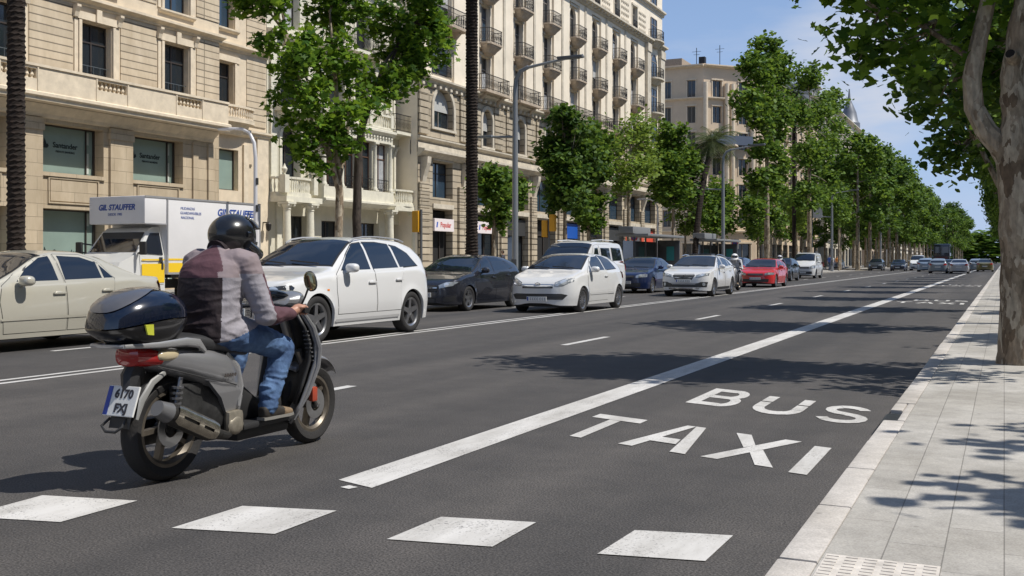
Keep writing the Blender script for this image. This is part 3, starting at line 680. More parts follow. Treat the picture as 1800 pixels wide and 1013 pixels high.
def column(b, x, y, z0, z1, r=.17, cap=.30, ped=0):
    if ped: b.box(x-r*1.5, x+r*1.5, y-r*1.5, y+r*1.5, z0, z0+ped); z0 += ped
    h = z1-z0
    b.box(x-r*1.4, x+r*1.4, y-r*1.4, y+r*1.4, z0, z0+.08)
    b.lathe([(r*1.3,z0+.08),(r*1.35,z0+.13),(r*1.05,z0+.2),(r,z0+.26),(r*.98,z0+h*.5),(r*.84,z1-cap-.03),(r*1.0,z1-cap),(r*.86,z1-cap+.05),(r*1.25,z1-cap*.45),(r*1.45,z1-.1)], 14, (x,y,0))
    for s in (-1,1):
        for q in (-1,1): b.ball((x+s*r*1.15, y+q*r*1.15, z1-cap*.45), r*.38, 8, 5)
    b.box(x-r*1.55, x+r*1.55, y-r*1.55, y+r*1.55, z1-.09, z1)
# ground floor columns carrying the balconies
for x, y in ((.22,-.95), (2.05,-.95), (9.35,-.95), (11.95,-.95)):
    c = MB(); column(c, x, y, .12, 4.0, .20, .34, .3); c.build('column', B2T, o, smooth=True)
for x in (.75, 3.2, 10.5, 13.2):
    q = MB(); q.box(x-.17, x+.17, -.12, 0, .12, 4.0); q.build('pilaster', B2T, o)
# bay with four window columns
bay = MB(); BX0, BX1, BYY = 3.1, 9.6, -1.0
bay.box(BX0, BX1, BYY, 0, 4.28, 4.95); molding(bay, BX0-.05, BX1+.05, 4.05, BYY+.06, ((0,0),(.06,.06),(.16,.14),(.22,.2),(.22,.3),(0,.34)))
bay.box(BX0, BX1, BYY+.05, 0, 7.58, 8.35)
molding(bay, BX0-.08, BX1+.08, 7.95, BYY+.05, ((0,0),(.08,.04),(.14,.12),(.22,.18),(.22,.3),(0,.36)))
for i in range(22): bay.box(BX0+.1+i*.292, BX0+.24+i*.292, BYY-.03, BYY+.05, 7.82, 7.94)
bay.build('bay_window', B2T, o)
bw = MB(); bh = []
for i in range(4): bh.append((BX0+.3+i*1.56, BX0+1.55+i*1.56, 4.97, 7.55))
wall(bw, BX0+.1, BX1-.1, 4.95, 7.58, bh, BYY+.22, .3); bw.box(BX0+.1, BX0+.2, BYY+.24, 0, 4.95, 7.58); bw.box(BX1-.2, BX1-.1, BYY+.24, 0, 4.95, 7.58); bw.build('bay_wall', B2, o)
for i, h in enumerate(bh): window_parts(o, *h[:4], BYY+.45, 0, False, mat('brown_frame', (.12,.06,.035), .5), CURT if i == 3 else GLASS)
for i in range(5):
    c = MB(); column(c, BX0+.22+i*1.56*.99, BYY+.16, 4.95, 7.57, .12, .22, .0); c.build('column', B2T, o, smooth=True)
q = MB()
for i in range(4): railing(q, [(BX0+.42+i*1.56, BYY+.14), (BX0+1.5+i*1.56, BYY+.14)], 4.97, .62, .2, .014)
q.build('bay_railing', IRON, o)
# balustrade on top of the bay, with urns
q = MB(); zt = 8.36
q.box(BX0, BX1, BYY+.04, BYY+.22, zt, zt+.1); q.box(BX0, BX1, BYY+.02, BYY+.24, zt+.66, zt+.76)
for x in (BX0+.1, BX0+2.2, BX0+4.3, BX1-.1):
    q.box(x-.13, x+.13, BYY, BYY+.26, zt+.1, zt+.82); q.lathe([(.05,zt+.82),(.04,zt+.88),(.11,zt+1.0),(.12,zt+1.08),(.05,zt+1.18),(.02,zt+1.3)], 8, (x,BYY+.13,0))
baluster_row(q, BX0+.24, BX1-.24, BYY+.13, zt+.1, zt+.66, .20, .05)
q.build('roof_balustrade', B2T, o, smooth=True)
for x, hf in ((1.28, 1.3), (11.05, 1.4)): curved_balcony(o, x, -.05, 4.42, hf, 1.05, .78, B2T, bowl=0)
for x in (.18, 2.45, 12.2):
    u_ = MB(); u_.box(x-.16,x+.16,-1.0,-.68,4.44,5.28); u_.lathe([(.06,5.28),(.05,5.34),(.13,5.48),(.14,5.56),(.06,5.68),(.02,5.8)], 9, (x,-.84,0)); u_.build('urn', B2T, o, smooth=True)
q = MB(); q.box(-.03, 2.8, -1.12, 0, 4.02, 4.28); q.build('balcony_slab', B2T, o); q = MB(); q.box(9.67, 12.6, -1.05, 0, 4.02, 4.28); q.build('balcony_slab', B2T, o)
for (a, c, z) in ((10.2, 13.3, 8.45), (.3, 2.7, 8.5), (10.3, 13.0, 12.3), (4.4, 9.2, 12.3)):
    q = MB(); q.box(a, c, -.85, 0, z-.16, z); q.prism([(0,z-.6),(-.1,z-.55),(-.6,z-.16),(0,z-.16)], a+.2, a+.4, 'yz'); q.prism([(0,z-.6),(-.1,z-.55),(-.6,z-.16),(0,z-.16)], c-.4, c-.2, 'yz')
    s = q.build('balcony', B2T, o); q = MB(); railing(q, [(a+.05,0),(a+.05,-.8),(c-.05,-.8),(c-.05,0)], z, .95, .14); q.build('railing', IRON, s)
shell(o, -.02, E2-.02, 23, 15, B2, ROOF)

# ===== tall apartment block with rows of small balconies
B3 = mat('cream_render', (.80,.71,.57), .85, var=.13, scale=.5, bump=.2, bscale=25); B3T = mat('grey_cream_trim', (.56,.50,.40), .8, var=.22, scale=2)
B3R = stone('rusticated_stone', (.50,.43,.325), .40, 2.6, .03, .38, .3); B3S = mat('balcony_stone', (.43,.35,.265), .85, var=.25, scale=2.2)
V0 = 51.6
o = bld('apartment_block', 'tall cream apartment block with rows of iron balconies over rusticated shop arches', 'building', -30, V0)
X = lambda v: v - V0
EN = X(98.5); HT = 28.3
cols = [60.35, 65.45, 70.4, 75.6, 80.4, 85.25, 90.05]
b = MB(); gh = [(X(53.3), X(55.75), .12, 4.25), (X(53.3), X(55.75), 4.95, 7.05)]
shop = []
xs_ = [58.2, 63.0, 67.9, 72.9, 77.9, 82.8, 87.7, 92.4]
for i, v in enumerate(xs_):
    a, c = X(v)+.15, X(v)+3.85
    gh += [(a, c, .12, 4.2), (a, c, 4.75, 7.05)]; shop.append((a, c))
wall(b, 0, EN, 0, 7.4, gh, 0, .7)
mh = [(X(53.35), X(55.75), 9.05, 11.35, 'a')] + [(X(v)-.68, X(v)+.68, 8.55, 10.9, 'a') for v in cols]
wall(b, 0, EN, 8.6-.6, 11.7, mh, 0, .45)
b.build('rusticated_wall', B3R, o)
b = MB(); b.box(0, EN, -.03, .05, 7.4, 8.0); b.box(0, EN, .45, .5, 7.3, 8.1)
molding(b, -.1, EN+.2, 7.18, 0, ((0,0),(.15,.05),(.3,.2),(.5,.3),(.5,.42),(.1,.48)))
molding(b, -.1, EN+.2, 8.42-.3, 0, ((0,0),(.10,.05),(.22,.14),(.22,.22),(0,.25)))
molding(b, -.1, EN+.2, 11.45, 0, ((0,0),(.15,.05),(.2,.15),(.42,.25),(.42,.36),(.0,.40)))
for i in range(70): b.box(.15+i*.66, .4+i*.66, -.24, -.02, 11.28, 11.46)
for z in (4.28, 7.08): 
    for a, c in [(X(53.3), X(55.75))] + shop: b.box(a-.02, c+.02, -.08, .1, z+.02, z+.30 if z < 5 else z+.1)
for (a, c, d, e, r_) in mh:
    n = 12; rr_ = (c-a)/2; m_ = (a+c)/2; zc = e-rr_
    for k in range(n):
        p0, p1 = PI*k/n, PI*(k+1)/n
        b.prism([(m_+(rr_+.02)*math.cos(p0), zc+(rr_+.02)*math.sin(p0)), (m_+(rr_+.02)*math.cos(p1), zc+(rr_+.02)*math.sin(p1)), (m_+(rr_+.25)*math.cos(p1), zc+(rr_+.25)*math.sin(p1)), (m_+(rr_+.25)*math.cos(p0), zc+(rr_+.25)*math.sin(p0))], -.09, 0)
    for s in (-1,1): b.box(m_+s*(rr_+.02), m_+s*(rr_+.25), -.09, 0, d, zc)
    b.box(a-.3, c+.3, -.12, 0, d-.16, d-.02)
# big scroll brackets under the first-floor band
for v in [51.9, 56.9] + [x-.35 for x in xs_]:
    b.prism([(0,5.6),(-.12,5.7),(-.2,6.1),(-.45,6.8),(-.48,7.17),(0,7.17)], X(v), X(v)+.42, 'yz')
b.build('cornice_bands', B3T, o)
# rusticated piers: blocks with deep joints on a backing strip
def pier(x0, x1, y, z, ztop, nm):
    b = MB(); b.box(x0+.04, x1-.04, y+.05, .02, z-.01, ztop+.2)
    while z < ztop: b.rbox(x0, x1, y, .01, z, z+.34, .025); z += .375
    b.build(nm, B3R, o)
for v, w in [(51.62,1.1), (56.35,1.1)] + [(x-.78,.92) for x in xs_] + [(96.7,.9)]: pier(X(v), X(v)+w, -.16, .14, 5.5, 'pier')
for v, w in [(51.62,1.0), (56.6,1.2)]: pier(X(v), X(v)+w, -.12, 8.5, 11.2, 'upper_pier')
for v in cols:
    for s in (-1, 1): pier(X(v)+s*1.65-.62, X(v)+s*1.65+.62, -.10, 8.5, 11.2, 'upper_pier')
# upper walls
FL = [11.85, 15.1, 18.35]; uh = []
ww = .62
for j, z in enumerate(FL):
    for i, v in enumerate(cols):
        uh.append((X(v)-ww, X(v)+ww, z, z+2.45, *(['a'] if j == 2 and i > 1 else [])))
    uh.append((X(53.35), X(55.75), z+.35, z+2.5))
for v in cols: uh.append((X(v)-ww, X(v)+ww, 21.95, 24.0)); uh.append((X(v)-ww, X(v)+ww, 25.3, 27.2))
for z in (21.95, 25.3): uh.append((X(53.35), X(55.75), z, z+2))
b = MB()
rec = [(X(v)-1.05, X(v)+1.05, 11.9, 21.1) for v in cols] + [(X(53.15), X(55.95), 11.9, 21.1)]
wall(b, 0, EN, 11.7, 21.4, rec, 0, .16); wall(b, 0, EN, 21.4, HT, [h for h in uh if h[2] > 21.5], 0, .35)
for r_ in rec:
    wall(b, r_[0], r_[1], 11.7, 21.1, [h for h in uh if r_[0] < h[0] < r_[1] and h[2] < 21], .16, .3)
b.build('upper_wall', B3, o)
b = MB()
for z, pr in ((21.35,.55),(24.75,.35),(28.0,.8)): molding(b, -.1, EN+.3, z, 0, ((0,0),(pr*.3,.08),(pr*.4,.25),(pr,.34),(pr,.5),(0,.56)))
for i in range(60): b.box(.1+i*.78, .35+i*.78, -.42, 0, 21.52, 21.68)
for v in [53.0, 57.6] + [c+2.5 for c in cols]: 
    pass
for (a, c, d, e, *r_) in uh:
    if not r_ : b.box(a-.13, a-.02, .08 if d < 21 else -.08, .16 if d < 21 else 0, d, e); b.box(c+.02, c+.13, .08 if d < 21 else -.08, .16 if d < 21 else 0, d, e)
    b.box(a-.2, c+.2, .02 if d < 21 else -.1, .16 if d < 21 else 0, e+.04, e+.22)
# carved panels between the attic windows
for v in cols:
    for k in range(5):
        for q in range(4): b.ball((X(v)+1.35+k*.42, -.02, 22.3+q*.5), (.15,.07,.17), 8, 5)
for v in cols[1:]: b.box(X(v)-2.72, X(v)-2.42, -.07, 0, 11.9, 21.3)
b.build('stone_trim', B3T, o)
# windows (one mesh, copied)
rr = random.Random(5); protos = {}
def pw(par, a, c, d, e, y, style, arch, glass):
    key = (round(c-a,2), round(e-d,2), style, arch, glass.name)
    if key not in protos: protos[key] = window_parts(par, a, c, d, e, y, style, arch, FRAMEW, glass); return protos[key]
    return dup(protos[key], ((a+c)/2, y, d), parent=par)
for h in uh: pw(o, h[0], h[1], h[2], h[3], .16+.22 if h[2] < 21 else .25, rr.choice((0,0,0,1,2)), len(h) > 4, rr.choice((GLASS, GLASS, GLASSB)))
for i, h in enumerate(mh): pw(o, h[0], h[1], h[2], h[3], .36, 1 if i < 2 else rr.choice((0,1,2)), True, GLASS)
# small balconies with corbel bowls
bp = None
def small_balcony(par, x, z):
    global bp
    if bp is None:
        q = MB(); hw, dp = 1.0, .72
        e = [(-hw,0),(-hw,-dp*.75),(-hw*.8,-dp),(hw*.8,-dp),(hw,-dp*.75),(hw,0)]
        q.prism(e, -.12, 0, 'xy')
        lv = [(.93,.93,-.12),(.93,.9,-.22),(.72,.66,-.42),(.62,.5,-.58),(.3,.2,-.72)]; k = len(e); vs = []
        for sx, sy, zz in lv: vs += [(x_*sx, y_*sy, zz) for x_, y_ in e]
        q.add(vs, [(i*k+j, i*k+j+1, (i+1)*k+j+1, (i+1)*k+j) for i in range(len(lv)-1) for j in range(k-1)] + [tuple(range((len(lv)-1)*k, len(lv)*k))[::-1]])
        bp = q.build('balcony', B3S, par, loc=(x, .0, z)); r_ = MB(); railing(r_, [(a*.97, b_*.97) for a, b_ in e], 0, .88, .13); r_.build('railing', IRON, bp); return bp
    return dup(bp, (x, .0, z), parent=par)
for v in cols:
    for z in (15.08, 18.33): small_balcony(o, X(v), z)
s = None
lb = MB(); hw, dp = 1.75, .85
lb.box(-hw, hw, -dp, 0, -.16, 0); 
for x in (-1.2, 1.2): lb.prism([(0,-.75),(-.1,-.7),(-.65,-.16),(0,-.16)], x-.12, x+.12, 'yz')
s = lb.build('long_balcony', B3S, o, loc=(X(cols[0]), 0, 11.97)); r_ = MB(); railing(r_, [(-hw+.05,0),(-hw+.05,-dp+.05),(hw-.05,-dp+.05),(hw-.05,0)], 0, .95, .14); r_.build('railing', IRON, s)
for v in cols[1:]: dup(s, (X(v), 0, 11.97), parent=o)
for z in (15.08+.0, 21.9): dup(s, (X(54.55), 0, z), parent=o)
for v in cols:
    q = MB(); railing(q, [(-.6,-.1),(.6,-.1)], 0, .8, .13); q.build('window_railing', IRON, o, loc=(X(v), 0, 21.95))
for z in (12.2, 18.7): q = MB(); railing(q, [(-1.2,.08),(1.2,.08)], 0, .6, .13); q.build('window_railing', IRON, o, loc=(X(54.55), 0, z))
for z in (12.2, 18.7): pass
# chamfered corner with pilasters and round balconies
CX, CD = EN, 5.6
b = MB()
for x0_, x1_ in ((X(93.1), X(94.1)), (X(97.2), EN)): b.box(x0_, x1_, -.28, 0, 11.9, 21.3); b.box(x0_-.06, x1_+.06, -.36, 0, 20.6, 21.34)
b.build('giant_pilaster', B3T, o)
cw = []
for z in FL: cw.append((X(94.75), X(96.55), z, z+2.35, *(['a'] if z > 18 else [])))
for h in cw:
    pass
for z in (8.6, *FL, 21.9):
    curved_balcony(o, X(95.65), -.0, z+.02, 1.45, .95, .9, B3T, iron=True, bowl=.45)
for h in cw + [(X(94.75), X(96.55), 8.65, 11.0), (X(94.75), X(96.55), 21.95, 24.1), (X(94.75), X(96.55), 25.3, 27.1)]:
    f = window_parts(o, h[0], h[1], h[2], h[3], -.06, 0, len(h) > 4, FRAMEW, GLASS)
# chamfer wall, then roof
b = MB(); n = 6
for j, (z0, z1) in enumerate([(0,3.9)] + [(k, k+3.25) for k in (3.9, 7.15, 10.4, 13.65, 16.9, 20.15)] + [(23.4, HT)]):
    b.add([(EN,0,z0),(EN+CD,CD,z0),(EN+CD,CD,z1),(EN,0,z1)], [(0,1,2,3)])
b.build('chamfer_wall', B3, o)
shell(o, 0, EN, HT, 5.6, B3, ROOF); b = MB(); b.box(0, EN+CD, 5.6, 20, 0, HT-.1); b.build('rear_block', B3, o)
# ground floor shopfronts
def shopfront(par, a, c, i):
    z1 = 4.2; f = MB(); n = 3
    for k in range(n+1): x = a + (c-a)*k/n; f.box(max(a,x-.04), min(c,x+.04), .45, .52, .12, 3.05)
    f.box(a, c, .45, .52, 3.05, 3.15); f.box(a+.05, c-.05, .46, .51, .12, .5)
    w = f.build('shopfront', FRAME, par); g = MB(); g.box(a+.02, c-.02, .53, .56, .13, z1-.02); g.build('pane', DARKI if i % 3 == 0 else GLASS, w); return w
for i, (a, c) in enumerate([(X(53.3), X(55.75))] + shop):
    w = shopfront(o, a, c, i)
    if i == 5: pass
for (a, c) in [(X(53.3), X(55.75))] + shop:
    window_parts(o, a+.02, c-.02, 4.75 if a > 2 else 4.95, 7.05, .5, 0, False, FRAME, GLASSB)
WHITE = mat('sign_white', (.80,.79,.78), .5); REDS = mat('sign_red', (.55,.035,.03), .5); BLUES = mat('sign_blue', (.02,.10,.50), .5)
for (a, c) in ((X(53.34), X(55.70)), (shop[0][0]+.4, shop[0][0]+2.9)):
    q = MB(); q.rbox(a, c, -.12, .02, 2.98, 3.72, .02); w = q.build('shop_sign', mat('popular_sign', (.82,.74,.73), .5), o)
    lettering('Popular', .42, REDS, w, ((a+c)/2+.15, -.124, 3.35), name='sign_lettering', bold=.008)
    q = MB(); q.prism([((a+c)/2-1.0,3.2),((a+c)/2-.86,3.2),((a+c)/2-.78,3.52),((a+c)/2-.92,3.52)], -.128, -.122); q.build('sign_logo', BLUES, w)
for k, (i, col, nm) in enumerate(((3, (.01,.09,.42), 'blue_fascia'), (6, (.68,.07,.03), 'red_fascia'), (7, (.68,.07,.03), 'red_fascia'), (5, (.05,.05,.05), 'black_fascia'), (1, (.05,.05,.06), 'black_fascia'))):
    a, c = shop[i]; q = MB(); q.rbox(a+.05, c-.05, .20, .44, 2.95, 4.05 if i != 3 else 4.1, .02); f = q.build(nm, mat(nm, col, .45), o)
    if nm == 'red_fascia':
        for s_, e_ in ((.5,1.0),(1.3,2.4)): 
            q = MB(); q.box(a+s_, a+e_, .185, .198, 3.35, 3.65); q.build('fascia_panel', WHITE, f)
for i in (3, 4):
    a, c = shop[i]; q = MB(); q.box(a+.1, a+.9, .40, .43, .9, 1.5); q.box(a+1.6, a+2.2, .40, .43, 1.0, 1.9); q.build('window_poster', mat('poster_cyan', (.35,.6,.6), .6), o)
q = MB(); a, c = shop[6]; q.box(a-.75, a, -.19, -.165, .14, 3.9); q.box(c, c+.7, -.19, -.165, .14, 3.9); q.build('red_pier_cladding', mat('red_cladding', (.62,.10,.05), .5), o)

# ===== simpler blocks of the same street, built from one routine
def block(label, u, v0, v1, ht, col, trim, bay=4.2, fl=3.4, g=4.6, seed=0, balc=.5, depth=16, far=False, name='apartment_building', groove=True, flip=False):
    o = thing(name, label, 'building', (u, v1 if flip else v0, 0), R(-90) if flip else R(90)); L_ = v1-v0; nb = max(1, int(L_/bay)); bw_ = L_/nb; nf = int((ht-g-.6)/fl); rr = random.Random(seed)
    m = mat('render_%d' % seed, col, .85, var=.10, scale=.5); mt = mat('trim_%d' % seed, trim, .8, var=.12, scale=2)
    hs = [];
    for i in range(nb):
        hs.append((i*bw_+.5, (i+1)*bw_-.5, .12, 3.6))
        for j in range(nf): hs.append((i*bw_+bw_/2-.6, i*bw_+bw_/2+.6, g+.5+fl*j, g+.5+fl*j+2.25))
    b = MB(); wall(b, 0, L_, 0, ht, hs, 0, .35); b.build('wall', m, o)
    t = MB()
    for z, pr in [(g-.3,.4),(ht-.5,.8)] + [(g+.1+fl*j,.14) for j in range(1,nf)]: molding(t, -.05, L_+.05, z, 0, ((0,0),(pr*.4,.06),(pr,.2),(pr,.32),(0,.36)))
    for i in range(nb+1): t.box(max(0,i*bw_-.22), min(L_,i*bw_+.22), -.12, 0, g+.1, ht-.5)
    for h in hs:
        if h[2] > 2: t.box(h[0]-.14,h[0]-.01,-.07,0,h[2],h[3]); t.box(h[1]+.01,h[1]+.14,-.07,0,h[2],h[3]); t.box(h[0]-.2,h[1]+.2,-.16,0,h[3]+.02,h[3]+.2)
    t.build('stone_trim', mt, o)
    pr = {}
    def win(a,c,d,e,st,gl):
        k = (round(c-a,2), round(e-d,2), st, gl.name)
        if k not in pr: pr[k] = window_parts(o, a,c,d,e,.25,st,False,FRAMEW,gl)
        else: dup(pr[k], ((a+c)/2,.25,d), parent=o)
    bpr = None
    for h in hs:
        win(*h[:4], 0 if h[2] < 2 else rr.choice((0,0,2,1)), rr.choice((GLASS,GLASS,GLASSB)))
        if h[2] > 2 and rr.random() < balc:
            if bpr is None:
                q = MB(); q.box(-1.0,1.0,-.7,0,-.14,0); q.prism([(0,-.5),(-.5,-.14),(0,-.14)],-.8,-.6,'yz'); q.prism([(0,-.5),(-.5,-.14),(0,-.14)],.6,.8,'yz')
                bpr = q.build('balcony', mt, o, loc=((h[0]+h[1])/2,0,h[2])); r_ = MB(); railing(r_, [(-.97,0),(-.97,-.67),(.97,-.67),(.97,0)], 0, .9, .16); r_.build('railing', IRON, bpr)
            else: dup(bpr, ((h[0]+h[1])/2,0,h[2]), parent=o)
    shell(o, 0, L_, ht, depth, m, ROOF)
    return o
block('beige stone building at the far left edge, half hidden by the first palm trunk', -30, 5.5, 11.45, 21, (.52,.45,.36), (.58,.51,.42), 3, 3.4, 6.6, seed=21, balc=1)
# chamfered block beyond the side street
o = block('tan apartment building with chamfered corner and rooftop antennas beyond the side street', -30, 141, 192, 27, (.62,.49,.35), (.66,.55,.41), 4.6, 3.4, 5.2, seed=22, balc=.6)
m22 = MATS['render_22']; mt22 = MATS['trim_22']
def face(par, p, q, ht, m, mt, nb, nf, g, fl, skipb=False, ww=.55, seed=1):
    """another facade of the same building between plan points p and q (world), as child empties are not allowed: baked vertices"""
    p = Vector((*p,0)); q = Vector((*q,0)); d = (q-p); L_ = d.length; d.normalize(); nrm = Vector((-d.y, d.x, 0))
    inv = par.matrix_world.inverted() if False else (Matrix.Translation(par.location) @ Matrix.Rotation(par.rotation_euler.z, 4, 'Z')).inverted()
    M_ = inv @ Matrix(((d.x, nrm.x, 0, p.x), (d.y, nrm.y, 0, p.y), (0,0,1,0), (0,0,0,1)))
    hs = []; bw_ = L_/nb
    for i in range(nb):
        for j in range(nf): hs.append((i*bw_+bw_/2-ww, i*bw_+bw_/2+ww, g+.5+fl*j, g+.5+fl*j+2.2))
        hs.append((i*bw_+bw_/2-1.2, i*bw_+bw_/2+1.2, .15, 3.5))
    b = MB(); b.xf = M_; wall(b, 0, L_, 0, ht, hs, 0, .35); b.build('wall', m, par)
    t = MB(); t.xf = M_
    for z, pr in [(g-.3,.4),(ht-.5,.7),(g+fl*nf-3.3,.5)]: molding(t, -.05, L_+.05, z, 0, ((0,0),(pr*.4,.06),(pr,.2),(pr,.32),(0,.36)))
    for h in hs: t.box(h[0]-.14,h[0]-.01,-.07,0,h[2],h[3]); t.box(h[1]+.01,h[1]+.14,-.07,0,h[2],h[3]); t.box(h[0]-.2,h[1]+.2,-.14,0,h[3]+.02,h[3]+.2)
    t.build('stone_trim', mt, par)
    for h in hs:
        f = MB(); f.xf = M_; w, z0, z1 = (h[0],h[1]), h[2], h[3]
        for s in ((w[0],w[0]+.07,z0,z1),(w[1]-.07,w[1],z0,z1),(w[0]+.07,w[1]-.07,z0,z0+.07),(w[0]+.07,w[1]-.07,z1-.07,z1),((w[0]+w[1])/2-.03,(w[0]+w[1])/2+.03,z0+.07,z1-.07)): f.box(s[0],s[1],.20,.27,s[2],s[3])
        f_ = f.build('window', FRAMEW, par); g_ = MB(); g_.xf = M_; g_.box(w[0]+.01,w[1]-.01,.275,.29,z0+.01,z1-.01); g_.build('pane', GLASS, f_)
    return M_
face(o, (-35.5,135), (-30,141), 27, m22, mt22, 2, 6, 5.2, 3.4, ww=.7); MS = face(o, (-62,135), (-35.5,135), 27, m22, mt22, 8, 6, 5.2, 3.4)
b = MB(); iv = (Matrix.Translation(o.location) @ Matrix.Rotation(R(90),4,'Z')).inverted(); b.xf = iv
b.prism([(-62,135.4),(-35.7,135.4),(-30.4,141.2),(-30.4,160),(-62,160)], 26.6, 26.9, 'xy'); b.box(-46,-39,137,146,26.9,28.3); b.box(-58,-50,136,150,26.9,27.8); b.build('roof', ROOF, o)
b = MB(); b.xf = iv; b.box(-34.6,-31.6,136.0,138.0,16.2,16.4); b.build('balcony', mt22, o)
b = MB(); b.xf = Matrix.Identity(4) @ iv; b.prism([(-35.0,135.0),(-34.4,134.3),(-30.0,139.3),(-30.5,140.0)],16.4,17.6,'xy'); b.build('balcony_front', mat('blue_grey_panel', (.10,.12,.16), .4), o)
for x_, y_, s_ in ((-35.2,134.75,1),(-33.0,137.2,1),(-32.4,137.9,1),(-30.3,140.3,1)):
    q = MB(); q.xf = iv; q.tube([(x_,y_,6),(x_,y_,24.5)], .32, 10); q.build('half_column', mt22, o, smooth=True)
b = MB(); b.xf = iv
for x, y, h in ((-37,137,2.6),(-34.5,139.5,3.2),(-45,140,2.5)):
    b = MB(); b.xf = iv; b.tube([(x,y,26.9),(x,y,26.9+h)], .05, 5); b.bar((x-.6,y,26.4+h),(x+.6,y,26.4+h),.04); b.bar((x-.4,y,26.0+h),(x+.4,y,26.0+h),.04); b.build('antenna', IRON, o)
b = MB(); b.xf = iv; b.box(-36.6,-35.8,136.6,137.4,26.9,28.2); b.build('chimney', IRON, o)
oo = block('tall ornate stone building with a small corner spire behind the far trees', -30, 200, 256, 31, (.60,.54,.44), (.68,.62,.52), 4.4, 3.5, 5.2, seed=23, balc=.8)
b = MB(); b.lathe([(2.4,31),(2.4,33),(2.0,33.4),(1.6,35.5),(.9,37.2),(.35,38.4),(.12,41)], 12, (54,2.5,0)); b.build('spire', mat('lead_roof', (.16,.17,.19), .5, .3), oo, smooth=True)
# party-wall tower with a bare grey flank between the two
o = block('narrow grey-sided building with a blank flank wall between the stone blocks', -31, 192.2, 199.6, 33, (.50,.50,.50), (.56,.54,.50), 3.6, 3.4, 5.0, seed=24, balc=.3)
for k, (a, c, h, col, tr, lab) in enumerate(((262,306,24,(.52,.42,.33),(.6,.5,.4),'brown stone block past the spired building'),(330,392,27,(.60,.56,.48),(.66,.6,.52),'pale stone block far down the avenue, second past the spired building'),(396,470,25,(.50,.45,.4),(.6,.54,.45),'farthest stone block before the vanishing point'))):
    block(lab, -30, a, c, h, col, tr, 6.2, 3.5, 5.0, seed=25+k, balc=.3)

# the opposite side of the avenue, which shades the street and is mirrored in the car windows
for k, (a, c, h, col, tr, lab) in enumerate(((-42,10,25,(.5,.44,.36),(.56,.5,.42),'tan apartment building on the right side of the avenue, level with the camera'),(11,62,27,(.58,.53,.44),(.62,.57,.48),'cream apartment building on the right side of the avenue, behind the big plane tree'),(76,128,26,(.48,.40,.32),(.56,.5,.42),'brown apartment building on the right side of the avenue, past its side street'))):
    block(lab, 21, a, c, h, col, tr, 5.2, 3.5, 5.0, seed=40+k, balc=.3, flip=True)
block('unseen pale apartment building added on the left side of the avenue, behind the camera', -30, -45, 5, 25, (.55,.5,.42), (.6,.55,.47), 5.0, 3.5, 5.0, seed=44, balc=.4)  # unseen block, added to cut the skylight from behind
# ---------------------------------------------------------------- vehicles
RUBBER = mat('tyre_rubber', (.022,.021,.021), .85, bump=.2, bscale=60); RIMM = mat('alloy', (.42,.42,.43), .28, .9); RIMD = mat('brake_dark', (.03,.03,.03), .5, .5)
BLKP = mat('black_plastic', (.025,.025,.026), .55); CHROME = mat('chrome', (.7,.7,.72), .12, 1.0); CGL = mat('car_glass', (.010,.014,.022), .03, spec=.9, coat=.25)
LAMPG = mat('headlamp_glass', (.38,.41,.44), .12, .35, var=.35, scale=14, coat=1); LAMPD = mat('headlamp_dark', (.05,.055,.065), .1, .3, coat=1); LAMPR = mat('tail_lamp', (.35,.01,.01), .15, coat=1); PLATE = mat('plate_white', (.72,.72,.70), .5); PLTXT = mat('plate_text', (.03,.03,.04), .6)
ORANGE = mat('indicator_orange', (.75,.22,.02), .2)
INT = mat('car_interior', (.015,.015,.016), .9)
def paint(name, col, metal=.0, rough=.32): return mat('paint_' + name, col, rough, metal, coat=1.0)
def smooth1(xs, ys, q, k):
    q = np.asarray(q, float); acc = 0
    for d in (-1,-.5,0,.5,1): acc = acc + np.interp(q + d*k, xs, ys)
    return acc/5
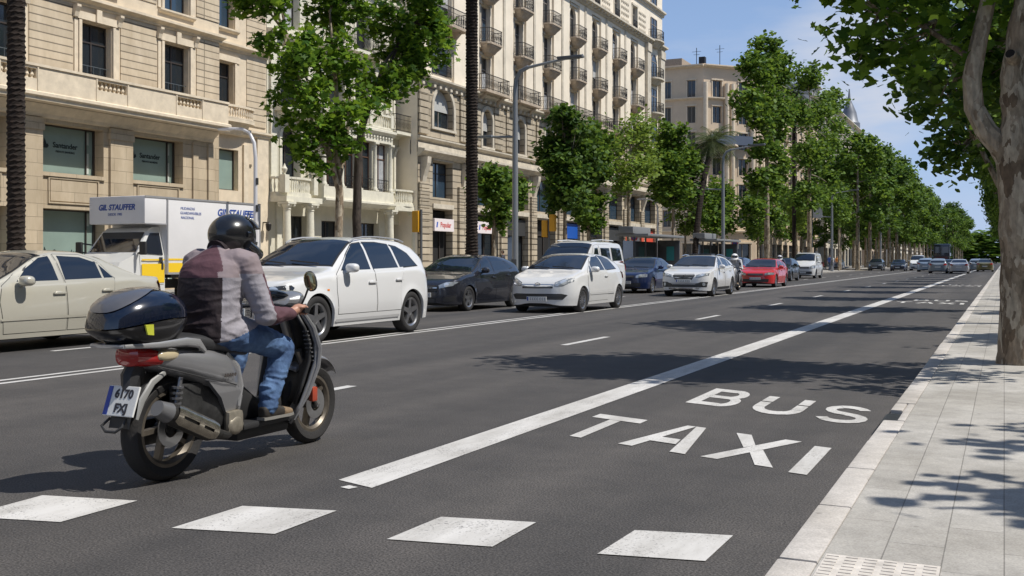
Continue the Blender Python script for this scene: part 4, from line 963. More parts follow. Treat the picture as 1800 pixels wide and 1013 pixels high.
class Body:
    """car skin: s runs from the nose (0) to the tail (L); section from sill to roof centre"""
    def __init__(S, L, W, belt, top, wf, wr, R_, zb=.20, nose=.45, tail=.35, lean=.36, nexp=2.6, flare=.012, crown=.06, tuck=.05, noseH=None):
        S.L, S.W, S.belt, S.top, S.wf, S.wr, S.R, S.zb, S.nose, S.tail, S.lean, S.nexp, S.flare, S.tuck = L, W, belt, top, wf, wr, R_, zb, nose, tail, lean, nexp, flare, tuck
        S.grid = np.linspace(0, L, 900); S._tab = None
    def hw(S, s):
        w = S.W/2; f = 1.0
        if s < S.nose: f = max(0, 1-(1-s/S.nose)**S.nexp)**(1/S.nexp)
        if s > S.L-S.tail: f = min(f, max(0, 1-(1-(S.L-s)/S.tail)**S.nexp)**(1/S.nexp))
        g = 1 - .035*max(0, 1-s/(S.L*.3))**1.5 - .03*max(0, 1-(S.L-s)/(S.L*.3))**1.5
        return w*f*g
    def B(S, s):
        b = float(smooth1([0,.08,.35,S.L-.35,S.L-.08,S.L], [S.zb+.07,S.zb+.01,S.zb,S.zb,S.zb+.02,S.zb+.10], s, .03))
        for c in (S.wf, S.wr):
            d = abs(s-c)
            if d <= S.R: b = max(b, S.rw0 + math.sqrt(max(0, S.R**2-d*d)) if d < S.R else b)
        return b
    rw0 = .31
    def Zb(S, s): return float(smooth1(*zip(*S.belt), s, .06))
    def Zt(S, s): return max(float(smooth1(*zip(*S.top), s, .05)), S.Zb(s)+.02)
    def sec(S, s):
        w, b, zb, zt = S.hw(s), S.B(s), S.Zb(s), S.Zt(s)
        zb = max(zb, b+.04); zt = max(zt, zb+.012); h = zt-zb; base = S.zb
        pts = []
        H = zb-base
        def g(z):
            t = (z-base)/max(.05, H); y = w*(.955 + .045*min(1, t/.35) if t < .35 else 1.0 - .055*((t-.35)/.65)**2)
            for c in (S.wf, S.wr):
                r = math.hypot(s-c, z-S.rw0)
                if r < S.R+.10: y += S.flare*(1-max(0, r-S.R)/.10)
            t2 = abs(t-.86)
            return min(y, w*1.03+.001)
        pts.append((max(0, g(b)-.05), b+.001)); 
        for k in range(9):
            z = b + (zb-b)*k/8; pts.append((g(z), z))
        yb = pts[-1][0]; l = S.lean*h
        if h > .25: l = min(l, yb*.5)
        c = min(.16, h*.35)
        pts += [(yb-.012, zb+.012 if h > .05 else zb+h*.2)]
        y1 = yb-.012
        for k in (.25,.5,.75): pts.append((y1-l*k*.92, zb+.012+(h*.86)*k))
        yr = y1-l*.92
        pts += [(yr-.02-.1*c, zb+h*.90), (yr-.05-.35*c, zb+h*.945), (max(yr-.10-c, yr*.7), zb+h*.965), (yr*.5, zb+h*.99), (0, zt)]
        return [(max(0,y), z) for y, z in pts]
    def mesh(S, n=84):
        ss = set(np.round(np.linspace(0, S.L, n), 4))
        for k in range(9): ss.add(round(S.nose*.5*(k/8)**2.2, 4)); ss.add(round(S.L - S.tail*.5*(k/8)**2.2, 4))
        for c in (S.wf, S.wr):
            for k in range(17): ss.add(round(c + S.R*.9995*math.cos(PI*k/16), 4))
            ss.add(round(c-S.R-.002,4)); ss.add(round(c+S.R+.002,4))
        ss = sorted(ss); ss = [a for i, a in enumerate(ss) if i == 0 or a-ss[i-1] > .0015]
        b = MB(); secs = [S.sec(s) for s in ss]; k = len(secs[0]); vs = []
        for s, c in zip(ss, secs):
            vs += [(-s, y, z) for y, z in c] + [(-s, -y, z) for y, z in c[-2::-1]]
        m = 2*k-1
        fs = [(i*m+j, (i+1)*m+j, (i+1)*m+j+1, i*m+j+1) for i in range(len(ss)-1) for j in range(m-1)]
        b.add(vs, fs)
        # floor
        fl = [(-s, c[0][0], c[0][1]) for s, c in zip(ss, secs)]
        return b
    def y_at(S, s, z):
        if S._tab is None:
            ks = np.concatenate([[0,.002,.005,.01,.018,.028,.04,.055,.075,.1,.13,.17,.21,.26], np.linspace(.32, S.L-.32, 90), S.L-np.array([.26,.21,.17,.13,.1,.075,.055,.04,.028,.018,.01,.005,.002,0])])
            kz = np.linspace(.15, 2.1, 150); T = np.array([S._col(a, kz) for a in ks]); S._tab = (ks, kz, T)
        ks, kz, T = S._tab
        if z < kz[0] or z > kz[-1]: return -1
        i = min(len(ks)-2, max(0, int(np.searchsorted(ks, s))-1)); j = min(len(kz)-2, int((z-kz[0])/(kz[1]-kz[0])))
        a = min(1, max(0, (s-ks[i])/(ks[i+1]-ks[i]))); q = [T[i][j],T[i+1][j],T[i][j+1],T[i+1][j+1]]
        if min(q) < 0: return S._y(s, z)
        c = (z-kz[j])/(kz[1]-kz[0]); return (q[0]*(1-a)+q[1]*a)*(1-c) + (q[2]*(1-a)+q[3]*a)*c
    def _col(S, s, kz):
        c = S.sec(s)[1:]; zz = np.array([p[1] for p in c]); yy = np.array([p[0] for p in c]); zz = np.maximum.accumulate(zz + np.arange(len(zz))*1e-9)
        return np.where(kz > zz[-1], -1, np.interp(kz, zz, yy))
    def _y(S, s, z):
        c = S.sec(s)[1:]; zz = [p[1] for p in c]; yy = [p[0] for p in c]
        for i in range(len(zz)-1):
            if zz[i] <= z <= zz[i+1]: t = (z-zz[i])/max(1e-6, zz[i+1]-zz[i]); return yy[i]+(yy[i+1]-yy[i])*t
        return yy[0] if z < zz[0] else -1
    def s_front(S, y, z, rear=False):
        y = min(abs(y), S.W/2*.915); lim = .8
        prev = None
        step = .012; s = 0.002
        while s < lim:
            q = S.L-s if rear else s
            if S.y_at(q, z) >= y: 
                lo, hi = max(0, s-step), s
                for _ in range(7):
                    m_ = (lo+hi)/2
                    if S.y_at(S.L-m_ if rear else m_, z) >= y: hi = m_
                    else: lo = m_
                return S.L-hi if rear else hi
            s += step if s < .6 else .03
        return S.L-lim if rear else lim
def poly_grid(poly, step=.07):
    bm = bmesh.new(); vs = [bm.verts.new((a, b, 0)) for a, b in poly]; bm.faces.new(vs)
    xs = [p[0] for p in poly]; ys = [p[1] for p in poly]
    for ax, lo, hi in ((0, min(xs), max(xs)), (1, min(ys), max(ys))):
        k = math.ceil(lo/step)
        while k*step < hi:
            n = (1,0,0) if ax == 0 else (0,1,0); c = (k*step,0,0) if ax == 0 else (0,k*step,0)
            bmesh.ops.bisect_plane(bm, geom=bm.verts[:]+bm.edges[:]+bm.faces[:], plane_co=c, plane_no=n, dist=1e-5); k += 1
    bm.verts.index_update(); V = [tuple(v.co[:2]) for v in bm.verts]; F = [[v.index for v in f.verts] for f in bm.faces]; bm.free(); return V, F
def side_patch(b, S, poly, off=.005, sides=(1,-1), mi=0, step=.08):
    V, F = poly_grid(poly, step)
    for sd_ in sides:
        b.add([(-s, sd_*(S.y_at(s, z)+off), z) for s, z in V], [f if sd_ > 0 else f[::-1] for f in F], mi)
def front_patch(b, S, poly, off=.006, rear=False, mi=0, step=.05, mirror=False):
    V, F = poly_grid(poly, step)
    for sg_ in ((1,-1) if mirror else (1,)):
        b.add([(-(S.s_front(y, z, rear) + (off if rear else -off)), sg_*y, z) for y, z in V], F, mi)
def top_patch(b, S, s0, s1, inset, off=.005, n=8, m=8, mi=0, inset2=None):
    """glass on the sloping screen: between stations, inset from the roof corners"""
    vs = []
    for i in range(n+1):
        s = s0 + (s1-s0)*i/n; c = S.sec(s)[-5:]; ys = [p[0] for p in c][::-1]; zs = [p[1] for p in c][::-1]
        yc = max(.02, c[0][0] - (inset + ((inset2 or inset)-inset)*i/n))
        for j in range(-m, m+1):
            y = yc*j/m; z = np.interp(abs(y), ys, zs); vs.append((-s, y, z+off))
    k = 2*m+1
    b.add(vs, [(i*k+j, i*k+j+1, (i+1)*k+j+1, (i+1)*k+j) for i in range(n) for j in range(k-1)], mi)
def inset_poly(poly, d):
    n = len(poly); area = sum(poly[i][0]*poly[(i+1)%n][1]-poly[(i+1)%n][0]*poly[i][1] for i in range(n)); sg_ = 1 if area > 0 else -1; out = []
    for i in range(n):
        p0, p1, p2 = Vector(poly[i-1]), Vector(poly[i]), Vector(poly[(i+1)%n]); a = (p1-p0).normalized(); b = (p2-p1).normalized()
        na = Vector((-a.y, a.x))*sg_; nb = Vector((-b.y, b.x))*sg_; v = na+nb
        if v.length < 1e-6: v = na
        v.normalize(); out.append(tuple(p1 + v*d/max(.35, v.dot(na))))
    return out
WCACHE = {}
def wheel(par, r, w, x, y, side, style='five', rimr=.70, rimm=None):
    rimm = rimm or RIMM; key = (r, w, style, side, rimr, rimm.name)
    if key in WCACHE: return dup(WCACHE[key], (x, y, r), parent=par)
    sd_ = side; hw_ = w/2
    h = MB(); h.lathe([(.02,-.02*sd_),(r*.42,-.02*sd_),(r*.42,-.05*sd_),(.02,-.05*sd_)], 20, axis='y'); h.lathe([(r*rimr*.97,-hw_*.8*sd_),(r*rimr*.97,.02*sd_),(r*rimr*.9,-.06*sd_),(.02,-.07*sd_)], 24, axis='y'); o = h.build('wheel', RIMD, par, smooth=True, loc=(x, y, r))
    t = MB(); rr_ = r*rimr
    t.lathe([(rr_,-hw_*.85),(rr_+.02,-hw_*.97),(r-.055,-hw_),(r-.022,-hw_*.93),(r-.004,-hw_*.78),(r,-hw_*.4),(r,hw_*.4),(r-.004,hw_*.78),(r-.022,hw_*.93),(r-.055,hw_),(rr_+.02,hw_*.97),(rr_,hw_*.85)], 36, axis='y'); t.build('tyre', RUBBER, o, smooth=True)
    q = MB(); yo = hw_*.82*sd_
    q.lathe([(rr_,yo*.2),(rr_+.008,yo),(rr_-.006,yo*1.04),(rr_-.03,yo*.85),(rr_-.045,yo*.2)], 36, axis='y')
    q.lathe([(.0,yo*.80),(.035,yo*.82),(.065,yo*.72),(.07,yo*.3)], 16, axis='y')
    n = {'five':5,'seven':7,'ten':10,'multi':14,'cap':9}[style]; sw = {'five':.075,'seven':.045,'ten':.028,'multi':.018,'cap':.06}[style]
    for k in range(n):
        a = 2*PI*k/n + .3
        for (r0, r1, w0_, w1_) in ((.05, rr_-.012, sw*1.2 if style=='five' else sw, sw*(1.0 if style!='five' else .85)),):
            ca, sa = math.cos(a), math.sin(a); y0, y1 = yo*.78, yo*.90
            P = lambda rr2, ww2, yy: (ca*rr2 - sa*ww2, yy, sa*rr2 + ca*ww2)
            vs = [P(r0,-w0_/2,y0),P(r0,w0_/2,y0),P(r1,w1_/2,y1),P(r1,-w1_/2,y1),P(r0,-w0_/2,y0-.03*sd_),P(r0,w0_/2,y0-.03*sd_),P(r1,w1_/2,y1-.05*sd_),P(r1,-w1_/2,y1-.05*sd_)]
            q.add(vs, [(0,1,2,3),(7,6,5,4),(0,4,5,1),(1,5,6,2),(2,6,7,3),(3,7,4,0)])
    q.build('rim', rimm, o, smooth=True, ang=30)
    WCACHE[key] = o
    return o
def door(par, S, poly, m, sides=(1,-1), handle=None):
    for sd_ in sides:
        b = MB(); side_patch(b, S, inset_poly(poly, -.0035), .0022, (sd_,), 1); side_patch(b, S, inset_poly(poly, .0035), .0055, (sd_,), 0)
        o = b.build('door', [m, BLKP], par, smooth=True, fix=False)
        if handle:
            s, z = handle; y = S.y_at(s, z); q = MB(); q.rbox(-s-.11, -s+.11, sd_*(y+.012), sd_*(y+.036), z-.014, z+.014, .006); q.ball((-s, sd_*(y+.004), z-.004), (.07,.010,.032), 12, 6); q.build('handle', m, o, smooth=True)
def mirror(par, S, s, z, m, size=(.09,.11,.075)):
    for sd_ in (1,-1):
        y = S.y_at(s, z-.03)
        b = MB(); b.ball((-s, sd_*(y+.14), z+.02), size, 14, 9, .72); b.bar((-s-.02, sd_*(y-.03), z-.06), (-s, sd_*(y+.09), z-.03), .06, .035)
        o = b.build('wing_mirror', m, par, smooth=True)
        q = MB(); q.ball((-s-size[0]*.55, sd_*(y+.14), z+.02), (.045, size[1]*.86, size[2]*.82), 12, 7, .7); q.build('mirror_glass', BLKP, o, smooth=True)
def build_car(name, label, cat, loc, rz, S, m, doors, wins, screen, rscreen, lights, tails, grille=None, rw=.31, tw=.20, wstyle='five', mir=None, handles=(), extras=None, group=None, plate=.42, lampm=None, cladding=None, rimr=.70, track=None, platez=.42, back=False, res=84, rimm=None):
    """lights/tails/grille: outline polygons in (y, z) as seen from the front/rear"""
    cx = -S.L/2; S.rw0 = rw
    o = thing(name, label, cat, loc, rz, group)
    def T(ob): ob.location.x += S.L/2; return ob
    before = set(bpy.data.objects)
    body = S.mesh(res).build('body', m, o, smooth=True, ang=40)
    u = MB(); u.box(-S.L+.25, -.25, -S.W*.36, S.W*.36, S.zb-.03, S.zb+.3)
    for c in (S.wf, S.wr):
        for sd_ in (1,-1):
            n = 16; R_ = S.R-.004
            pts = [(-c + R_*math.cos(PI*k/n), rw + R_*math.sin(PI*k/n)) for k in range(n+1)]; y0, y1 = sd_*(S.W/2-.06), sd_*(S.W/2-.34)
            u.add([(x,y0,z) for x,z in pts] + [(x,y1,z) for x,z in pts], [(i,i+1,n+2+i,n+1+i) for i in range(n)] + [tuple(range(n+1,2*n+2))])
    u.build('underbody', BLKP, o, fix=False)
    for i, poly in enumerate(doors): door(o, S, poly, m, handle=handles[i] if i < len(handles) else None)
    for poly in wins:
        for sd_ in (1,-1):
            b = MB(); side_patch(b, S, inset_poly(poly, -.016), .004, (sd_,)); w_ = b.build('side_window', BLKP, o, smooth=True, fix=False)
            b = MB(); side_patch(b, S, poly, .008, (sd_,)); b.build('pane', CGL, w_, smooth=True, fix=False)
    b = MB(); top_patch(b, S, screen[0]-.03, screen[1]+.02, -.004, .003); w_ = b.build('windscreen', BLKP, o, smooth=True, fix=False)
    b = MB(); top_patch(b, S, screen[0], screen[1], .03, .008); b.build('pane', CGL, w_, smooth=True, fix=False)
    b = MB(); b.bar((-screen[0]+.05,.55,S.Zt(screen[0])+.025),(-screen[0]-.03,-.05,S.Zt(screen[0]+.06)+.03),.02); b.bar((-screen[0]+.05,-.1,S.Zt(screen[0])+.025),(-screen[0]-.03,-.62,S.Zt(screen[0]+.06)+.03),.02); b.build('wipers', BLKP, w_)
    if rscreen: b = MB(); top_patch(b, S, rscreen[0], rscreen[1], .06, .007); b.build('rear_window', CGL, o, smooth=True, fix=False)
    for sd_ in (1,-1):
        b = MB(); pol = [(sd_*y, z) for y, z in lights]; front_patch(b, S, inset_poly(pol, -.006), .003, mi=1); front_patch(b, S, pol, .007, mi=0); hl = b.build('headlight', [lampm or LAMPG, BLKP], o, smooth=True, fix=False)
        cy = sum(p[0] for p in pol)/len(pol); cz = sum(p[1] for p in pol)/len(pol); b = MB()
        rr_ = .5*(max(p[1] for p in lights)-min(p[1] for p in lights))*.72; n = 16; pl = [(cy+rr_*math.cos(2*PI*k/n), cz+rr_*math.sin(2*PI*k/n)) for k in range(n)]
        front_patch(b, S, pl, .011); b.build('lamp_lens', mat('lamp_lens', (.75,.78,.8), .05, .5, coat=1), hl, smooth=True, fix=False)
        b = MB(); front_patch(b, S, [(sd_*y, z) for y, z in tails], .006, True); b.build('tail_light', LAMPR, o, smooth=True, fix=False)
    if grille:
        for kind, pol in grille:
            b = MB(); front_patch(b, S, pol, .005)
            g_ = b.build('grille' if kind != 'c' else 'chrome_strip', {'b': BLKP, 'c': CHROME, 'p': m}[kind], o, smooth=True, fix=False)
            if kind == 'b' and max(p[0] for p in pol)-min(p[0] for p in pol) > .5:
                z0, z1 = min(p[1] for p in pol), max(p[1] for p in pol); q = MB()
                for k in range(1, 4):
                    z = z0+(z1-z0)*k/4; ya = max(p[0] for p in pol)*.86
                    front_patch(q, S, [(-ya,z-.006),(ya,z-.006),(ya,z+.006),(-ya,z+.006)], .010)
                q.build('grille_bars', mat('grille_bar', (.12,.12,.12), .4, .5), g_, fix=False)
    z = platez; b = MB(); s0 = S.s_front(.0, z); b.rbox(-s0+.006, -s0+.02, -.26, .26, z-.055, z+.055, .004); p_ = b.build('number_plate', PLATE, o)
    b = MB(); b.box(-s0+.0205, -s0+.022, -.25, -.215, z-.045, z+.045); b.build('plate_band', mat('plate_blue', (.02,.06,.35), .5), p_)
    q = MB()
    for k in range(7):
        y = -.15+k*.058+(.02 if k > 3 else 0); q.box(-s0+.0205, -s0+.022, y-.017, y+.017, z-.03, z-.021); q.box(-s0+.0205, -s0+.022, y-.017, y-.008, z-.0205, z+.03); q.box(-s0+.0205, -s0+.022, y-.0075, y+.017, z+.021, z+.03)
    q.build('plate_characters', PLTXT, p_)
    s1 = S.s_front(0, .62, True); b = MB(); b.rbox(-s1-.02, -s1-.004, -.26, .26, .62-.055, .62+.055, .004); b.build('number_plate', PLATE, o)
    if cladding:
        for kind, pol in cladding:
            b = MB(); side_patch(b, S, pol, .012); b.build('side_trim', {'b': BLKP, 'c': CHROME, 'm': m}[kind], o, smooth=True, fix=False)
    if mir: mirror(o, S, mir[0], mir[1], m)
    new = [x for x in bpy.data.objects if x not in before and x.parent == o]
    if extras: extras(o, S, m)
    new = [x for x in bpy.data.objects if x not in before and x.parent == o]
    for x in new: x.location.x += S.L/2
    tr = (track or S.W/2-tw/2-.015)
    for c in (S.wf, S.wr):
        for sd_ in (1,-1): wheel(o, rw, tw, -c+S.L/2, sd_*tr, sd_, wstyle, rimr, rimm)
    return o
DN = R(-90)   # nose towards the camera end of the street (-Y)
UP = R(90)
def at_front(u_side, v_front_axle, S, rz=DN):
    """place so that the near side is at u_side and the front axle at v"""
    return (u_side - S.W/2, v_front_axle + (S.L/2 - S.wf), 0)

# --- white SUV
S = Body(4.63, 1.88, [(0,.62),(.06,.78),(.25,.90),(.9,.985),(1.3,1.03),(2.6,1.075),(4.1,1.12),(4.5,1.06),(4.63,.9)],
         [(0,.64),(.05,.84),(.2,.96),(.6,1.03),(1.15,1.10),(1.42,1.16),(1.75,1.38),(2.15,1.61),(2.5,1.67),(3.1,1.68),(3.7,1.645),(4.05,1.55),(4.32,1.38),(4.52,1.13),(4.63,.93)], .90, 3.71, .405, zb=.235, nose=.5, tail=.5, lean=.40, nexp=2.7, flare=.022)
S.rw0 = .365
def suv_x(o, S, m):
    for sd_ in (1,-1):
        b = MB(); pts = [(-s, sd_*(S.y_at(s, S.Zb(s)+.82*(S.Zt(s)-S.Zb(s)))-.03), S.Zt(s)*1.0-.035) for s in (2.15,2.3,2.6,3.0,3.4,3.7,3.85)]
        pts[0] = (pts[0][0], pts[0][1], pts[0][2]-.03); b.tube([(x,y,z+.03) for x,y,z in pts], .014, 8); b.build('roof_rail', mat('rail_grey', (.5,.5,.5), .35, .5), o, smooth=True)
        b = MB(); side_patch(b, S, [(1.34,.30),(3.26,.30),(3.26,.345),(1.34,.345)], .014, (sd_,)); b.build('sill_trim', mat('sill_grey', (.42,.42,.42), .5), o, smooth=True, fix=False)
    b = MB(); b.ball((-3.75,0,S.Zt(3.75)+.03),(.06,.02,.035),10,6); b.build('aerial_fin', m, o, smooth=True)
    for sd_ in (1,-1):
        b = MB(); n = 14; cy, cz = sd_*.66, .42; front_patch(b, S, [(cy+.055*math.cos(2*PI*k/n), cz+.055*math.sin(2*PI*k/n)) for k in range(n)], .01); b.build('fog_lamp', LAMPG, o, smooth=True, fix=False)
    for sd_ in (1,-1):
        b = MB(); side_patch(b, S, [(1.14,.80),(1.2,.80),(1.2,.825),(1.14,.825)], .006, (sd_,)); b.build('badge', ORANGE, o, fix=False)
suv = build_car('suv', 'white SUV with roof rails and five spoke wheels just past the scooter rider', 'car', at_front(-9.50, 13.35, S), DN, S, paint('suv_white', (.68,.68,.675), 0, .3),
    [[(1.43,.42),(1.40,.80),(1.44,1.05),(1.83,1.32),(2.12,1.51),(2.50,1.555),(2.54,1.07),(2.54,.42)], [(2.56,.42),(2.56,1.07),(2.52,1.555),(3.1,1.555),(3.45,1.50),(3.52,1.12),(3.34,.86),(3.30,.62),(3.30,.42)]],
    [[(1.60,1.11),(2.46,1.125),(2.44,1.565),(2.18,1.54),(1.90,1.36)], [(2.53,1.13),(3.34,1.15),(3.26,1.545),(2.9,1.575),(2.51,1.57)], [(3.40,1.155),(4.00,1.185),(3.80,1.39),(3.52,1.51),(3.33,1.535)]],
    (1.48,2.20), (4.08,4.42), [(.44,.70),(.86,.74),(.90,.86),(.84,.90),(.56,.86),(.42,.80)], [(.55,.95),(.88,.98),(.86,1.08),(.55,1.08)],
    [('c', [(-.40,.40),(.40,.40),(.43,.84),(-.43,.84)]), ('b', [(-.37,.43),(.37,.43),(.40,.81),(-.40,.81)]), ('b', [(.50,.32),(.84,.35),(.84,.50),(.52,.46)]), ('b', [(-.50,.32),(-.84,.35),(-.84,.50),(-.52,.46)])],
    rw=.365, tw=.235, wstyle='five', mir=(1.72,1.13), handles=((2.42,.91),(3.28,.94)), extras=suv_x, lampm=LAMPD, platez=.50)

# --- champagne saloon, nearest on the left
S = Body(4.58, 1.80, [(0,.58),(.08,.70),(.5,.80),(1.2,.89),(2.6,.945),(3.9,.98),(4.4,.95),(4.58,.80)],
         [(0,.60),(.06,.74),(.4,.84),(.9,.92),(1.28,.97),(1.65,1.14),(2.05,1.36),(2.45,1.43),(2.9,1.42),(3.25,1.33),(3.6,1.17),(3.92,1.04),(4.25,1.02),(4.48,.99),(4.58,.85)], .90, 3.61, .35, zb=.19, nose=.5, tail=.4, lean=.42, flare=.012)
S.rw0 = .315
def volvo_x(o, S, m):
    for sd_ in (1,-1):
        b = MB(); side_patch(b, S, [(1.30,.44),(3.22,.44),(3.22,.475),(1.30,.475)], .014, (sd_,)); b.build('side_moulding', m, o, smooth=True, fix=False)
volvo = build_car('saloon_car', 'champagne coloured saloon car in the far lane at the left edge', 'car', (-12.35-.90, 11.0, 0), DN, S, paint('champagne', (.50,.475,.395), .2, .30),
    [[(1.36,.26),(1.30,.70),(1.36,.92),(1.72,1.15),(2.06,1.31),(2.36,1.365),(2.42,.955),(2.42,.26)], [(2.44,.26),(2.44,.955),(2.38,1.365),(2.85,1.36),(3.15,1.27),(3.38,1.0),(3.34,.78),(3.22,.56),(3.16,.26)]],
    [[(1.62,.975),(2.33,.985),(2.29,1.335),(2.12,1.31),(1.82,1.15)], [(2.45,.99),(3.14,1.005),(3.10,1.24),(2.85,1.32),(2.44,1.34)], [(3.18,1.005),(3.36,1.01),(3.15,1.21)]],
    (1.34,2.16), (3.2,3.86), [(.42,.58),(.84,.60),(.86,.70),(.42,.72)], [(.56,.74),(.85,.74),(.86,.95),(.70,.97)],
    [('b', [(-.32,.52),(.32,.52),(.36,.72),(-.36,.72)]), ('b', [(-.6,.27),(.6,.27),(.6,.38),(-.6,.38)])],
    rw=.315, tw=.205, wstyle='seven', mir=(1.66,.965), handles=((2.30,.80),(3.20,.82)), extras=volvo_x)

# --- grey hatchback (sporty)
S = Body(4.29, 1.78, [(0,.52),(.05,.64),(.3,.76),(.9,.86),(1.4,.91),(2.6,.95),(3.8,1.0),(4.15,.97),(4.29,.82)],
         [(0,.54),(.05,.68),(.25,.80),(.7,.90),(1.18,.97),(1.55,1.13),(2.0,1.36),(2.4,1.43),(2.9,1.42),(3.4,1.36),(3.8,1.25),(4.05,1.09),(4.2,.96),(4.29,.84)], .87, 3.57, .345, zb=.18, nose=.55, tail=.45, lean=.42)
S.rw0 = .315
aclass = build_car('hatchback_car', 'dark grey five door hatchback queuing behind the white SUV', 'car', (-12.15-.89, 23.5+2.145-.87, 0), DN, S, paint('graphite', (.040,.042,.054), .6, .25),
    [[(1.32,.26),(1.26,.70),(1.36,.93),(1.7,1.16),(2.02,1.33),(2.30,1.37),(2.36,.96),(2.36,.26)], [(2.38,.26),(2.38,.96),(2.32,1.37),(2.85,1.36),(3.2,1.31),(3.34,1.02),(3.24,.76),(3.14,.5),(3.10,.26)]],
    [[(1.56,.985),(2.28,1.0),(2.24,1.34),(2.08,1.32),(1.80,1.18)], [(2.40,1.005),(3.20,1.04),(3.08,1.29),(2.80,1.34),(2.38,1.345)], [(3.26,1.045),(3.56,1.08),(3.36,1.20),(3.14,1.27)]],
    (1.26,2.10), (3.86,4.12), [(.46,.58),(.74,.64),(.84,.74),(.62,.74),(.44,.66)], [(.5,.82),(.84,.84),(.84,.94),(.6,.95)],
    [('b', [(-.42,.50),(.42,.50),(.46,.66),(-.46,.66)]), ('c', [(-.40,.585),(.40,.585),(.40,.605),(-.40,.605)]), ('b', [(-.36,.22),(.36,.22),(.40,.34),(-.40,.34)]), ('b', [(.52,.24),(.80,.27),(.80,.40),(.58,.36)]), ('b', [(-.52,.24),(-.80,.27),(-.80,.40),(-.58,.36)])],
    rw=.315, tw=.21, wstyle='five', mir=(1.62,1.0), handles=((2.26,.83),(3.18,.88)))

# --- white three door hatchback
S = Body(4.27, 1.77, [(0,.56),(.04,.66),(.3,.80),(.8,.90),(1.3,.955),(2.6,.99),(3.6,.97),(4.1,.93),(4.27,.78)],
         [(0,.58),(.04,.70),(.22,.84),(.6,.95),(.98,1.03),(1.35,1.20),(1.8,1.40),(2.2,1.46),(2.7,1.455),(3.2,1.40),(3.6,1.28),(3.9,1.12),(4.12,.98),(4.27,.82)], .86, 3.47, .345, zb=.18, nose=.62, tail=.6, lean=.42, nexp=2.5)
S.rw0 = .31
def c4x(o, S, m):
    b = MB()
    for z0 in (.0, .035): 
        for sd_ in (1,-1): s0 = S.s_front(0, .70); b.bar((-s0+.02,0,.705+z0),(-s0+.015,sd_*.07,.67+z0),.014,.016)
    b.build('chevron_emblem', CHROME, o)
    for sd_ in (1,-1):
        b = MB(); side_patch(b, S, [(1.30,.42),(3.05,.42),(3.05,.475),(1.30,.475)], .014, (sd_,)); b.build('side_moulding', m, o, smooth=True, fix=False)
c4 = build_car('hatchback_car', 'white three door hatchback with rounded nose in front of the white van', 'car', (-9.30-.885, 24.05+2.135-.86, 0), DN, S, paint('hatch_white', (.66,.66,.65), 0, .32),
    [[(1.22,.26),(1.18,.72),(1.26,.98),(1.6,1.22),(1.9,1.37),(2.45,1.42),(2.66,1.0),(2.62,.26)]],
    [[(1.42,1.0),(1.56,1.01),(1.56,1.15),(1.5,1.13)], [(1.60,1.01),(2.50,1.03),(2.36,1.385),(1.95,1.36),(1.62,1.19)], [(2.56,1.03),(3.42,1.06),(3.1,1.29),(2.75,1.365),(2.42,1.39)]],
    (1.06,1.92), (3.62,4.05), [(.44,.66),(.62,.66),(.80,.76),(.80,.84),(.66,.84),(.44,.74)], [(.55,.80),(.84,.8),(.84,.98),(.7,1.0)],
    [('b', [(-.40,.60),(.40,.60),(.40,.645),(-.40,.645)]), ('c', [(-.42,.685),(.42,.685),(.42,.70),(-.42,.70)]), ('b', [(-.62,.33),(.62,.33),(.72,.44),(.60,.47),(-.60,.47),(-.72,.44)])],
    rw=.31, tw=.20, wstyle='multi', mir=(1.46,1.03), handles=((2.50,.87),), extras=c4x, platez=.345)

# --- white crossover with black lower trim
S = Body(4.37, 1.80, [(0,.60),(.05,.70),(.3,.82),(.9,.92),(1.4,.97),(2.6,1.0),(3.8,1.05),(4.2,1.0),(4.37,.82)],
         [(0,.62),(.05,.74),(.25,.86),(.7,.96),(1.25,1.03),(1.6,1.20),(2.05,1.42),(2.45,1.475),(2.9,1.465),(3.4,1.40),(3.8,1.27),(4.05,1.13),(4.25,.99),(4.37,.86)], .88, 3.53, .36, zb=.21, nose=.5, tail=.45, lean=.42)
S.rw0 = .325
def v40x(o, S, m):
    for sd_ in (1,-1):
        b = MB(); pts = [(-s, sd_*(S.y_at(s, S.Zb(s)+.82*(S.Zt(s)-S.Zb(s)))-.03), S.Zt(s)+.015) for s in (2.1,2.5,3.0,3.5)]; b.tube(pts, .016, 7); b.build('roof_rail', CHROME, o, smooth=True)
        b = MB(); n = 12; cy, cz = sd_*.70, .44; front_patch(b, S, [(cy+.05*math.cos(2*PI*k/n), cz+.06*math.sin(2*PI*k/n)) for k in range(n)], .012); b.build('fog_lamp', LAMPG, o, smooth=True, fix=False)
    b = MB(); s0 = S.s_front(0,.71); b.lathe([(.055,0),(.055,.02),(.035,.02),(.035,0)], 14, (-s0+.005,0,.71), 'x'); b.bar((-s0+.02,.03,.74),(-s0+.02,.065,.775),.014); b.build('round_emblem', CHROME, o)
    b = MB(); b.rbox(-2.9, -2.35, -.40, .40, S.Zt(2.6)+.01, S.Zt(2.6)+.045, .01); b.build('sunroof', CGL, o)
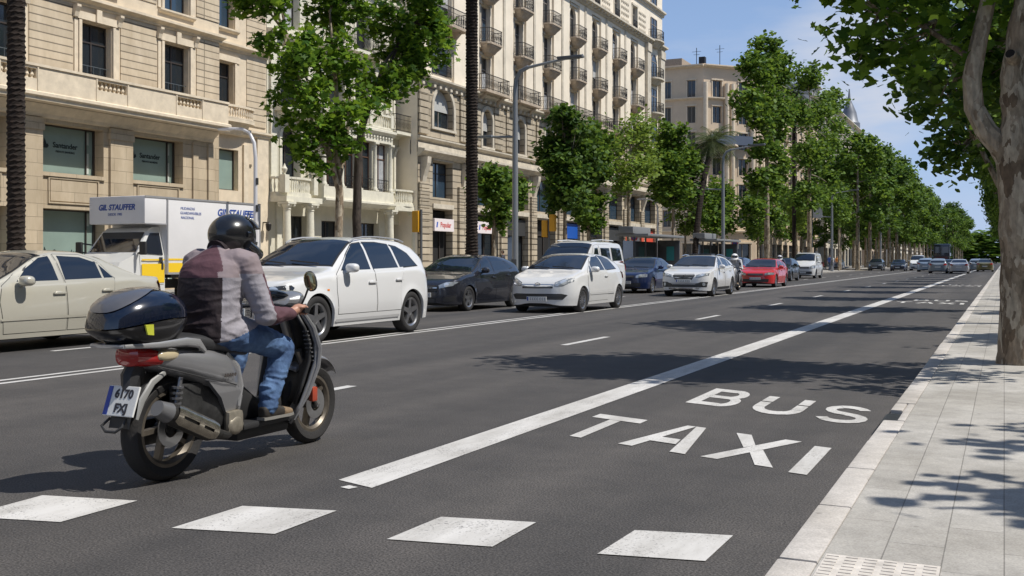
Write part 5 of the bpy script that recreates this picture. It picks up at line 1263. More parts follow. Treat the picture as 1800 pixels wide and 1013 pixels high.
v40 = build_car('crossover_car', 'white crossover with black grille mesh and black lower bumper in the near queue', 'car', (-9.25-.90, 36.7+2.185-.88, 0), DN, S, paint('cross_white', (.66,.66,.66), 0, .32),
    [[(1.34,.28),(1.28,.72),(1.40,.99),(1.75,1.22),(2.08,1.39),(2.36,1.415),(2.42,1.02),(2.42,.28)], [(2.44,.28),(2.44,1.02),(2.38,1.415),(2.9,1.405),(3.25,1.35),(3.38,1.08),(3.26,.8),(3.12,.5),(3.08,.28)]],
    [[(1.60,1.02),(2.34,1.04),(2.30,1.385),(2.12,1.365),(1.86,1.22)], [(2.46,1.045),(3.22,1.08),(3.10,1.33),(2.85,1.37),(2.44,1.385)], [(3.28,1.085),(3.62,1.12),(3.38,1.25),(3.16,1.31)]],
    (1.32,2.14), (3.85,4.15), [(.44,.68),(.82,.74),(.84,.82),(.66,.82),(.44,.76)], [(.5,.85),(.84,.87),(.84,1.1),(.7,1.1)],
    [('b', [(-.30,.60),(.30,.60),(.40,.74),(.36,.80),(-.36,.80),(-.40,.74)]), ('b', [(-.78,.34),(.78,.34),(.82,.52),(.60,.52),(.40,.44),(-.40,.44),(-.60,.52),(-.82,.52)]), ('c', [(-.52,.27),(.52,.27),(.56,.32),(-.56,.32)])],
    rw=.325, tw=.215, wstyle='five', mir=(1.64,1.03), handles=((2.32,.86),(3.24,.9)), extras=v40x, cladding=[('b', [(1.28,.24),(3.10,.24),(3.10,.33),(1.28,.33)])], platez=.56)

# --- generic saloons and hatchbacks for the rest of the street
def generic(label, name, loc, rz, m, L=4.3, W=1.75, H=1.45, kind='hatch', group=None, wst='ten', seed=0, res=44):
    k = H/1.45; x = L/4.3; a = lambda l: [(s*x, z*k) for s, z in l]
    if kind == 'hatch':
        S = Body(L, W, a([(0,.56),(.05,.68),(.3,.79),(.9,.88),(1.4,.93),(2.6,.97),(3.8,1.0),(4.15,.95),(4.3,.8)]), a([(0,.58),(.05,.72),(.25,.82),(.7,.92),(1.18,.98),(1.55,1.15),(2.0,1.39),(2.4,1.45),(2.9,1.45),(3.5,1.40),(3.9,1.24),(4.1,1.08),(4.22,.96),(4.3,.84)]), .86*x, 3.45*x, .34, zb=.19, nose=.5, tail=.4, lean=.42)
        rs = (3.86*x,4.14*x); w3 = [[(3.22*x,1.03*k),(3.62*x,1.08*k),(3.40*x,1.26*k),(3.14*x,1.30*k)]]
    else:
        S = Body(L, W, a([(0,.56),(.05,.68),(.3,.78),(.9,.86),(1.4,.92),(2.6,.95),(3.7,.97),(4.15,.95),(4.3,.8)]), a([(0,.58),(.05,.72),(.25,.82),(.7,.90),(1.2,.96),(1.55,1.12),(1.95,1.36),(2.3,1.43),(2.75,1.42),(3.1,1.32),(3.45,1.12),(3.7,1.02),(4.0,1.0),(4.22,.96),(4.3,.84)]), .86*x, 3.42*x, .34, zb=.19, nose=.5, tail=.4, lean=.42)
        rs = (3.02*x,3.58*x); w3 = []
    S.rw0 = .31
    dz = [[(1.32*x,.26),(1.26*x,.70*k),(1.36*x,.95*k),(1.7*x,1.17*k),(2.02*x,1.34*k),(2.30*x,1.38*k),(2.36*x,.98*k),(2.36*x,.26)], [(2.38*x,.26),(2.38*x,.98*k),(2.32*x,1.38*k),(2.75*x,1.36*k),(3.05*x,1.27*k),(3.2*x,1.0*k),(3.12*x,.74*k),(3.05*x,.5),(3.0*x,.26)]]
    wn = [[(1.58*x,.99*k),(2.28*x,1.01*k),(2.24*x,1.34*k),(2.08*x,1.32*k),(1.82*x,1.19*k)], [(2.40*x,1.015*k),(3.08*x,1.03*k),(2.98*x,1.24*k),(2.72*x,1.32*k),(2.38*x,1.345*k)]] + w3
    return build_car(name, label, 'car', loc, rz, S, m, dz, wn, (1.26*x,2.06*x), rs, [(.44,.60*k),(.82,.64*k),(.82,.74*k),(.60,.75*k),(.44,.70*k)], [(.5,.78*k),(.82,.80*k),(.82,.95*k),(.6,.95*k)],
        [('b', [(-.36,.60*k),(.36,.60*k),(.38,.70*k),(-.38,.70*k)]), ('b', [(-.60,.26),(.60,.26),(.62,.40),(-.62,.40)])], rw=.31, tw=.20, wstyle=wst, mir=(1.62*x,.99*k), handles=((2.26*x,.84*k),(3.02*x,.87*k)), group=group, res=res)
G = 'far traffic on the avenue'
generic('dark blue car queuing between the two white hatch cars, partly hidden', 'saloon_car', (-12.35-.88, 39.4+1.3, 0), DN, paint('navy', (.012,.025,.085), .3), 4.4, 1.76, 1.44, 'saloon', wst='five')
generic('red coupe in the near queue behind the white helmeted scooter rider', 'coupe_car', (-9.75-.85, 50.4+1.25, 0), DN, paint('red', (.56,.022,.025), 0), 4.05, 1.70, 1.37, 'hatch', wst='five')
generic('small black hatchback queuing behind the red coupe', 'hatchback_car', (-11.7-.85, 66.5, 0), DN, paint('black', (.012,.014,.017), .2), 3.9, 1.68, 1.46, 'hatch')
generic('dark blue hatchback hidden behind the roof of the red coupe', 'hatchback_car', (-12.4-.86, 56.5, 0), DN, paint('blue_dark', (.03,.045,.12), .3), 4.1, 1.72, 1.46, 'hatch')
# vans
def van(label, loc, rz, m, L=4.9, W=1.90, H=1.96, seed=0, glassy=True, name='van', plain=False):
    k = H/1.96; x = L/4.9; a = lambda l: [(s*x, z*k) for s, z in l]
    S = Body(L, W, a([(0,.66),(.05,.82),(.3,.98),(.8,1.08),(1.2,1.14),(3,1.17),(4.7,1.18),(4.9,1.1)]), a([(0,.70),(.05,.90),(.28,1.06),(.7,1.20),(1.0,1.34),(1.4,1.66),(1.75,1.88),(2.2,1.95),(3.5,1.96),(4.5,1.93),(4.72,1.85),(4.84,1.5),(4.9,1.15)]), .90*x, 3.85*x, .37, zb=.22, nose=.5, tail=.22, lean=.16, nexp=3.0)
    S.rw0 = .33
    dz = [[(1.2*x,.32),(1.18*x,1.1*k),(1.5*x,1.48*k),(1.82*x,1.78*k),(2.22*x,1.82*k),(2.25*x,.32)], [(2.28*x,.32),(2.28*x,1.82*k),(3.35*x,1.82*k),(3.35*x,.32)]]
    wn = [[(1.50*x,1.24*k),(2.14*x,1.26*k),(2.14*x,1.70*k),(1.86*x,1.69*k)]]
    if glassy: wn += [[(2.38*x,1.26*k),(3.28*x,1.27*k),(3.26*x,1.70*k),(2.38*x,1.70*k)], [(3.46*x,1.27*k),(4.50*x,1.28*k),(4.42*x,1.69*k),(3.46*x,1.70*k)]]
    def ex(o, S, m):
        if plain: return
        for sd_ in (1,-1):
            b = MB(); b.tube([(-s, sd_*.62, S.Zt(s)+.03) for s in (2.0,3.0,4.2)], .018, 6); b.build('roof_rail', m, o, smooth=True)
    return build_car(name, label, 'van', loc, rz, S, m, dz, wn, (1.02*x,1.74*x), (4.74*x,4.86*x), [(.52,.72*k),(.86,.78*k),(.86,.98*k),(.66,.98*k),(.52,.86*k)], [(.78,.9*k),(.9,.9*k),(.9,1.25*k),(.78,1.25*k)],
        [('b', [(-.46,.74*k),(.46,.74*k),(.48,.88*k),(-.48,.88*k)]), ('b', [(-.66,.32),(.66,.32),(.66,.50),(-.66,.50)])], rw=.33, tw=.21, wstyle='ten', mir=(1.48*x,1.2*k), handles=((2.14*x,1.0*k),(2.5*x,1.0*k)), extras=ex, res=48)
van('white passenger van half hidden behind the white three door hatchback', (-12.35-.95, 33.9, 0), DN, paint('van_white', (.64,.64,.63), 0, .35))
van('small white delivery van behind the small black hatchback', (-12.0-.85, 77.6, 0), DN, paint('van_white', (.64,.64,.63), 0, .35), 4.1, 1.72, 1.84, glassy=False)
van('white van parked far off in the service lane among the tree trunks', (-23.0, 140, 0), DN, paint('van_white', (.64,.64,.63), 0, .35), 4.6, 1.85, 2.1, glassy=False, plain=True)

# far traffic; measured lane by lane
Y_ = lambda s: paint(s, {'silver':(.50,.51,.53),'steel':(.24,.28,.32),'charcoal':(.05,.055,.06),'pearl':(.74,.74,.73),'olive':(.16,.14,.05),'sky':(.26,.33,.42),'ink':(.02,.025,.05)}[s], .3 if s != 'pearl' else 0)
generic('black car leading the oncoming group under the far trees', 'saloon_car', (-14.5, 139, 0), DN, Y_('charcoal'), 4.3,1.75,1.50,'hatch', G)
generic('dark blue grey car beside the black one in the oncoming group', 'saloon_car', (-11.6, 136, 0), DN, Y_('ink'), 4.4,1.76,1.42,'saloon', G)
van('pearl white van in the middle of the distant traffic', (-9.9-.0, 143, 0), DN, Y_('pearl'), 4.5, 1.85, 1.95, plain=True)
generic('sky blue hatchback between the pearl van and the steel grey car', 'hatchback_car', (-8.0, 128, 0), UP, Y_('sky'), 4.3,1.78,1.55,'hatch', G)
generic('steel grey hatchback driving away just left of the bus lane line', 'hatchback_car', (-6.25+.3, 114, 0), UP, Y_('steel'), 4.3,1.78,1.46,'hatch', G)
generic('silver saloon driving away where the bus lane line meets the traffic', 'saloon_car', (-3.95, 112, 0), UP, Y_('silver'), 4.5,1.78,1.43,'saloon', G)
generic('dark saloon half hidden between the steel grey and the silver car', 'saloon_car', (-5.7, 133, 0), UP, Y_('charcoal'), 4.5,1.78,1.43,'saloon', G)
generic('grey hatchback in the bus lane beyond the silver saloon', 'hatchback_car', (-3.0, 138, 0), UP, Y_('steel'), 4.3,1.76,1.47,'hatch', G)
generic('olive black taxi in the bus lane close to the right kerb', 'taxi', (-1.95, 131, 0), UP, Y_('olive'), 4.6,1.78,1.48,'saloon', G)
generic('dark car parked in the service lane beyond the bus shelters', 'saloon_car', (-21.9, 128, 0), DN, Y_('charcoal'), 4.3,1.76,1.46,'hatch')
generic('blue grey car parked behind the dark one in the service lane', 'saloon_car', (-21.9, 158, 0), DN, Y_('sky'), 4.3,1.76,1.46,'hatch')
# --- distant double deck coach
t = thing('coach', 'dark high coach rising above the distant cars on the avenue', 'coach', (-9.2, 190, 0), UP)
CO = paint('coach_dark', (.02,.022,.035), .2)
b = MB(); b.rbox(-5.5,5.5,-1.25,1.25,.35,3.95,.15); b.build('body', CO, t, smooth=True)
for x0, x1, y, z0, z1 in ((-5.2,5.2,1,1.3,2.0),(-5.2,5.2,1,2.5,3.5),(-5.2,5.2,-1,1.3,2.0),(-5.2,5.2,-1,2.5,3.5)):
    b = MB(); b.box(x0,x1,y*1.252,y*1.262,z0,z1); b.build('side_window', CGL, t)
b = MB(); b.box(-5.515,-5.502,-1.05,1.05,2.5,3.5); b.build('rear_window', CGL, t)
b = MB(); b.box(-5.53,-5.502,-.9,.9,1.0,1.9); b.build('rear_panel', mat('coach_panel', (.10,.03,.035), .4), t)
for sd_ in (1,-1):
    b = MB(); b.box(-5.53,-5.502,sd_*1.0,sd_*1.18,.8,1.4); b.build('tail_light', LAMPR, t)
    for x in (-3.4, 3.4): wheel(t, .48, .28, x, sd_*1.1, sd_, 'cap')

# --- box truck in the service lane
TW = mat('truck_box_white', (.68,.67,.67), .45, var=.04, scale=1.2); TWC = paint('truck_white', (.64,.64,.62), 0, .4); YEL = mat('stripe_yellow', (.80,.53,.02), .45); BLT = mat('lettering_blue', (.03,.075,.30), .5)
tr = thing('box_truck', 'white box truck with yellow stripe and blue lettering parked before the bank', 'truck', (-21.05-1.02, 21.6, 0), DN)
# local: +x forward (toward the camera), front face of the box at x=0, y left = towards the road
b = MB(); b.rbox(-4.85, -.80, -1.02, 1.02, .88, 3.02, .03); bx_ = b.build('cargo_box', TW, tr, smooth=True)
b = MB(); b.rbox(-.79, .03, -1.02, 1.024, 2.27, 3.03, .03); lu = b.build('luton_front', TW, tr, smooth=True)
b = MB()
for x, z0 in ((-4.83,.93),(-.83,.93)): b.box(x-.02,x+.02,1.021,1.035,z0,2.98)
b.box(-4.85,.02,1.0245,1.04,2.985,3.035); b.box(-4.85,-.81,1.021,1.04,.88,.93); b.box(-.79,.02,1.0245,1.04,2.255,2.29); b.build('box_edging', mat('alu_edging', (.55,.55,.56), .35, .6), tr)
b = MB(); b.box(-4.81,-.86,1.0215,1.030,.94,1.20); b.box(-4.81,-.86,1.0215,1.030,1.275,1.325); b.build('yellow_stripe', YEL, tr)
fb = dict(rot=(R(90),0,R(180)))
lettering('GIL STAUFFER', .285, BLT, tr, (-3.75, 1.024, 2.68), (R(90),0,R(180)), bold=.010, shear=.25)
lettering('MUDANZAS', .105, BLT, tr, (-1.62, 1.024, 2.74), (R(90),0,R(180)), shear=.1); lettering('GUARDAMUEBLES', .105, BLT, tr, (-1.75, 1.024, 2.61), (R(90),0,R(180)), shear=.1); lettering('NACIONAL', .105, BLT, tr, (-1.62, 1.024, 2.48), (R(90),0,R(180)), shear=.1)
lettering('Tel.', .15, BLT, tr, (-2.95, 1.024, 1.62), (R(90),0,R(180)))
lettering('GIL STAUFFER', .215, BLT, lu, (.034, -.0, 2.72), (R(90),0,R(90)), bold=.008, shear=.25); lettering('DESDE 1905', .10, BLT, lu, (.034, -.05, 2.53), (R(90),0,R(90)))
CAB0 = set(bpy.data.objects)
# cab: side profile extruded with narrower top
def cab():
    prof = [(1.72,.42,.93),(1.80,.60,.95),(1.76,.98,.95),(1.60,1.22,.94),(1.10,1.42,.93),(.98,1.47,.92),(.52,2.06,.82),(.38,2.16,.78),(.25,2.19,.76),(-.02,2.2,.76)]
    bm_ = MB(); n = len(prof); xb = -.02
    L_ = [(x,y,z) for x,z,y in prof]; Rr = [(x,-y,z) for x,z,y in prof]
    bm_.add(L_+Rr, [(i,i+1,n+i+1,n+i) for i in range(n-1)])
    lo = [(xb,.95,.42),(xb,.95,1.40),(xb,.76,2.2)]
    sidep = [(1.72,.93,.42),(1.80,.95,.60),(1.76,.95,.98),(1.60,.94,1.22),(1.10,.93,1.42),(.98,.92,1.47),(.52,.82,2.06),(.38,.78,2.16),(.25,.76,2.19),(xb,.76,2.2),(xb,.94,1.40),(xb,.95,.42)]
    for s in (1,-1):
        vs = [(x,s*y,z) for x,y,z in sidep]
        bm_.add(vs, [(0,1,2,3,4,10,11),(4,5,6,7,8,9,10)])
    bm_.add([(xb,.95,.42),(xb,.94,1.4),(xb,.76,2.2),(xb,-.76,2.2),(xb,-.94,1.4),(xb,-.95,.42)], [(0,1,2,3,4,5)])
    return bm_
b = cab(); b.xf = None; c_ = b.build('cab', TWC, tr, smooth=True, ang=25); c_.location = (0,0,0)
def quad3(p, off, m, nm, par=tr):
    v = [Vector(x) for x in p]; nrm = (v[1]-v[0]).cross(v[2]-v[0]).normalized(); 
    b = MB(); k = len(v); a_ = [x+nrm*off for x in v]; b.add([x+nrm*.001 for x in v]+a_, [tuple(range(k))[::-1], tuple(range(k,2*k))] + [(i,(i+1)%k,k+(i+1)%k,k+i) for i in range(k)]); return b.build(nm, m, par)
quad3([(.955,-.84,1.49),(.955,.84,1.49),(.545,.755,2.04),(.545,-.755,2.04)], .012, CGL, 'windscreen')
sy = lambda z: .94-(z-1.40)*.225+.002 if z > 1.4 else .95
for s in (1,-1):
    P_ = [(.84,1.46),(.50,1.93),(.42,2.02),(.06,2.03),(.06,1.42)]; pts = [(x, s*sy(z), z) for x, z in P_]
    d_ = quad3([(x,s*sy(z),z) for x,z in ([(.86,.62),(.92,1.42),(.90,1.48),(.50,2.02),(.42,2.09),(.02,2.10),(.02,.62)] if s < 0 else [(.02,.62),(.02,2.10),(.42,2.09),(.50,2.02),(.90,1.48),(.92,1.42),(.86,.62)])], .012, TWC, 'door')
    quad3(pts[::-1] if s > 0 else pts, .022, CGL, 'side_window', d_)
    b = MB(); b.rbox(.10,.22, s*.965, s*.99, 1.22,1.36,.008); b.build('handle', BLKP, d_)
    b = MB(); b.rbox(.98,1.06, s*1.06, s*1.28, 1.42, 1.78, .03); b.bar((.95,s*.92,1.46),(1.02,s*1.1,1.5),.04); b.bar((.86,s*.88,1.7),(1.02,s*1.1,1.74),.04); b.build('wing_mirror', BLKP, tr, smooth=True)
    b = MB(); b.box(.02,.86, s*.9675, s*.972, .66,1.18); b.box(.02,.86, s*.9675, s*.972, 1.27,1.31); b.build('yellow_stripe', YEL, d_)
    b = MB(); b.ball((1.68, s*.70, .95), (.10,.20,.11), 12, 7, .7); b.build('headlight', LAMPG, tr, smooth=True)
    for x in (1.05, -2.75): wheel(tr, .345, .21, x, s*.84, s, 'cap', .6)
    b = MB(); n = 12; b.prism([(1.05+.42*math.cos(PI*k/n), .36+.42*math.sin(PI*k/n)) for k in range(n+1)], s*.90, s*.957, 'xz'); b.build('wheel_arch', BLKP, tr)
b = MB(); b.box(1.72,1.86,-.93,.93,.36,.62); b.build('bumper', BLKP, tr); b = MB(); b.box(1.70,1.815,-.45,.45,.80,1.02); b.build('grille', BLKP, tr)
b = MB(); b.box(-4.7,.9,-.45,.45,.48,.72); b.box(-4.6,-.3,-.9,.9,.78,.88); b.box(-2.6,-1.2,.5,.86,.42,.76); b.build('chassis', BLKP, tr)
b = MB(); b.rbox(.06,.14,.935,.985,1.02,1.22,.01); b.build('door_lock_panel', BLKP, tr)
b = MB(); b.rbox(.85,.88,-.1,.28,1.51,1.53,.004); b.build('dashboard_papers', PLATE, tr)

for x in [x for x in bpy.data.objects if x not in CAB0 and x.parent == tr]: x.location.x -= .78
# ---------------------------------------------------------------- scooters and riders
def remesh(name, b, mats, parent, voxel=.012, smooth=6, cls=None, fold=None):
    """one continuous surface out of overlapping tapered volumes"""
    o = b.build('tmp_body', mats[0], None, fix=False)
    m = o.modifiers.new('r', 'REMESH'); m.mode = 'VOXEL'; m.voxel_size = voxel
    if smooth: s = o.modifiers.new('s', 'SMOOTH'); s.iterations = smooth; s.factor = .5
    bpy.context.view_layer.update()
    me = bpy.data.meshes.new_from_object(o.evaluated_get(bpy.context.evaluated_depsgraph_get())); bpy.data.objects.remove(o)
    me.materials.clear()
    for k in mats: me.materials.append(k)
    if cls:
        idx = [cls(p.center, p.normal) for p in me.polygons]; me.polygons.foreach_set('material_index', idx)
    if fold:
        nr = [v.normal.copy() for v in me.vertices]
        for v, n_ in zip(me.vertices, nr): v.co = v.co + n_*fold(v.co)
    me.shade_smooth(); me.name = name
    ob = bpy.data.objects.new(name, me); COL.objects.link(ob); ob.parent = parent
    return ob
def limb(b, pts, rad, n=14, sq=None):
    """tapered capsule chain; rad entries may be (r_side, r_depth)"""
    pts = [Vector(p) for p in pts]; q = []; r = []
    for i in range(len(pts)-1):
        for k in range(5):
            t = k/5; q.append(pts[i].lerp(pts[i+1], t)); r.append(rad[i]+(rad[i+1]-rad[i])*t)
    q.append(pts[-1]); r.append(rad[-1])
    b.tube(q, r, n); b.ball(tuple(pts[0]), rad[0], 12, 8); b.ball(tuple(pts[-1]), rad[-1], 12, 8)
def loft(b, secs, n=24, p=.8):
    """sections: (cx, cz, half width y, half depth x, half height-ish tilt) stacked rings in planes; each ring = (center, rx vec, ry vec)"""
    vs = []
    sg = lambda x: math.copysign(abs(x)**p, x)
    for c, ax, ay in secs:
        c, ax, ay = Vector(c), Vector(ax), Vector(ay)
        for j in range(n):
            g = 2*PI*j/n; vs.append(c + ax*sg(math.cos(g)) + ay*sg(math.sin(g)))
    fs = [(i*n+j, i*n+(j+1)%n, (i+1)*n+(j+1)%n, (i+1)*n+j) for i in range(len(secs)-1) for j in range(n)]
    fs += [tuple(range(n))[::-1], tuple((len(secs)-1)*n+j for j in range(n))]
    b.add(vs, fs)
def scooter_wheel(par, x, r, w, rimm, n=5, disc=True):
    h = MB(); h.lathe([(0,-.05),(.035,-.05),(.04,0),(.035,.05),(0,.05)], 14, axis='y'); o = h.build('wheel', RIMD, par, smooth=True, loc=(x,0,r))
    rr = r-.085
    t = MB(); t.lathe([(rr,-w*.32),(rr+.02,-w*.44),(r-.03,-w*.5),(r-.012,-w*.36),(r,-w*.12),(r,w*.12),(r-.012,w*.36),(r-.03,w*.5),(rr+.02,w*.44),(rr,w*.32)], 44, axis='y'); t.build('tyre', RUBBER, o, smooth=True)
    q = MB(); q.lathe([(rr+.01,-w*.36),(rr-.012,-w*.36),(rr-.03,-w*.18),(rr-.03,w*.18),(rr-.012,w*.36),(rr+.01,w*.36)], 44, axis='y')
    for k in range(n):
        a = 2*PI*k/n + .5; ca, sa = math.cos(a), math.sin(a); ca2, sa2 = math.cos(a+.16), math.sin(a+.16)
        q.bar((ca*.03,0,sa*.03), (ca2*rr*.98,0,sa2*rr*.98), .028, .045, up=(0,1,0))
    q.build('rim', rimm, o, smooth=True, ang=30)
    if disc: d = MB(); d.lathe([(.05,-.050),(.105,-.050),(.105,-.055),(.05,-.055)], 28, axis='y'); d.build('brake_disc', mat('disc_steel', (.4,.4,.4), .3, .9), o)
    return o
SILV = paint('scooter_silver', (.25,.25,.258), .45, .36); SILV2 = paint('scooter_light', (.36,.36,.365), .45, .3); BLKG = paint('case_navy', (.004,.007,.018), .0, .18); GREYC = paint('case_grey', (.105,.103,.108), .2, .3)
BRONZE = mat('exhaust_shield', (.55,.50,.41), .24, .92, var=.3, scale=18); RIMB = mat('scooter_rim', (.15,.13,.105), .45, .6, var=.25, scale=12); SEAT = mat('seat_vinyl', (.028,.028,.030), .45, bump=.15, bscale=160); ENG = mat('engine_dark', (.05,.05,.05), .5, .5, var=.4, scale=20)
def scooter(label, loc, rz, body=SILV, case=True, group=None):
    o = thing('scooter', label, 'scooter', loc, rz, group)
    scooter_wheel(o, 0, .30, .125, RIMB); scooter_wheel(o, 1.40, .275, .10, RIMB)
    # tail and side panels: lofted across stations along x
    b = MB(); Y = lambda hw: (0, hw, 0); Zv = lambda h, t=0: (t, 0, h)
    st = [(-.29,.745,.05,.03),(-.26,.74,.085,.055),(-.12,.715,.13,.078),(.05,.68,.165,.095),(.22,.64,.185,.125),(.36,.60,.185,.14),(.46,.55,.165,.13),(.51,.50,.12,.10)]
    loft(b, [((x,0,z),Y(hw),Zv(h)) for x,z,hw,h in st], 28, .75); sp_ = b.build('side_panels', body, o, smooth=True, ang=60)
    for s in (1,-1):
        b = MB(); b.tube([(-.18,s*.120,.678),(-.02,s*.158,.632),(.14,s*.182,.585),(.30,s*.189,.548),(.42,s*.180,.515)], .0035, 5); b.build('panel_seam', BLKP, sp_)
        b = MB()
        for k in range(5): b.bar((.30+k*.022,s*.1925,.575),(.308+k*.022,s*.1925,.592),.004,.012)
        b.build('emblem', mat('emblem_dark', (.06,.05,.045), .5), sp_)
    b = MB(); 
    for s in (1,-1):
        b.add([(x, s*y, z) for x,z,y in ((.18,.56,.175),(.42,.53,.18),(.50,.44,.16),(.50,.34,.135),(.38,.33,.14),(.30,.45,.165))] + [(x, s*(y-.03), z) for x,z,y in ((.18,.56,.175),(.42,.53,.18),(.50,.44,.16),(.50,.34,.135),(.38,.33,.14),(.30,.45,.165))], [(0,1,2,3,4,5),(6,7,8,9,10,11)] + [(i,(i+1)%6,6+(i+1)%6,6+i) for i in range(6)])
    b.build('lower_panel', body, o, smooth=True)
    for s in (1,-1): b = MB(); b.tube([(.40,s*.115,.71),(.47,s*.135,.62),(.49,s*.145,.50),(.47,s*.15,.38)], [.014,.024,.024,.012], 8); b.build('frame_trim', SILV2, o, smooth=True)
    # seat: long, stepped
    b = MB(); st = [(-.06,.80,.10,.03),(.0,.795,.135,.05),(.15,.79,.15,.055),(.30,.765,.155,.05),(.45,.745,.15,.052),(.58,.725,.115,.045),(.66,.70,.07,.03)]
    loft(b, [((x,0,z),Y(hw),Zv(h)) for x,z,hw,h in st], 24, .7); b.build('seat', SEAT, o, smooth=True, ang=60)
    # dark middle: engine, under-seat, swing arm
    b = MB(); loft(b, [((x,0,z),Y(hw),Zv(h)) for x,z,hw,h in ((-.02,.45,.06,.12),(.10,.44,.10,.17),(.30,.40,.13,.19),(.48,.34,.13,.14),(.56,.26,.12,.07))], 16, .6)
    b.rbox(-.10,.34,.07,.17,.20,.36,.03); b.rbox(-.02,.2,-.12,.04,.36,.56,.02); b.build('engine', ENG, o, smooth=True)
    b = MB()
    for k in range(7): b.lathe([(.012,0),(.034,.0),(.034,.012),(.012,.012)], 10, (-.06+k*.006,-.125,.36+k*.03))
    b.tube([(-.07,-.125,.33),(.0,-.125,.60)], .014, 8); b.build('shock_absorber', mat('spring_steel', (.22,.22,.23), .4, .8), o, smooth=True); b = MB(); b.tube([(-.07,.125,.33),(.0,.125,.60)], .022, 8); b.build('shock_absorber', MATS['spring_steel'], o, smooth=True)
    b = MB(); b.rbox(.36,.50,-.175,-.12,.22,.36,.03); b.ball((.43,-.165,.27),(.07,.02,.06),12,6); b.build('crankcase_cover', mat('case_alu', (.40,.36,.29), .4, .7, var=.25, scale=14), o, smooth=True)
    # exhaust
    b = MB(); b.tube([(.42,-.13,.22),(.34,-.17,.22),(.24,-.195,.245)], [.02,.024,.03], 10); b.tube([(.24,-.195,.245),(.15,-.20,.275),(-.14,-.205,.405),(-.20,-.205,.43)], [.03,.058,.062,.056], 18); b.build('exhaust', mat('muffler_black', (.05,.048,.045), .45, .6), o, smooth=True)
    b = MB(); b.tube([(-.19,-.205,.426),(-.27,-.205,.462)], [.058,.044], 18); b.build('exhaust_cap', mat('muffler_grey', (.20,.20,.205), .4, .5), o, smooth=True)
    b = MB(); d = Vector((-.34,0,.155)).normalized(); 
    p0 = Vector((.16,-.205,.275)); n_ = d.cross(Vector((0,1,0))).normalized(); vs = []
    for i in range(9):
        t = i/8; c = p0 + d*.36*t; r = .068
        for j in range(9):
            a = R(-55+110*j/8)*(1 if .1 < t < .9 else .75); vs.append(c + Vector((0,-1,0))*r*math.cos(a) + n_*r*math.sin(a))
    b.add(vs, [(i*9+j, i*9+j+1, (i+1)*9+j+1, (i+1)*9+j) for i in range(8) for j in range(8) if not (j in (4,) and i in (1,2,4,5,6))]); b.build('heat_shield', BRONZE, o, smooth=True)
    # rear mudguard, number plate, reflector hoop
    b = MB(); vs = []
    for i in range(13):
        a = R(80 + 92*i/12); rr = .335+.012*i/12
        for y in (-.075,-.06,0,.06,.075): vs.append((rr*math.cos(a) - (.0), y, .30+(rr-(.02 if abs(y) > .07 else 0))*math.sin(a)))
    b.add(vs, [(i*5+j,i*5+j+1,(i+1)*5+j+1,(i+1)*5+j) for i in range(12) for j in range(4)]); b.tube([(-.20,0,.70),(-.25,0,.62),(-.275,0,.50)], [.05,.055,.03], 8, sq=(1,1.2)); b.build('rear_mudguard', BLKP, o, smooth=True)
    b = MB(); b.tube([(-.10,-.10,.635),(-.20,-.105,.59),(-.285,-.11,.50),(-.325,-.115,.40)], [.016,.022,.024,.010], 8, sq=(.5,1)); b.build('mudguard_strip', mat('strip_grey', (.26,.26,.25), .5), o, smooth=True)
    b = MB(); b.tube([(-.325,.08,.40),(-.37,.10,.36),(-.39,.05,.335),(-.39,-.02,.335),(-.37,-.05,.36),(-.33,-.04,.40)], .008, 8); b.build('plate_hoop', BLKP, o, smooth=True)
    pa = R(-24); pl = MB(); pl.rbox(-.006,.006,-.11,.11,-.085,.085,.004); p = pl.build('number_plate', PLATE, o, loc=(-.322,.0,.495)); p.rotation_euler = (0, R(20), 0)
    q = MB(); q.box(-.0085,-.0065,.078,.108,-.08,.08); q.build('plate_band', mat('plate_blue', (.02,.06,.35), .5), p)
    if case:
        for txt, zz in (('6170', .038), ('FXJ', -.042)): lettering(txt, .066, PLTXT, p, (-.0075, -.012, zz), (R(90),0,R(-90)), depth=.0006, bold=.003)
    b = MB(); loft(b, [((x,0,z),Y(hw),Zv(h)) for x,z,hw,h in ((-.30,.742,.04,.03),(-.285,.738,.085,.055),(-.22,.733,.118,.060),(-.15,.722,.14,.05))], 24, .7); b.build('tail_light', LAMPR, o, smooth=True)
    for s in (1,-1): b = MB(); b.ball((-.10,s*.115,.735),(.09,.036,.034),14,8,.8); b.build('indicator', mat('indicator_clear', (.50,.42,.27), .15, coat=1), o, smooth=True)
    # grab rail / carrier
    b = MB()
    for s in (1,-1): b.tube([(-.42,s*.12,.805),(-.2,s*.15,.80),(.0,s*.165,.805),(.10,s*.165,.79),(.17,s*.155,.74)], [.012,.018,.026,.028,.014], 10, sq=(.6,1))
    b.box(-.40,.02,-.12,.12,.80,.812); b.tube([(-.42,-.12,.805),(-.44,0,.805),(-.42,.12,.805)], .012, 8); b.build('grab_rail', SILV2, o, smooth=True)
    # floor board, belly
    b = MB(); b.rbox(.50,1.06,-.17,.17,.225,.265,.015); b.rbox(.50,1.02,-.12,.12,.15,.235,.03); b.build('floorboard', BLKP, o, smooth=True)
    b = MB(); loft(b, [((x,0,z),Y(hw),Zv(h)) for x,z,hw,h in ((.50,.50,.09,.20),(.62,.37,.075,.14),(.80,.31,.06,.07),(1.0,.32,.07,.08))], 14, .7); b.build('centre_tunnel', BLKP, o, smooth=True)
    # leg shield
    prof = [(1.05,.20,.15),(1.12,.32,.185),(1.18,.46,.21),(1.235,.60,.225),(1.245,.72,.215),(1.22,.82,.19),(1.17,.92,.15),(1.12,1.0,.10)]
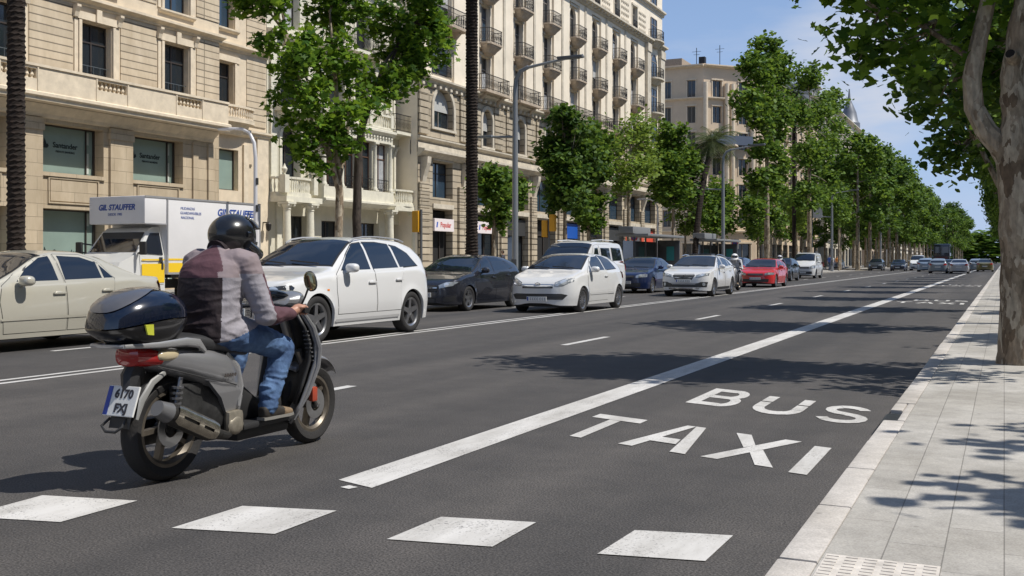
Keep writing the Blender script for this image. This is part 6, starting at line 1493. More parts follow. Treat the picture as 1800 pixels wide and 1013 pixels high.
    def shield(dx, sc, m, nm, rows):
        b = MB(); vs = []; n = 12
        for x, z, w in rows:
            for j in range(n+1):
                t = -1+2*j/n; vs.append((x - .045 + dx + .10*(1-t*t) - .02*abs(t)**3, t*w*sc, z))
        k = n+1; b.add(vs, [(i*k+j,i*k+j+1,(i+1)*k+j+1,(i+1)*k+j) for i in range(len(rows)-1) for j in range(n)])
        ob = b.build(nm, m, o, smooth=True); md = ob.modifiers.new('t','SOLIDIFY'); md.thickness = .022; md.offset = 0; return ob
    shield(.0, 1.0, body, 'leg_shield', prof); shield(-.030, .86, BLKP, 'inner_shield', prof[1:-1])
    b = MB()
    for k in range(8): b.bar((1.165-.004*k,-.212+.004*k,.60+k*.028),(1.165-.004*k,-.165+.003*k,.60+k*.028),.02,.008)
    b.build('vent_slats', mat('vent_grey', (.10,.10,.105), .5), o)
    b = MB()
    for s in (1,-1): b.tube([(1.015,s*.16,.22),(1.105,s*.205,.38),(1.18,s*.232,.56),(1.20,s*.232,.68),(1.17,s*.205,.82),(1.105,s*.15,.95)], [.008,.014,.018,.02,.018,.01], 8)
    b.build('shield_edge', body, o, smooth=True)
    # fork, front fender
    b = MB()
    for s in (1,-1): b.tube([(1.20,s*.055,.66),(1.40,s*.07,.275)], [.026,.02], 10)
    b.tube([(1.06,0,.98),(1.22,0,.64)], .03, 10); b.build('fork', mat('fork_alloy', (.45,.44,.42), .35, .8), o, smooth=True)
    b = MB(); b.rbox(1.30,1.36,-.105,-.07,.30,.40,.012); b.build('brake_caliper', mat('caliper_red', (.36,.06,.03), .4), o, smooth=True)
    b = MB(); vs = []; n = 14
    for i in range(n+1):
        a = R(36 + 96*i/n); rr = .345; w = .085*(.35+.65*math.sin(PI*(.12+.76*i/n)))
        for j in range(7):
            t = -1+j/3; vs.append((1.40+(rr-.03*t*t)*math.cos(a), t*w, .275+(rr-.03*t*t)*math.sin(a)))
    b.add(vs, [(i*7+j,i*7+j+1,(i+1)*7+j+1,(i+1)*7+j) for i in range(n) for j in range(6)]); f = b.build('front_mudguard', body, o, smooth=True); md = f.modifiers.new('t','SOLIDIFY'); md.thickness = .006
    # handlebar and instruments
    b = MB(); b.tube([(.90,-.34,.955),(.96,-.22,.965),(1.06,0,.975),(.96,.22,.965),(.90,.34,.955)], .013, 8)
    for s in (1,-1): b.tube([(.875,s*.37,.95),(.935,s*.25,.965)], .019, 10)
    b.build('handlebar', BLKP, o, smooth=True)
    b = MB(); loft(b, [((x,0,z),Y(hw),Zv(h,.03)) for x,z,hw,h in ((.98,1.0,.05,.02),(1.02,1.005,.12,.045),(1.09,1.01,.15,.06),(1.16,1.0,.13,.065),(1.21,.98,.07,.04))], 20, .8); b.build('handlebar_cowl', body, o, smooth=True)
    b = MB(); b.ball((1.03,0,1.045),(.06,.10,.025),14,6,rot=Matrix.Rotation(R(25),3,'Y')); b.build('instruments', mat('instrument_glass', (.06,.07,.08), .1, coat=1), o, smooth=True)
    b = MB(); b.ball((1.20,0,.985),(.045,.085,.05),14,8); b.build('headlight', LAMPG, o, smooth=True)
    for s in (1,-1):
        b = MB(); b.tube([(.98,s*.24,.97),(.985,s*.27,1.03),(.98,s*.30,1.09)], .007, 8); rot = Matrix.Rotation(R(s*-12),3,'Z') @ Matrix.Rotation(R(s*14),3,'X')
        b.ball((.985,s*.315,1.135),(.018,.044,.068),16,9,.85,rot=rot); mi = b.build('mirror', BLKP, o, smooth=True)
        b = MB(); b.ball((.974,s*.315,1.135),(.014,.039,.062),16,9,.85,rot=rot); b.build('mirror_glass', mat('mirror_brassy', (.42,.36,.20), .12, .85), mi, smooth=True)
        b = MB(); b.tube([(.90,s*.345,.97),(.955,s*.30,.985),(.985,s*.22,.975)], .006, 6); b.build('brake_lever', RIMM, o, smooth=True)
    b = MB(); b.tube([(.50,.14,.16),(.40,.19,.10),(.30,.20,.085)], .009, 6); b.build('side_stand', BLKP, o, smooth=True)
    return o
def top_case(label, loc, rz):
    o = thing('top_case', label, 'luggage case', loc, rz)
    Y = lambda hw: (0,hw,0)
    def half(z0, z1, m, nm, sgn):
        b = MB(); n = 30; rows = 8; vs = []
        for i in range(rows+1):
            t = i/rows; f = (1-t**2.6)**.5 if sgn > 0 else (1-.30*t**1.6); z = z0+(z1-z0)*t
            for j in range(n):
                g = 2*PI*j/n; c, s = math.cos(g), math.sin(g); sg = lambda q, p: math.copysign(abs(q)**p, q)
                rx = .315 if c < 0 else .265
                x = sg(c,.80)*rx*f*(1-.10*(1 if c > 0 else 0)*t); y = sg(s,.72)*.205*f; vs.append((x + (.02*t if sgn > 0 else .03*t), y, z - (.05*max(0,-c)*(1-t) if sgn > 0 else .05*max(0,-c)*(1-t))))
        b.add(vs, [(i*n+j,i*n+(j+1)%n,(i+1)*n+(j+1)%n,(i+1)*n+j) for i in range(rows) for j in range(n)] + [tuple(range(n))[::-1], tuple(rows*n+j for j in range(n))]); return b.build(nm, m, o, smooth=True, ang=60)
    half(.138, .305, BLKG, 'lid', 1); half(.130, .0, mat('case_black', (.010,.010,.012), .28, coat=.6), 'shell', -1)
    # grey inlay over the crest and rear of the lid, from the lid's own surface
    sg = lambda q, p: math.copysign(abs(q)**p, q); vs = []; n = 60; rows = 14
    for i in range(rows+1):
        for j in range(n):
            g = 2*PI*j/n; c, s_ = math.cos(g), math.sin(g); t0 = .93 - .55*max(0,-c)**1.6; t = t0 + (1-t0)*i/rows; f = (1-t**2.6)**.5 if t < 1 else 0
            rx = .315 if c < 0 else .265; vs.append((sg(c,.80)*rx*f*(1-.10*(1 if c > 0 else 0)*t)*1.012 + .02*t, sg(s_,.72)*.205*f*1.012, .138+.167*t - .05*max(0,-c)*(1-t) + .006))
    b = MB(); b.add(vs, [(i*n+j,i*n+(j+1)%n,(i+1)*n+(j+1)%n,(i+1)*n+j) for i in range(rows) for j in range(n)]); b.build('lid_inlay', GREYC, o, smooth=True, ang=60)
    b = MB(); b.add([(-.17,-.197,.110),(-.115,-.203,.110),(-.105,-.197,.05),(-.145,-.190,.055),(-.17,-.207,.110),(-.115,-.211,.110),(-.105,-.204,.05),(-.145,-.199,.055)], [(0,1,2,3),(7,6,5,4),(0,4,5,1),(1,5,6,2),(2,6,7,3),(3,7,4,0)]); b.build('sticker', mat('sticker_lime', (.62,.66,.06), .5), o)
    return o
SKIN = mat('skin', (.42,.22,.15), .5, var=.12, scale=14); JGR = mat('jacket_grey', (.28,.265,.295), .75, var=.12, scale=5, bump=.9, bscale=9); JYO = mat('jacket_taupe', (.235,.19,.20), .8, var=.10, scale=5, bump=.5, bscale=7); JMA = mat('jacket_maroon', (.085,.036,.047), .8, var=.15, scale=5, bump=.9, bscale=7); JBK = mat('jacket_black', (.010,.007,.010), .8, bump=.9, bscale=9, scale=6, col2=(.018,.008,.012))
JEAN = mat('denim', (.016,.040,.115), .85, scale=7, bump=.8, bscale=11, col2=(.11,.20,.37)); SHOE = mat('shoe_dark', (.03,.025,.02), .6); SHOEB = mat('shoe_brown', (.20,.14,.085), .6, var=.3, scale=20); HELM = mat('helmet_black', (.010,.010,.011), .26, coat=.6)
def seg_d(p, a, b):
    a, b = Vector(a), Vector(b); t = max(0, min(1, (p-a).dot(b-a)/(b-a).length_squared)); return (p-(a+(b-a)*t)).length
def rider(label, loc, rz, mats=(JGR, JYO, JMA, JBK, JEAN), helm=HELM, visor=True, group=None, vox=.014):
    o = thing('person', label, 'person', loc, rz, group)
    sh, el, wr = (.485,.185,1.265), (.56,.295,.925), (.80,.300,.935)
    hip, kn, an = (.40,.105,.84), (.875,.175,.705), (.735,.175,.375)
    b = MB()
    # torso: rings from the hips up to the neck, bent forward a little
    rings = [((.37,0,.775),.165,.205),((.37,0,.86),.168,.205),((.38,0,.95),.165,.200),((.39,0,1.06),.165,.205),((.405,0,1.16),.158,.215),((.43,0,1.235),.135,.212),((.46,0,1.295),.085,.150),((.485,0,1.33),.062,.075),((.51,0,1.37),.056,.060)]
    loft(b, [(c,(dx,0,-.02),(0,hw,0)) for c,dx,hw in rings], 26, .9)
    for s in (1,-1):
        m = lambda p: (p[0], s*p[1], p[2])
        limb(b, [(.455,s*.12,1.245), m(sh), m(el), m(wr)], [.092,.090,.066,.038])
        b.ball(m((.545,.285,.935)), (.062,.056,.062), 12, 8)
        limb(b, [m(hip), m((.62,.15,.79)), m(kn)], [.118,.100,.078]); limb(b, [m(kn), m((.80,.178,.54)), m(an)], [.076,.070,.052])
        b.ball(m((.32,.085,.83)), (.11,.10,.10), 12, 8); limb(b, [m((.74,.176,.46)), m((.725,.176,.345))], [.062,.060])
    def cls(c, n):
        s = 1 if c.y > 0 else -1; m = lambda p: (p[0], s*p[1], p[2])
        dl = min(seg_d(c, m(hip), m(kn))-.10, seg_d(c, m(kn), m(an))-.065)
        da = min(seg_d(c, m(sh), m(el))-.079, seg_d(c, m(el), m(wr))-.054)
        if da > .0 and c.z < .800 + .32*(c.x-.36): return 4
        if seg_d(c, m(el), m(wr)) < .074 and c.x > .62: return 2
        if da < .02 and abs(c.y) > .16 and c.z < 1.19:
            ax = Vector(m(el))-Vector(m(sh)); t = (c-Vector(m(sh))).dot(ax)/ax.length_squared; cx = sh[0]+(el[0]-sh[0])*t
            return 2 if c.x > cx+.012 else 0
        ph = math.atan2(abs(c.y), .41 - c.x + (.04 if c.z > 1.2 else 0))
        if c.z >= 1.165: return (2 if c.x > .545 and c.z < 1.29 else 1) if ph > .88 else 2
        if c.y > 0: return 3 if ph < 1.2 else 0
        return 0 if ph > .95 + .25*(c.z-.9) else 3
    from mathutils import noise as NZ
    def fold(c):
        s = 1 if c.y > 0 else -1; m = lambda p: (p[0], s*p[1], p[2])
        rg = lambda q: (1-abs(NZ.noise(q)))**2.2 - .45
        arm = min(seg_d(c, m(sh), m(el)), seg_d(c, m(el), m(wr))) < .10
        if c.z < .800 + .32*(c.x-.36) and not (arm and c.x > .6 and c.z > .86):   # jeans: creases across the knee and above the shoe
            a = .5 + .5*min(1, abs(c.z-.42)/.12 < 1 and 1 or 0) + .6*max(0, 1-(Vector(c)-Vector(m(kn))).length/.16)
            return .0125*a*rg(Vector((c.x*13+c.z*9, c.y*9, c.z*20-c.x*7)))
        if arm:
            a = .5 + max(0, 1-(Vector(c)-Vector(m(el))).length/.15)
            return .0095*a*rg(Vector((c.x*11, c.y*8, c.z*24)))
        return (.006 + .010*max(0, 1-abs(c.z-.92)/.16))*rg(Vector((c.x*7, c.y*6+c.z*5, c.z*21)))
    remesh('body', b, list(mats), o, vox, 5 if vox > .01 else 9, cls, fold if vox < .01 else None)
    # hands on the grips: palm, four fingers curled round, thumb below
    for s in (1,-1):
        h = MB(); wx, wy, wz = .80, s*.300, .938
        limb(h, [(wx-.03,wy,wz), (wx+.015,s*.305,.947), (.86,s*.312,.965)], [.029,.029,.030], 12)
        h.ball((.865,s*.312,.972), (.040,.046,.020), 12, 8)
        for k in range(4):
            y = s*(.278+.022*k); L_ = (.94,1.05,1.0,.82)[k] if True else 1
            limb(h, [(.878,y,.978),(.878+.034*L_,y,.968),(.878+.040*L_,y,.940),(.878+.016*L_,y,.927)], [.0108,.0102,.0095,.0088], 8)
        limb(h, [(.835,s*.278,.955),(.862,s*.262,.935),(.885,s*.262,.928)], [.014,.0118,.010], 8)
        remesh('hand', h, [SKIN], o, .0042, 2)
    # shoes
    for s in (1,-1):
        q = MB(); loft(q, [((x,s*.178,z),(0,hw,0),(0,0,h)) for x,z,hw,h in ((.655,.315,.025,.03),(.67,.315,.038,.045),(.72,.32,.042,.052),(.80,.308,.045,.040),(.88,.298,.048,.030),(.93,.293,.040,.023),(.95,.29,.02,.012))], 16, .8)
        limb(q, [(.715,s*.178,.34),(.72,s*.178,.38)], [.045,.045]); sh_ = remesh('shoe', q, [SHOE, SHOEB], o, .007, 2, lambda c, n: 1 if c.x > .84 else 0)
        q = MB(); q.prism([(x,s*.178+y) for x,y in ((.65,-.03),(.72,-.042),(.80,-.04),(.88,-.05),(.95,-.03),(.958,0),(.95,.03),(.88,.05),(.80,.04),(.72,.042),(.65,.03))], .266, .284, 'xy'); q.build('sole', mat('sole_grey', (.22,.21,.19), .7), sh_)
    # head with a face, inside the helmet
    q = MB(); q.ball((.60,0,1.425),(.095,.078,.115),20,14); limb(q, [(.50,0,1.33),(.565,0,1.38)], [.052,.05]); q.ball((.655,0,1.365),(.035,.035,.03),10,8)
    q.tube([(.688,0,1.435),(.712,0,1.405),(.69,0,1.395)], [.008,.014,.010], 8)
    for s in (1,-1): q.ball((.678,s*.028,1.45),(.012,.018,.006),8,6); q.ball((.60,s*.08,1.42),(.018,.01,.03),8,6)
    q.ball((.69,0,1.372),(.008,.024,.006),8,6); hd = remesh('head', q, [SKIN], o, .006, 2)
    for s in (1,-1): e_ = MB(); e_.ball((.687,s*.029,1.438),(.008,.012,.006),8,6); e_.build('eye', mat('eye', (.05,.04,.035), .1), hd)
    # helmet: shell with a face opening and a separate raised chin bar line
    H = MB(); n, k = 30, 20; cx, cz = .598, 1.432; vs = []
    def hp(f, g, r=1.0):   # f elevation, g azimuth (0 = forward)
        x = .168*math.cos(f)*math.cos(g); y = .140*math.cos(f)*math.sin(g); z = .132*math.sin(f) if f > 0 else .155*math.sin(f)
        if math.cos(g) > 0 and f < 0: x *= 1 + .22*min(1, -f*2)
        return Vector((cx + x*r, y*r, cz + z*r))
    F0, F1 = -.92, PI/2
    for i in range(k+1):
        f = F0+(F1-F0)*i/k
        for j in range(n): vs.append(hp(f, 2*PI*(j+.5)/n))
    fs = []
    for i in range(k):
        f = F0+(F1-F0)*(i+.5)/k
        for j in range(n):
            g = 2*PI*(j+1)/n; g = min(g, 2*PI-g)
            if g < 1.12 and -.30 < f < .30: continue
            fs.append((i*n+j, i*n+(j+1)%n, (i+1)*n+(j+1)%n, (i+1)*n+j))
    H.add(vs, fs); he = H.build('helmet', helm, o, smooth=True, ang=60); md = he.modifiers.new('t','SOLIDIFY'); md.thickness = .022
    for x in ():
        pass
    L_ = MB(); L_.tube([(cx-.03, -.131, cz-.0),(cx+.0,-.132,cz-.0)], .02, 12); L_.tube([(cx-.03, .131, cz-.0),(cx+.0,.132,cz-.0)], .02, 12); L_.tube([(cx-.02,-.128,1.37),(cx+.05,-.118,1.335),(cx+.13,-.085,1.31),(cx+.175,-.03,1.302),(cx+.175,.03,1.302),(cx+.13,.085,1.31),(cx+.05,.118,1.335),(cx-.02,.128,1.37)], [.030,.038,.042,.044,.044,.042,.038,.030], 12); L_.build('chin_bar', helm, he, smooth=True)
    V = MB(); vs = []; a0 = .28 if visor else -.25; a1 = 1.0 if visor else .34
    for i in range(9):
        f = a0+(a1-a0)*i/8
        for j in range(17):
            g = -1.25+2.5*j/16; p = hp(f, g, 1.05); 
            if visor: p.x += .045*(1-i/8)*max(0, math.cos(g)); 
            vs.append(p)
    V.add(vs, [(i*17+j,i*17+j+1,(i+1)*17+j+1,(i+1)*17+j) for i in range(8) for j in range(16)])
    vm = mat('visor_smoke', (.05,.05,.055), .06, coat=1); vm.node_tree.nodes['Principled BSDF'].inputs['Transmission Weight'].default_value = .35
    v_ = V.build('visor', vm, he, smooth=True); md = v_.modifiers.new('t','SOLIDIFY'); md.thickness = .003
    q = MB(); q.tube([(.45,0,1.325),(.50,0,1.345)], [.075,.068], 14, sq=(1,1)); q.build('collar', mats[3], o, smooth=True)
    return o
BX, BY = -4.40, 4.66
scooter('silver grey scooter with high wheels ridden across the near lanes', (BX, BY, 0), UP)
top_case('glossy navy black top case with grey lid stripe on the near scooter', (BX, BY-.185, .812), UP)
rider('rider in black open helmet, grey maroon and black jacket and jeans on the near scooter', (BX, BY, 0), UP, vox=.0075)
PW = mat('shirt_pale', (.50,.51,.53), .8, var=.2, scale=6, bump=.5, bscale=8); PD = mat('trousers_dark', (.05,.05,.06), .8)
scooter('small pale scooter facing the camera beside the white crossover', (-10.25, 44.6, 0), DN, SILV2, False)
rider('rider in white helmet and pale shirt filtering between the crossover and the red coupe', (-10.25, 44.6, 0), DN, (PW, PW, PW, PW, PD), mat('helmet_white', (.75,.75,.74), .3, coat=.5), False)
scooter('dark scooter standing in the queue behind the red coupe', (-11.05, 58.6, 0), DN, paint('scooter_red', (.30,.02,.03)), False)
rider('rider in grey helmet and dark blue jacket behind the red coupe', (-11.05, 58.6, 0), DN, (mat('jacket_blue', (.03,.045,.09), .8),)*4 + (PD,), mat('helmet_grey', (.5,.5,.52), .3, coat=.5), False)
# ---------------------------------------------------------------- trees and palms

def bark(name, cols, scale=3.2):
    m, n, b = _new(name); N = n.nodes.new; L = n.links.new
    t = N('ShaderNodeTexCoord'); mp = N('ShaderNodeMapping'); mp.inputs['Scale'].default_value = (1, 1, .38); L(t.outputs['Object'], mp.inputs[0])
    z0 = N('ShaderNodeTexNoise'); z0.inputs['Scale'].default_value = scale*1.6; z0.inputs['Detail'].default_value = 5; L(mp.outputs[0], z0.inputs['Vector'])
    ad = N('ShaderNodeMix'); ad.data_type = 'VECTOR'; ad.inputs[0].default_value = .35; L(mp.outputs[0], ad.inputs[4]); L(z0.outputs['Color'], ad.inputs[5])
    v = N('ShaderNodeTexVoronoi'); v.inputs['Scale'].default_value = scale*4.2; L(ad.outputs[1], v.inputs['Vector'])
    s = N('ShaderNodeSeparateColor'); L(v.outputs['Color'], s.inputs[0])
    r = N('ShaderNodeValToRGB'); r.color_ramp.interpolation = 'B_SPLINE'
    for i, c in enumerate(cols):
        e = r.color_ramp.elements[i] if i < 2 else r.color_ramp.elements.new(.5)
        e.color = (*c, 1)
    for i, e in enumerate(r.color_ramp.elements): e.position = .15 + .7*i/(len(cols)-1)
    L(s.outputs[0], r.inputs[0])
    z = N('ShaderNodeTexNoise'); z.inputs['Scale'].default_value = 22; z.inputs['Detail'].default_value = 6; L(mp.outputs[0], z.inputs['Vector'])
    rr = N('ShaderNodeValToRGB'); rr.color_ramp.elements[0].position = .3; rr.color_ramp.elements[1].position = .65; rr.color_ramp.elements[0].color = (.55,.55,.55,1); rr.color_ramp.elements[1].color = (1.05,1.05,1.05,1); L(z.outputs['Fac'], rr.inputs[0])
    mu = N('ShaderNodeMix'); mu.data_type = 'RGBA'; mu.blend_type = 'MULTIPLY'; mu.inputs[0].default_value = 1; L(r.outputs[0], mu.inputs[6]); L(rr.outputs[0], mu.inputs[7]); L(mu.outputs[2], b.inputs['Base Color']); b.inputs['Roughness'].default_value = .9
    u = N('ShaderNodeBump'); u.inputs['Strength'].default_value = .8; u.inputs['Distance'].default_value = .02; L(z.outputs['Fac'], u.inputs['Height']); L(u.outputs[0], b.inputs['Normal'])
    MATS[name] = m; return m
BARK = bark('plane_bark', [(.15,.105,.065),(.28,.21,.14),(.42,.35,.25),(.52,.45,.34)]); BARKD = bark('dark_bark', [(.035,.026,.02),(.06,.045,.035),(.09,.07,.055)])
LF1 = leafmat('plane_leaf', (.024,.078,.008), (.16,.285,.025), .42); LF2 = leafmat('plane_leaf_far', (.022,.066,.009), (.145,.245,.030), .38); LF3 = leafmat('yellow_green_leaf', (.08,.14,.02), (.18,.27,.04), .4); LFD = leafmat('dark_leaf', (.018,.056,.010), (.10,.18,.024), .36)
MAPLE = np.array([(0,-.5,0),(.16,-.28,0),(.5,-.22,0),(.36,0,.02),(.42,.22,.03),(.2,.2,0),(0,.55,.02),(-.2,.2,0),(-.42,.22,.03),(-.36,0,.02),(-.5,-.22,0),(-.16,-.28,0)])
ROUGH = np.array([(0,-.5,0),(.42,-.2,.03),(.32,.22,0),(0,.5,.03),(-.36,.2,0),(-.42,-.16,.02)])
def leaves(name, clumps, per, sigma, size, m, parent, seed, tpl=MAPLE, flat=.6):
    rg = np.random.default_rng(seed); C_ = np.asarray(clumps, float); n = len(C_)*per
    c = np.repeat(C_, per, axis=0); off = rg.normal(0, 1, (n,3))*sigma*np.array([1,1,.75]); P = c + off
    sz = size*rg.uniform(.6, 1.25, n)
    # orientation: normal leaning up, random heading
    nz = np.stack([rg.normal(0, flat, n), rg.normal(0, flat, n), np.ones(n)*rg.choice([1,1,1,-1], n)*.8], 1); nz /= np.linalg.norm(nz, axis=1)[:,None]
    h = rg.normal(0, 1, (n,3)); ax = np.cross(h, nz); ax /= np.linalg.norm(ax, axis=1)[:,None]; ay = np.cross(nz, ax)
    k = len(tpl); V = P[:,None,:] + (ax[:,None,:]*tpl[None,:,0:1] + ay[:,None,:]*tpl[None,:,1:2] + nz[:,None,:]*tpl[None,:,2:3]*3)*sz[:,None,None]
    me = bpy.data.meshes.new(name); me.vertices.add(n*k); me.vertices.foreach_set('co', V.reshape(-1).astype(np.float32)); me.loops.add(n*k); me.loops.foreach_set('vertex_index', np.arange(n*k, dtype=np.int32))
    me.polygons.add(n); me.polygons.foreach_set('loop_start', np.arange(0, n*k, k, dtype=np.int32)); me.polygons.foreach_set('loop_total', np.full(n, k, dtype=np.int32)); me.update(calc_edges=True); me.materials.append(m)
    o = bpy.data.objects.new(name, me); COL.objects.link(o); o.parent = parent; return o
def clumps_in(blobs, rg, dens):
    out = []
    for (x,y,z,rx,ry,rz) in blobs:
        k = max(3, int(dens*rx*ry*rz))
        d = rg.normal(0,1,(k,3)); d /= np.linalg.norm(d,axis=1)[:,None]; r = rg.uniform(.15,1,k)**.45
        out.append(np.array([x,y,z]) + d*r[:,None]*np.array([rx,ry,rz]))
    return np.concatenate(out)
def lobes(blobs, seed, k=5, f=.52):
    rr = random.Random(seed); out = []
    for (x,y,z,rx,ry,rz) in blobs:
        for i in range(k):
            while True:
                d = Vector((rr.uniform(-1,1), rr.uniform(-1,1), rr.uniform(-1,1)))
                if .3 < d.length < 1: break
            q = rr.uniform(.8, 1.25)*f; out.append((x+d.x*rx*.75, y+d.y*ry*.78, z+d.z*rz*.8, rx*q*1.1, ry*q, rz*q))
    return out
def tree(label, loc, trunk, blobs, group=None, dens=5, per=26, sigma=.24, size=.19, m=None, bk=None, seed=1, tpl=ROUGH, name='plane_tree', limbs=(), twigs=True, rz=0, trad=None):
    """trunk: list of (x,y,z,r); blobs: ellipsoids (x,y,z,rx,ry,rz), local coordinates"""
    o = thing(name, label, 'tree', loc, rz, group); rg = np.random.default_rng(seed); rr = random.Random(seed)
    b = MB(); pts = [(x,y,z) for x,y,z,r in trunk]; rd = [r for *_, r in trunk]
    q, r2 = [], []
    for i in range(len(pts)-1):
        for k in range(4): t = k/4; q.append(Vector(pts[i]).lerp(Vector(pts[i+1]), t) + Vector((rr.uniform(-.012,.012), rr.uniform(-.012,.012), 0))); r2.append((rd[i]+(rd[i+1]-rd[i])*t)*rr.uniform(.96,1.05))
    q.append(Vector(pts[-1])); r2.append(rd[-1]); b.tube(q, r2, 14)
    for l in limbs: b.tube([(x,y,z) for x,y,z,r in l], [r for *_, r in l], 10)
    top = Vector(pts[-1]); C_ = clumps_in(blobs, rg, dens)
    for (x,y,z,rx,ry,rz_) in blobs:
        best = min([Vector(p) for p in q[len(q)//2:]] + [Vector(l[k][:3]) for l in limbs for k in range(1, len(l))], key=lambda p: (p-Vector((x,y,z-rz_*.4))).length)
        e = Vector((x,y,z)); mid = best.lerp(e, .5) + Vector((rr.uniform(-.15,.15), rr.uniform(-.15,.15), .15)); r0 = .028+.022*rz_
        b.tube([best, mid, e], [r0, r0*.7, r0*.35], 7)
        if twigs:
            near = C_[np.linalg.norm((C_-np.array([x,y,z]))/np.array([rx,ry,rz_]), axis=1) < 1.05]
            for c in near[::2][:40]:
                s_ = best.lerp(e, rr.uniform(.3, 1)); b.tube([s_, s_.lerp(Vector(c), .55)+Vector((0,0,-.06)), Vector(c)], [r0*.35, r0*.22, .008], 4, cap=False)
    b.build('trunk', bk or BARK, o, smooth=True, fix=False)
    leaves('crown', C_, per, sigma, size, m or LF2, o, seed, tpl)
    return o
# --- the big plane tree on the right pavement
PT = tree('big plane tree with mottled bark and a curved low limb on the right pavement', (.16, 13.0, .12),
     [(0,0,-.05,.25),(0,0,.3,.225),(.01,0,1.1,.215),(-.01,0,1.9,.22),(-.03,0,2.35,.23),(-.02,0,2.7,.17),(-.06,0,3.2,.145),(.02,0,3.8,.135),(.14,0,4.4,.13),(.32,.1,5.2,.11),(.4,.1,6.6,.07)],
     [(-1.5,.1,4.0,.75,.85,.55),(-1.95,-.2,4.7,.6,.8,.6),(-.95,.3,3.75,.6,.8,.5),(-1.1,-.3,4.8,.9,1.0,.7),(-.35,.5,4.6,.8,.9,.8),(-.7,.5,5.6,.9,1.0,.8),(.5,-.2,6.3,1.2,1.3,1.0),(.9,.2,5.2,1.0,1.2,.9),(.8,0,7.0,1.4,1.4,1.0),(-1.7,0,4.9,.7,.9,.6),(1.5,.4,4.4,.8,.9,.6),(-2.35,.1,5.2,.4,.5,.4),(1.35,-1.0,3.7,.6,.8,.4),(1.9,-.5,4.0,.6,.9,.4),(1.3,.6,3.5,.5,.8,.35),(2.2,.9,4.6,.6,.8,.4)],
     dens=30, per=30, sigma=.17, size=.165, m=LF1, seed=4, tpl=MAPLE,
     limbs=[[(-.02,0,2.10,.15),(-.16,0,2.40,.14),(-.34,0,2.60,.122),(-.47,0,2.88,.112),(-.49,0,3.22,.105),(-.42,.02,3.62,.095),(-.32,.05,4.1,.085),(-.35,.1,5.2,.06),(-.5,.1,6.2,.03)],
            [(-.46,0,3.4,.035),(-1.0,.0,3.85,.028),(-1.5,0,4.15,.015)], [(.05,0,2.9,.08),(.3,.05,3.3,.075),(.7,.1,4.1,.06),(1.2,.2,5.0,.03)]])
b = MB(); b.tube([(-.05,-.10,3.36),(-.10,-.21,3.42)], [.075,.060], 14); b.build('cut_stub', BARK, PT, smooth=True); b = MB(); b.tube([(-.10,-.211,3.421),(-.102,-.217,3.423)], [.052,.05], 12); b.build('knot_hole', mat('rotten_wood', (.012,.009,.007), .9), PT)
# row behind it, down the right pavement
rr = random.Random(12); protoR = []
ordn = ['second','third','fourth','fifth','sixth','seventh','eighth','ninth','tenth','eleventh','twelfth','thirteenth','fourteenth','fifteenth','sixteenth']
for k in range(2):
    bl = [(-1.2,0,4.4,1.0,1.3,1.0),(-1.5,.6,5.8,1.1,1.2,.9),(.3,-.5,5.0,1.3,1.3,1.1),(1.2,.4,5.6,1.2,1.2,1.1),(-.3,.2,7.0,1.7,1.6,1.2),(-1.0,-.9,5.2,.9,.9,.8),(-.6,.8,3.9,.8,.8,.5)]
    bl = [(x+rr.uniform(-.3,.3),y+rr.uniform(-.4,.4),z+rr.uniform(-.3,.4),rx,ry,rz) for x,y,z,rx,ry,rz in bl]
    protoR.append(tree('', (0,0,0), [(0,0,-.05,.19),(0,0,1.2,.165),(.03,0,2.6,.16),(-.05,.05,4.2,.11),(0,.1,6.5,.05)], bl, dens=11, per=32, sigma=.22, size=.23, m=LF2, seed=30+k, limbs=[[(0,0,2.4,.11),(-.4,0,3.1,.09),(-.9,.1,4.2,.05)],[(0,0,2.5,.10),(.5,.1,3.4,.08),(1.0,.2,4.8,.04)]]))
for i in range(16):
    v = 21.2 + 8.0*i; P_ = protoR[i % 2]; lab = 'plane tree of the right pavement row, %s behind the big mottled trunk' % (ordn[i-1] if i else 'the first')
    if i < 2: o = P_; o.location = (.27, v, .12); o['label'] = lab; o['group'] = 'trees of the right pavement row'
    else: o = dup(P_, (.27+rr.uniform(-.05,.12), v, .12), rr.choice((0, R(8), R(-8), R(4))), lab, 'trees of the right pavement row', scale=(rr.uniform(.60,.74),.95,rr.uniform(1.08,1.3)), parent=None)
for i, v in enumerate((17.5, 27, 36, 46, 57, 69)): dup(protoR[i % 2], (7.4, v, .12), R(50*i), 'unseen plane tree added in a second row on the right pavement, %s beyond the camera' % ordn[i-1] if i else 'unseen plane tree added in a second row on the right pavement, nearest to the camera', 'second row on the right pavement', scale=(1.15,1.15,1.2), parent=None)  # unseen trees, added to block skylight from the right
# tree standing back on the right pavement, outside the frame, whose shade falls on the slabs
tree('plane tree standing back on the right pavement whose shade crosses the slabs', (3.9, 8.2, .12), [(0,0,-.05,.18),(0,0,2.4,.15),(.1,0,4.4,.08),(.1,0,6,.04)], [(-.3,.4,4.6,.9,.7,.5),(-.4,-1.9,4.7,.7,.55,.4),(.8,.3,5.4,1.2,1,.8)], dens=11, per=30, sigma=.2, size=.2, m=LF2, seed=55)

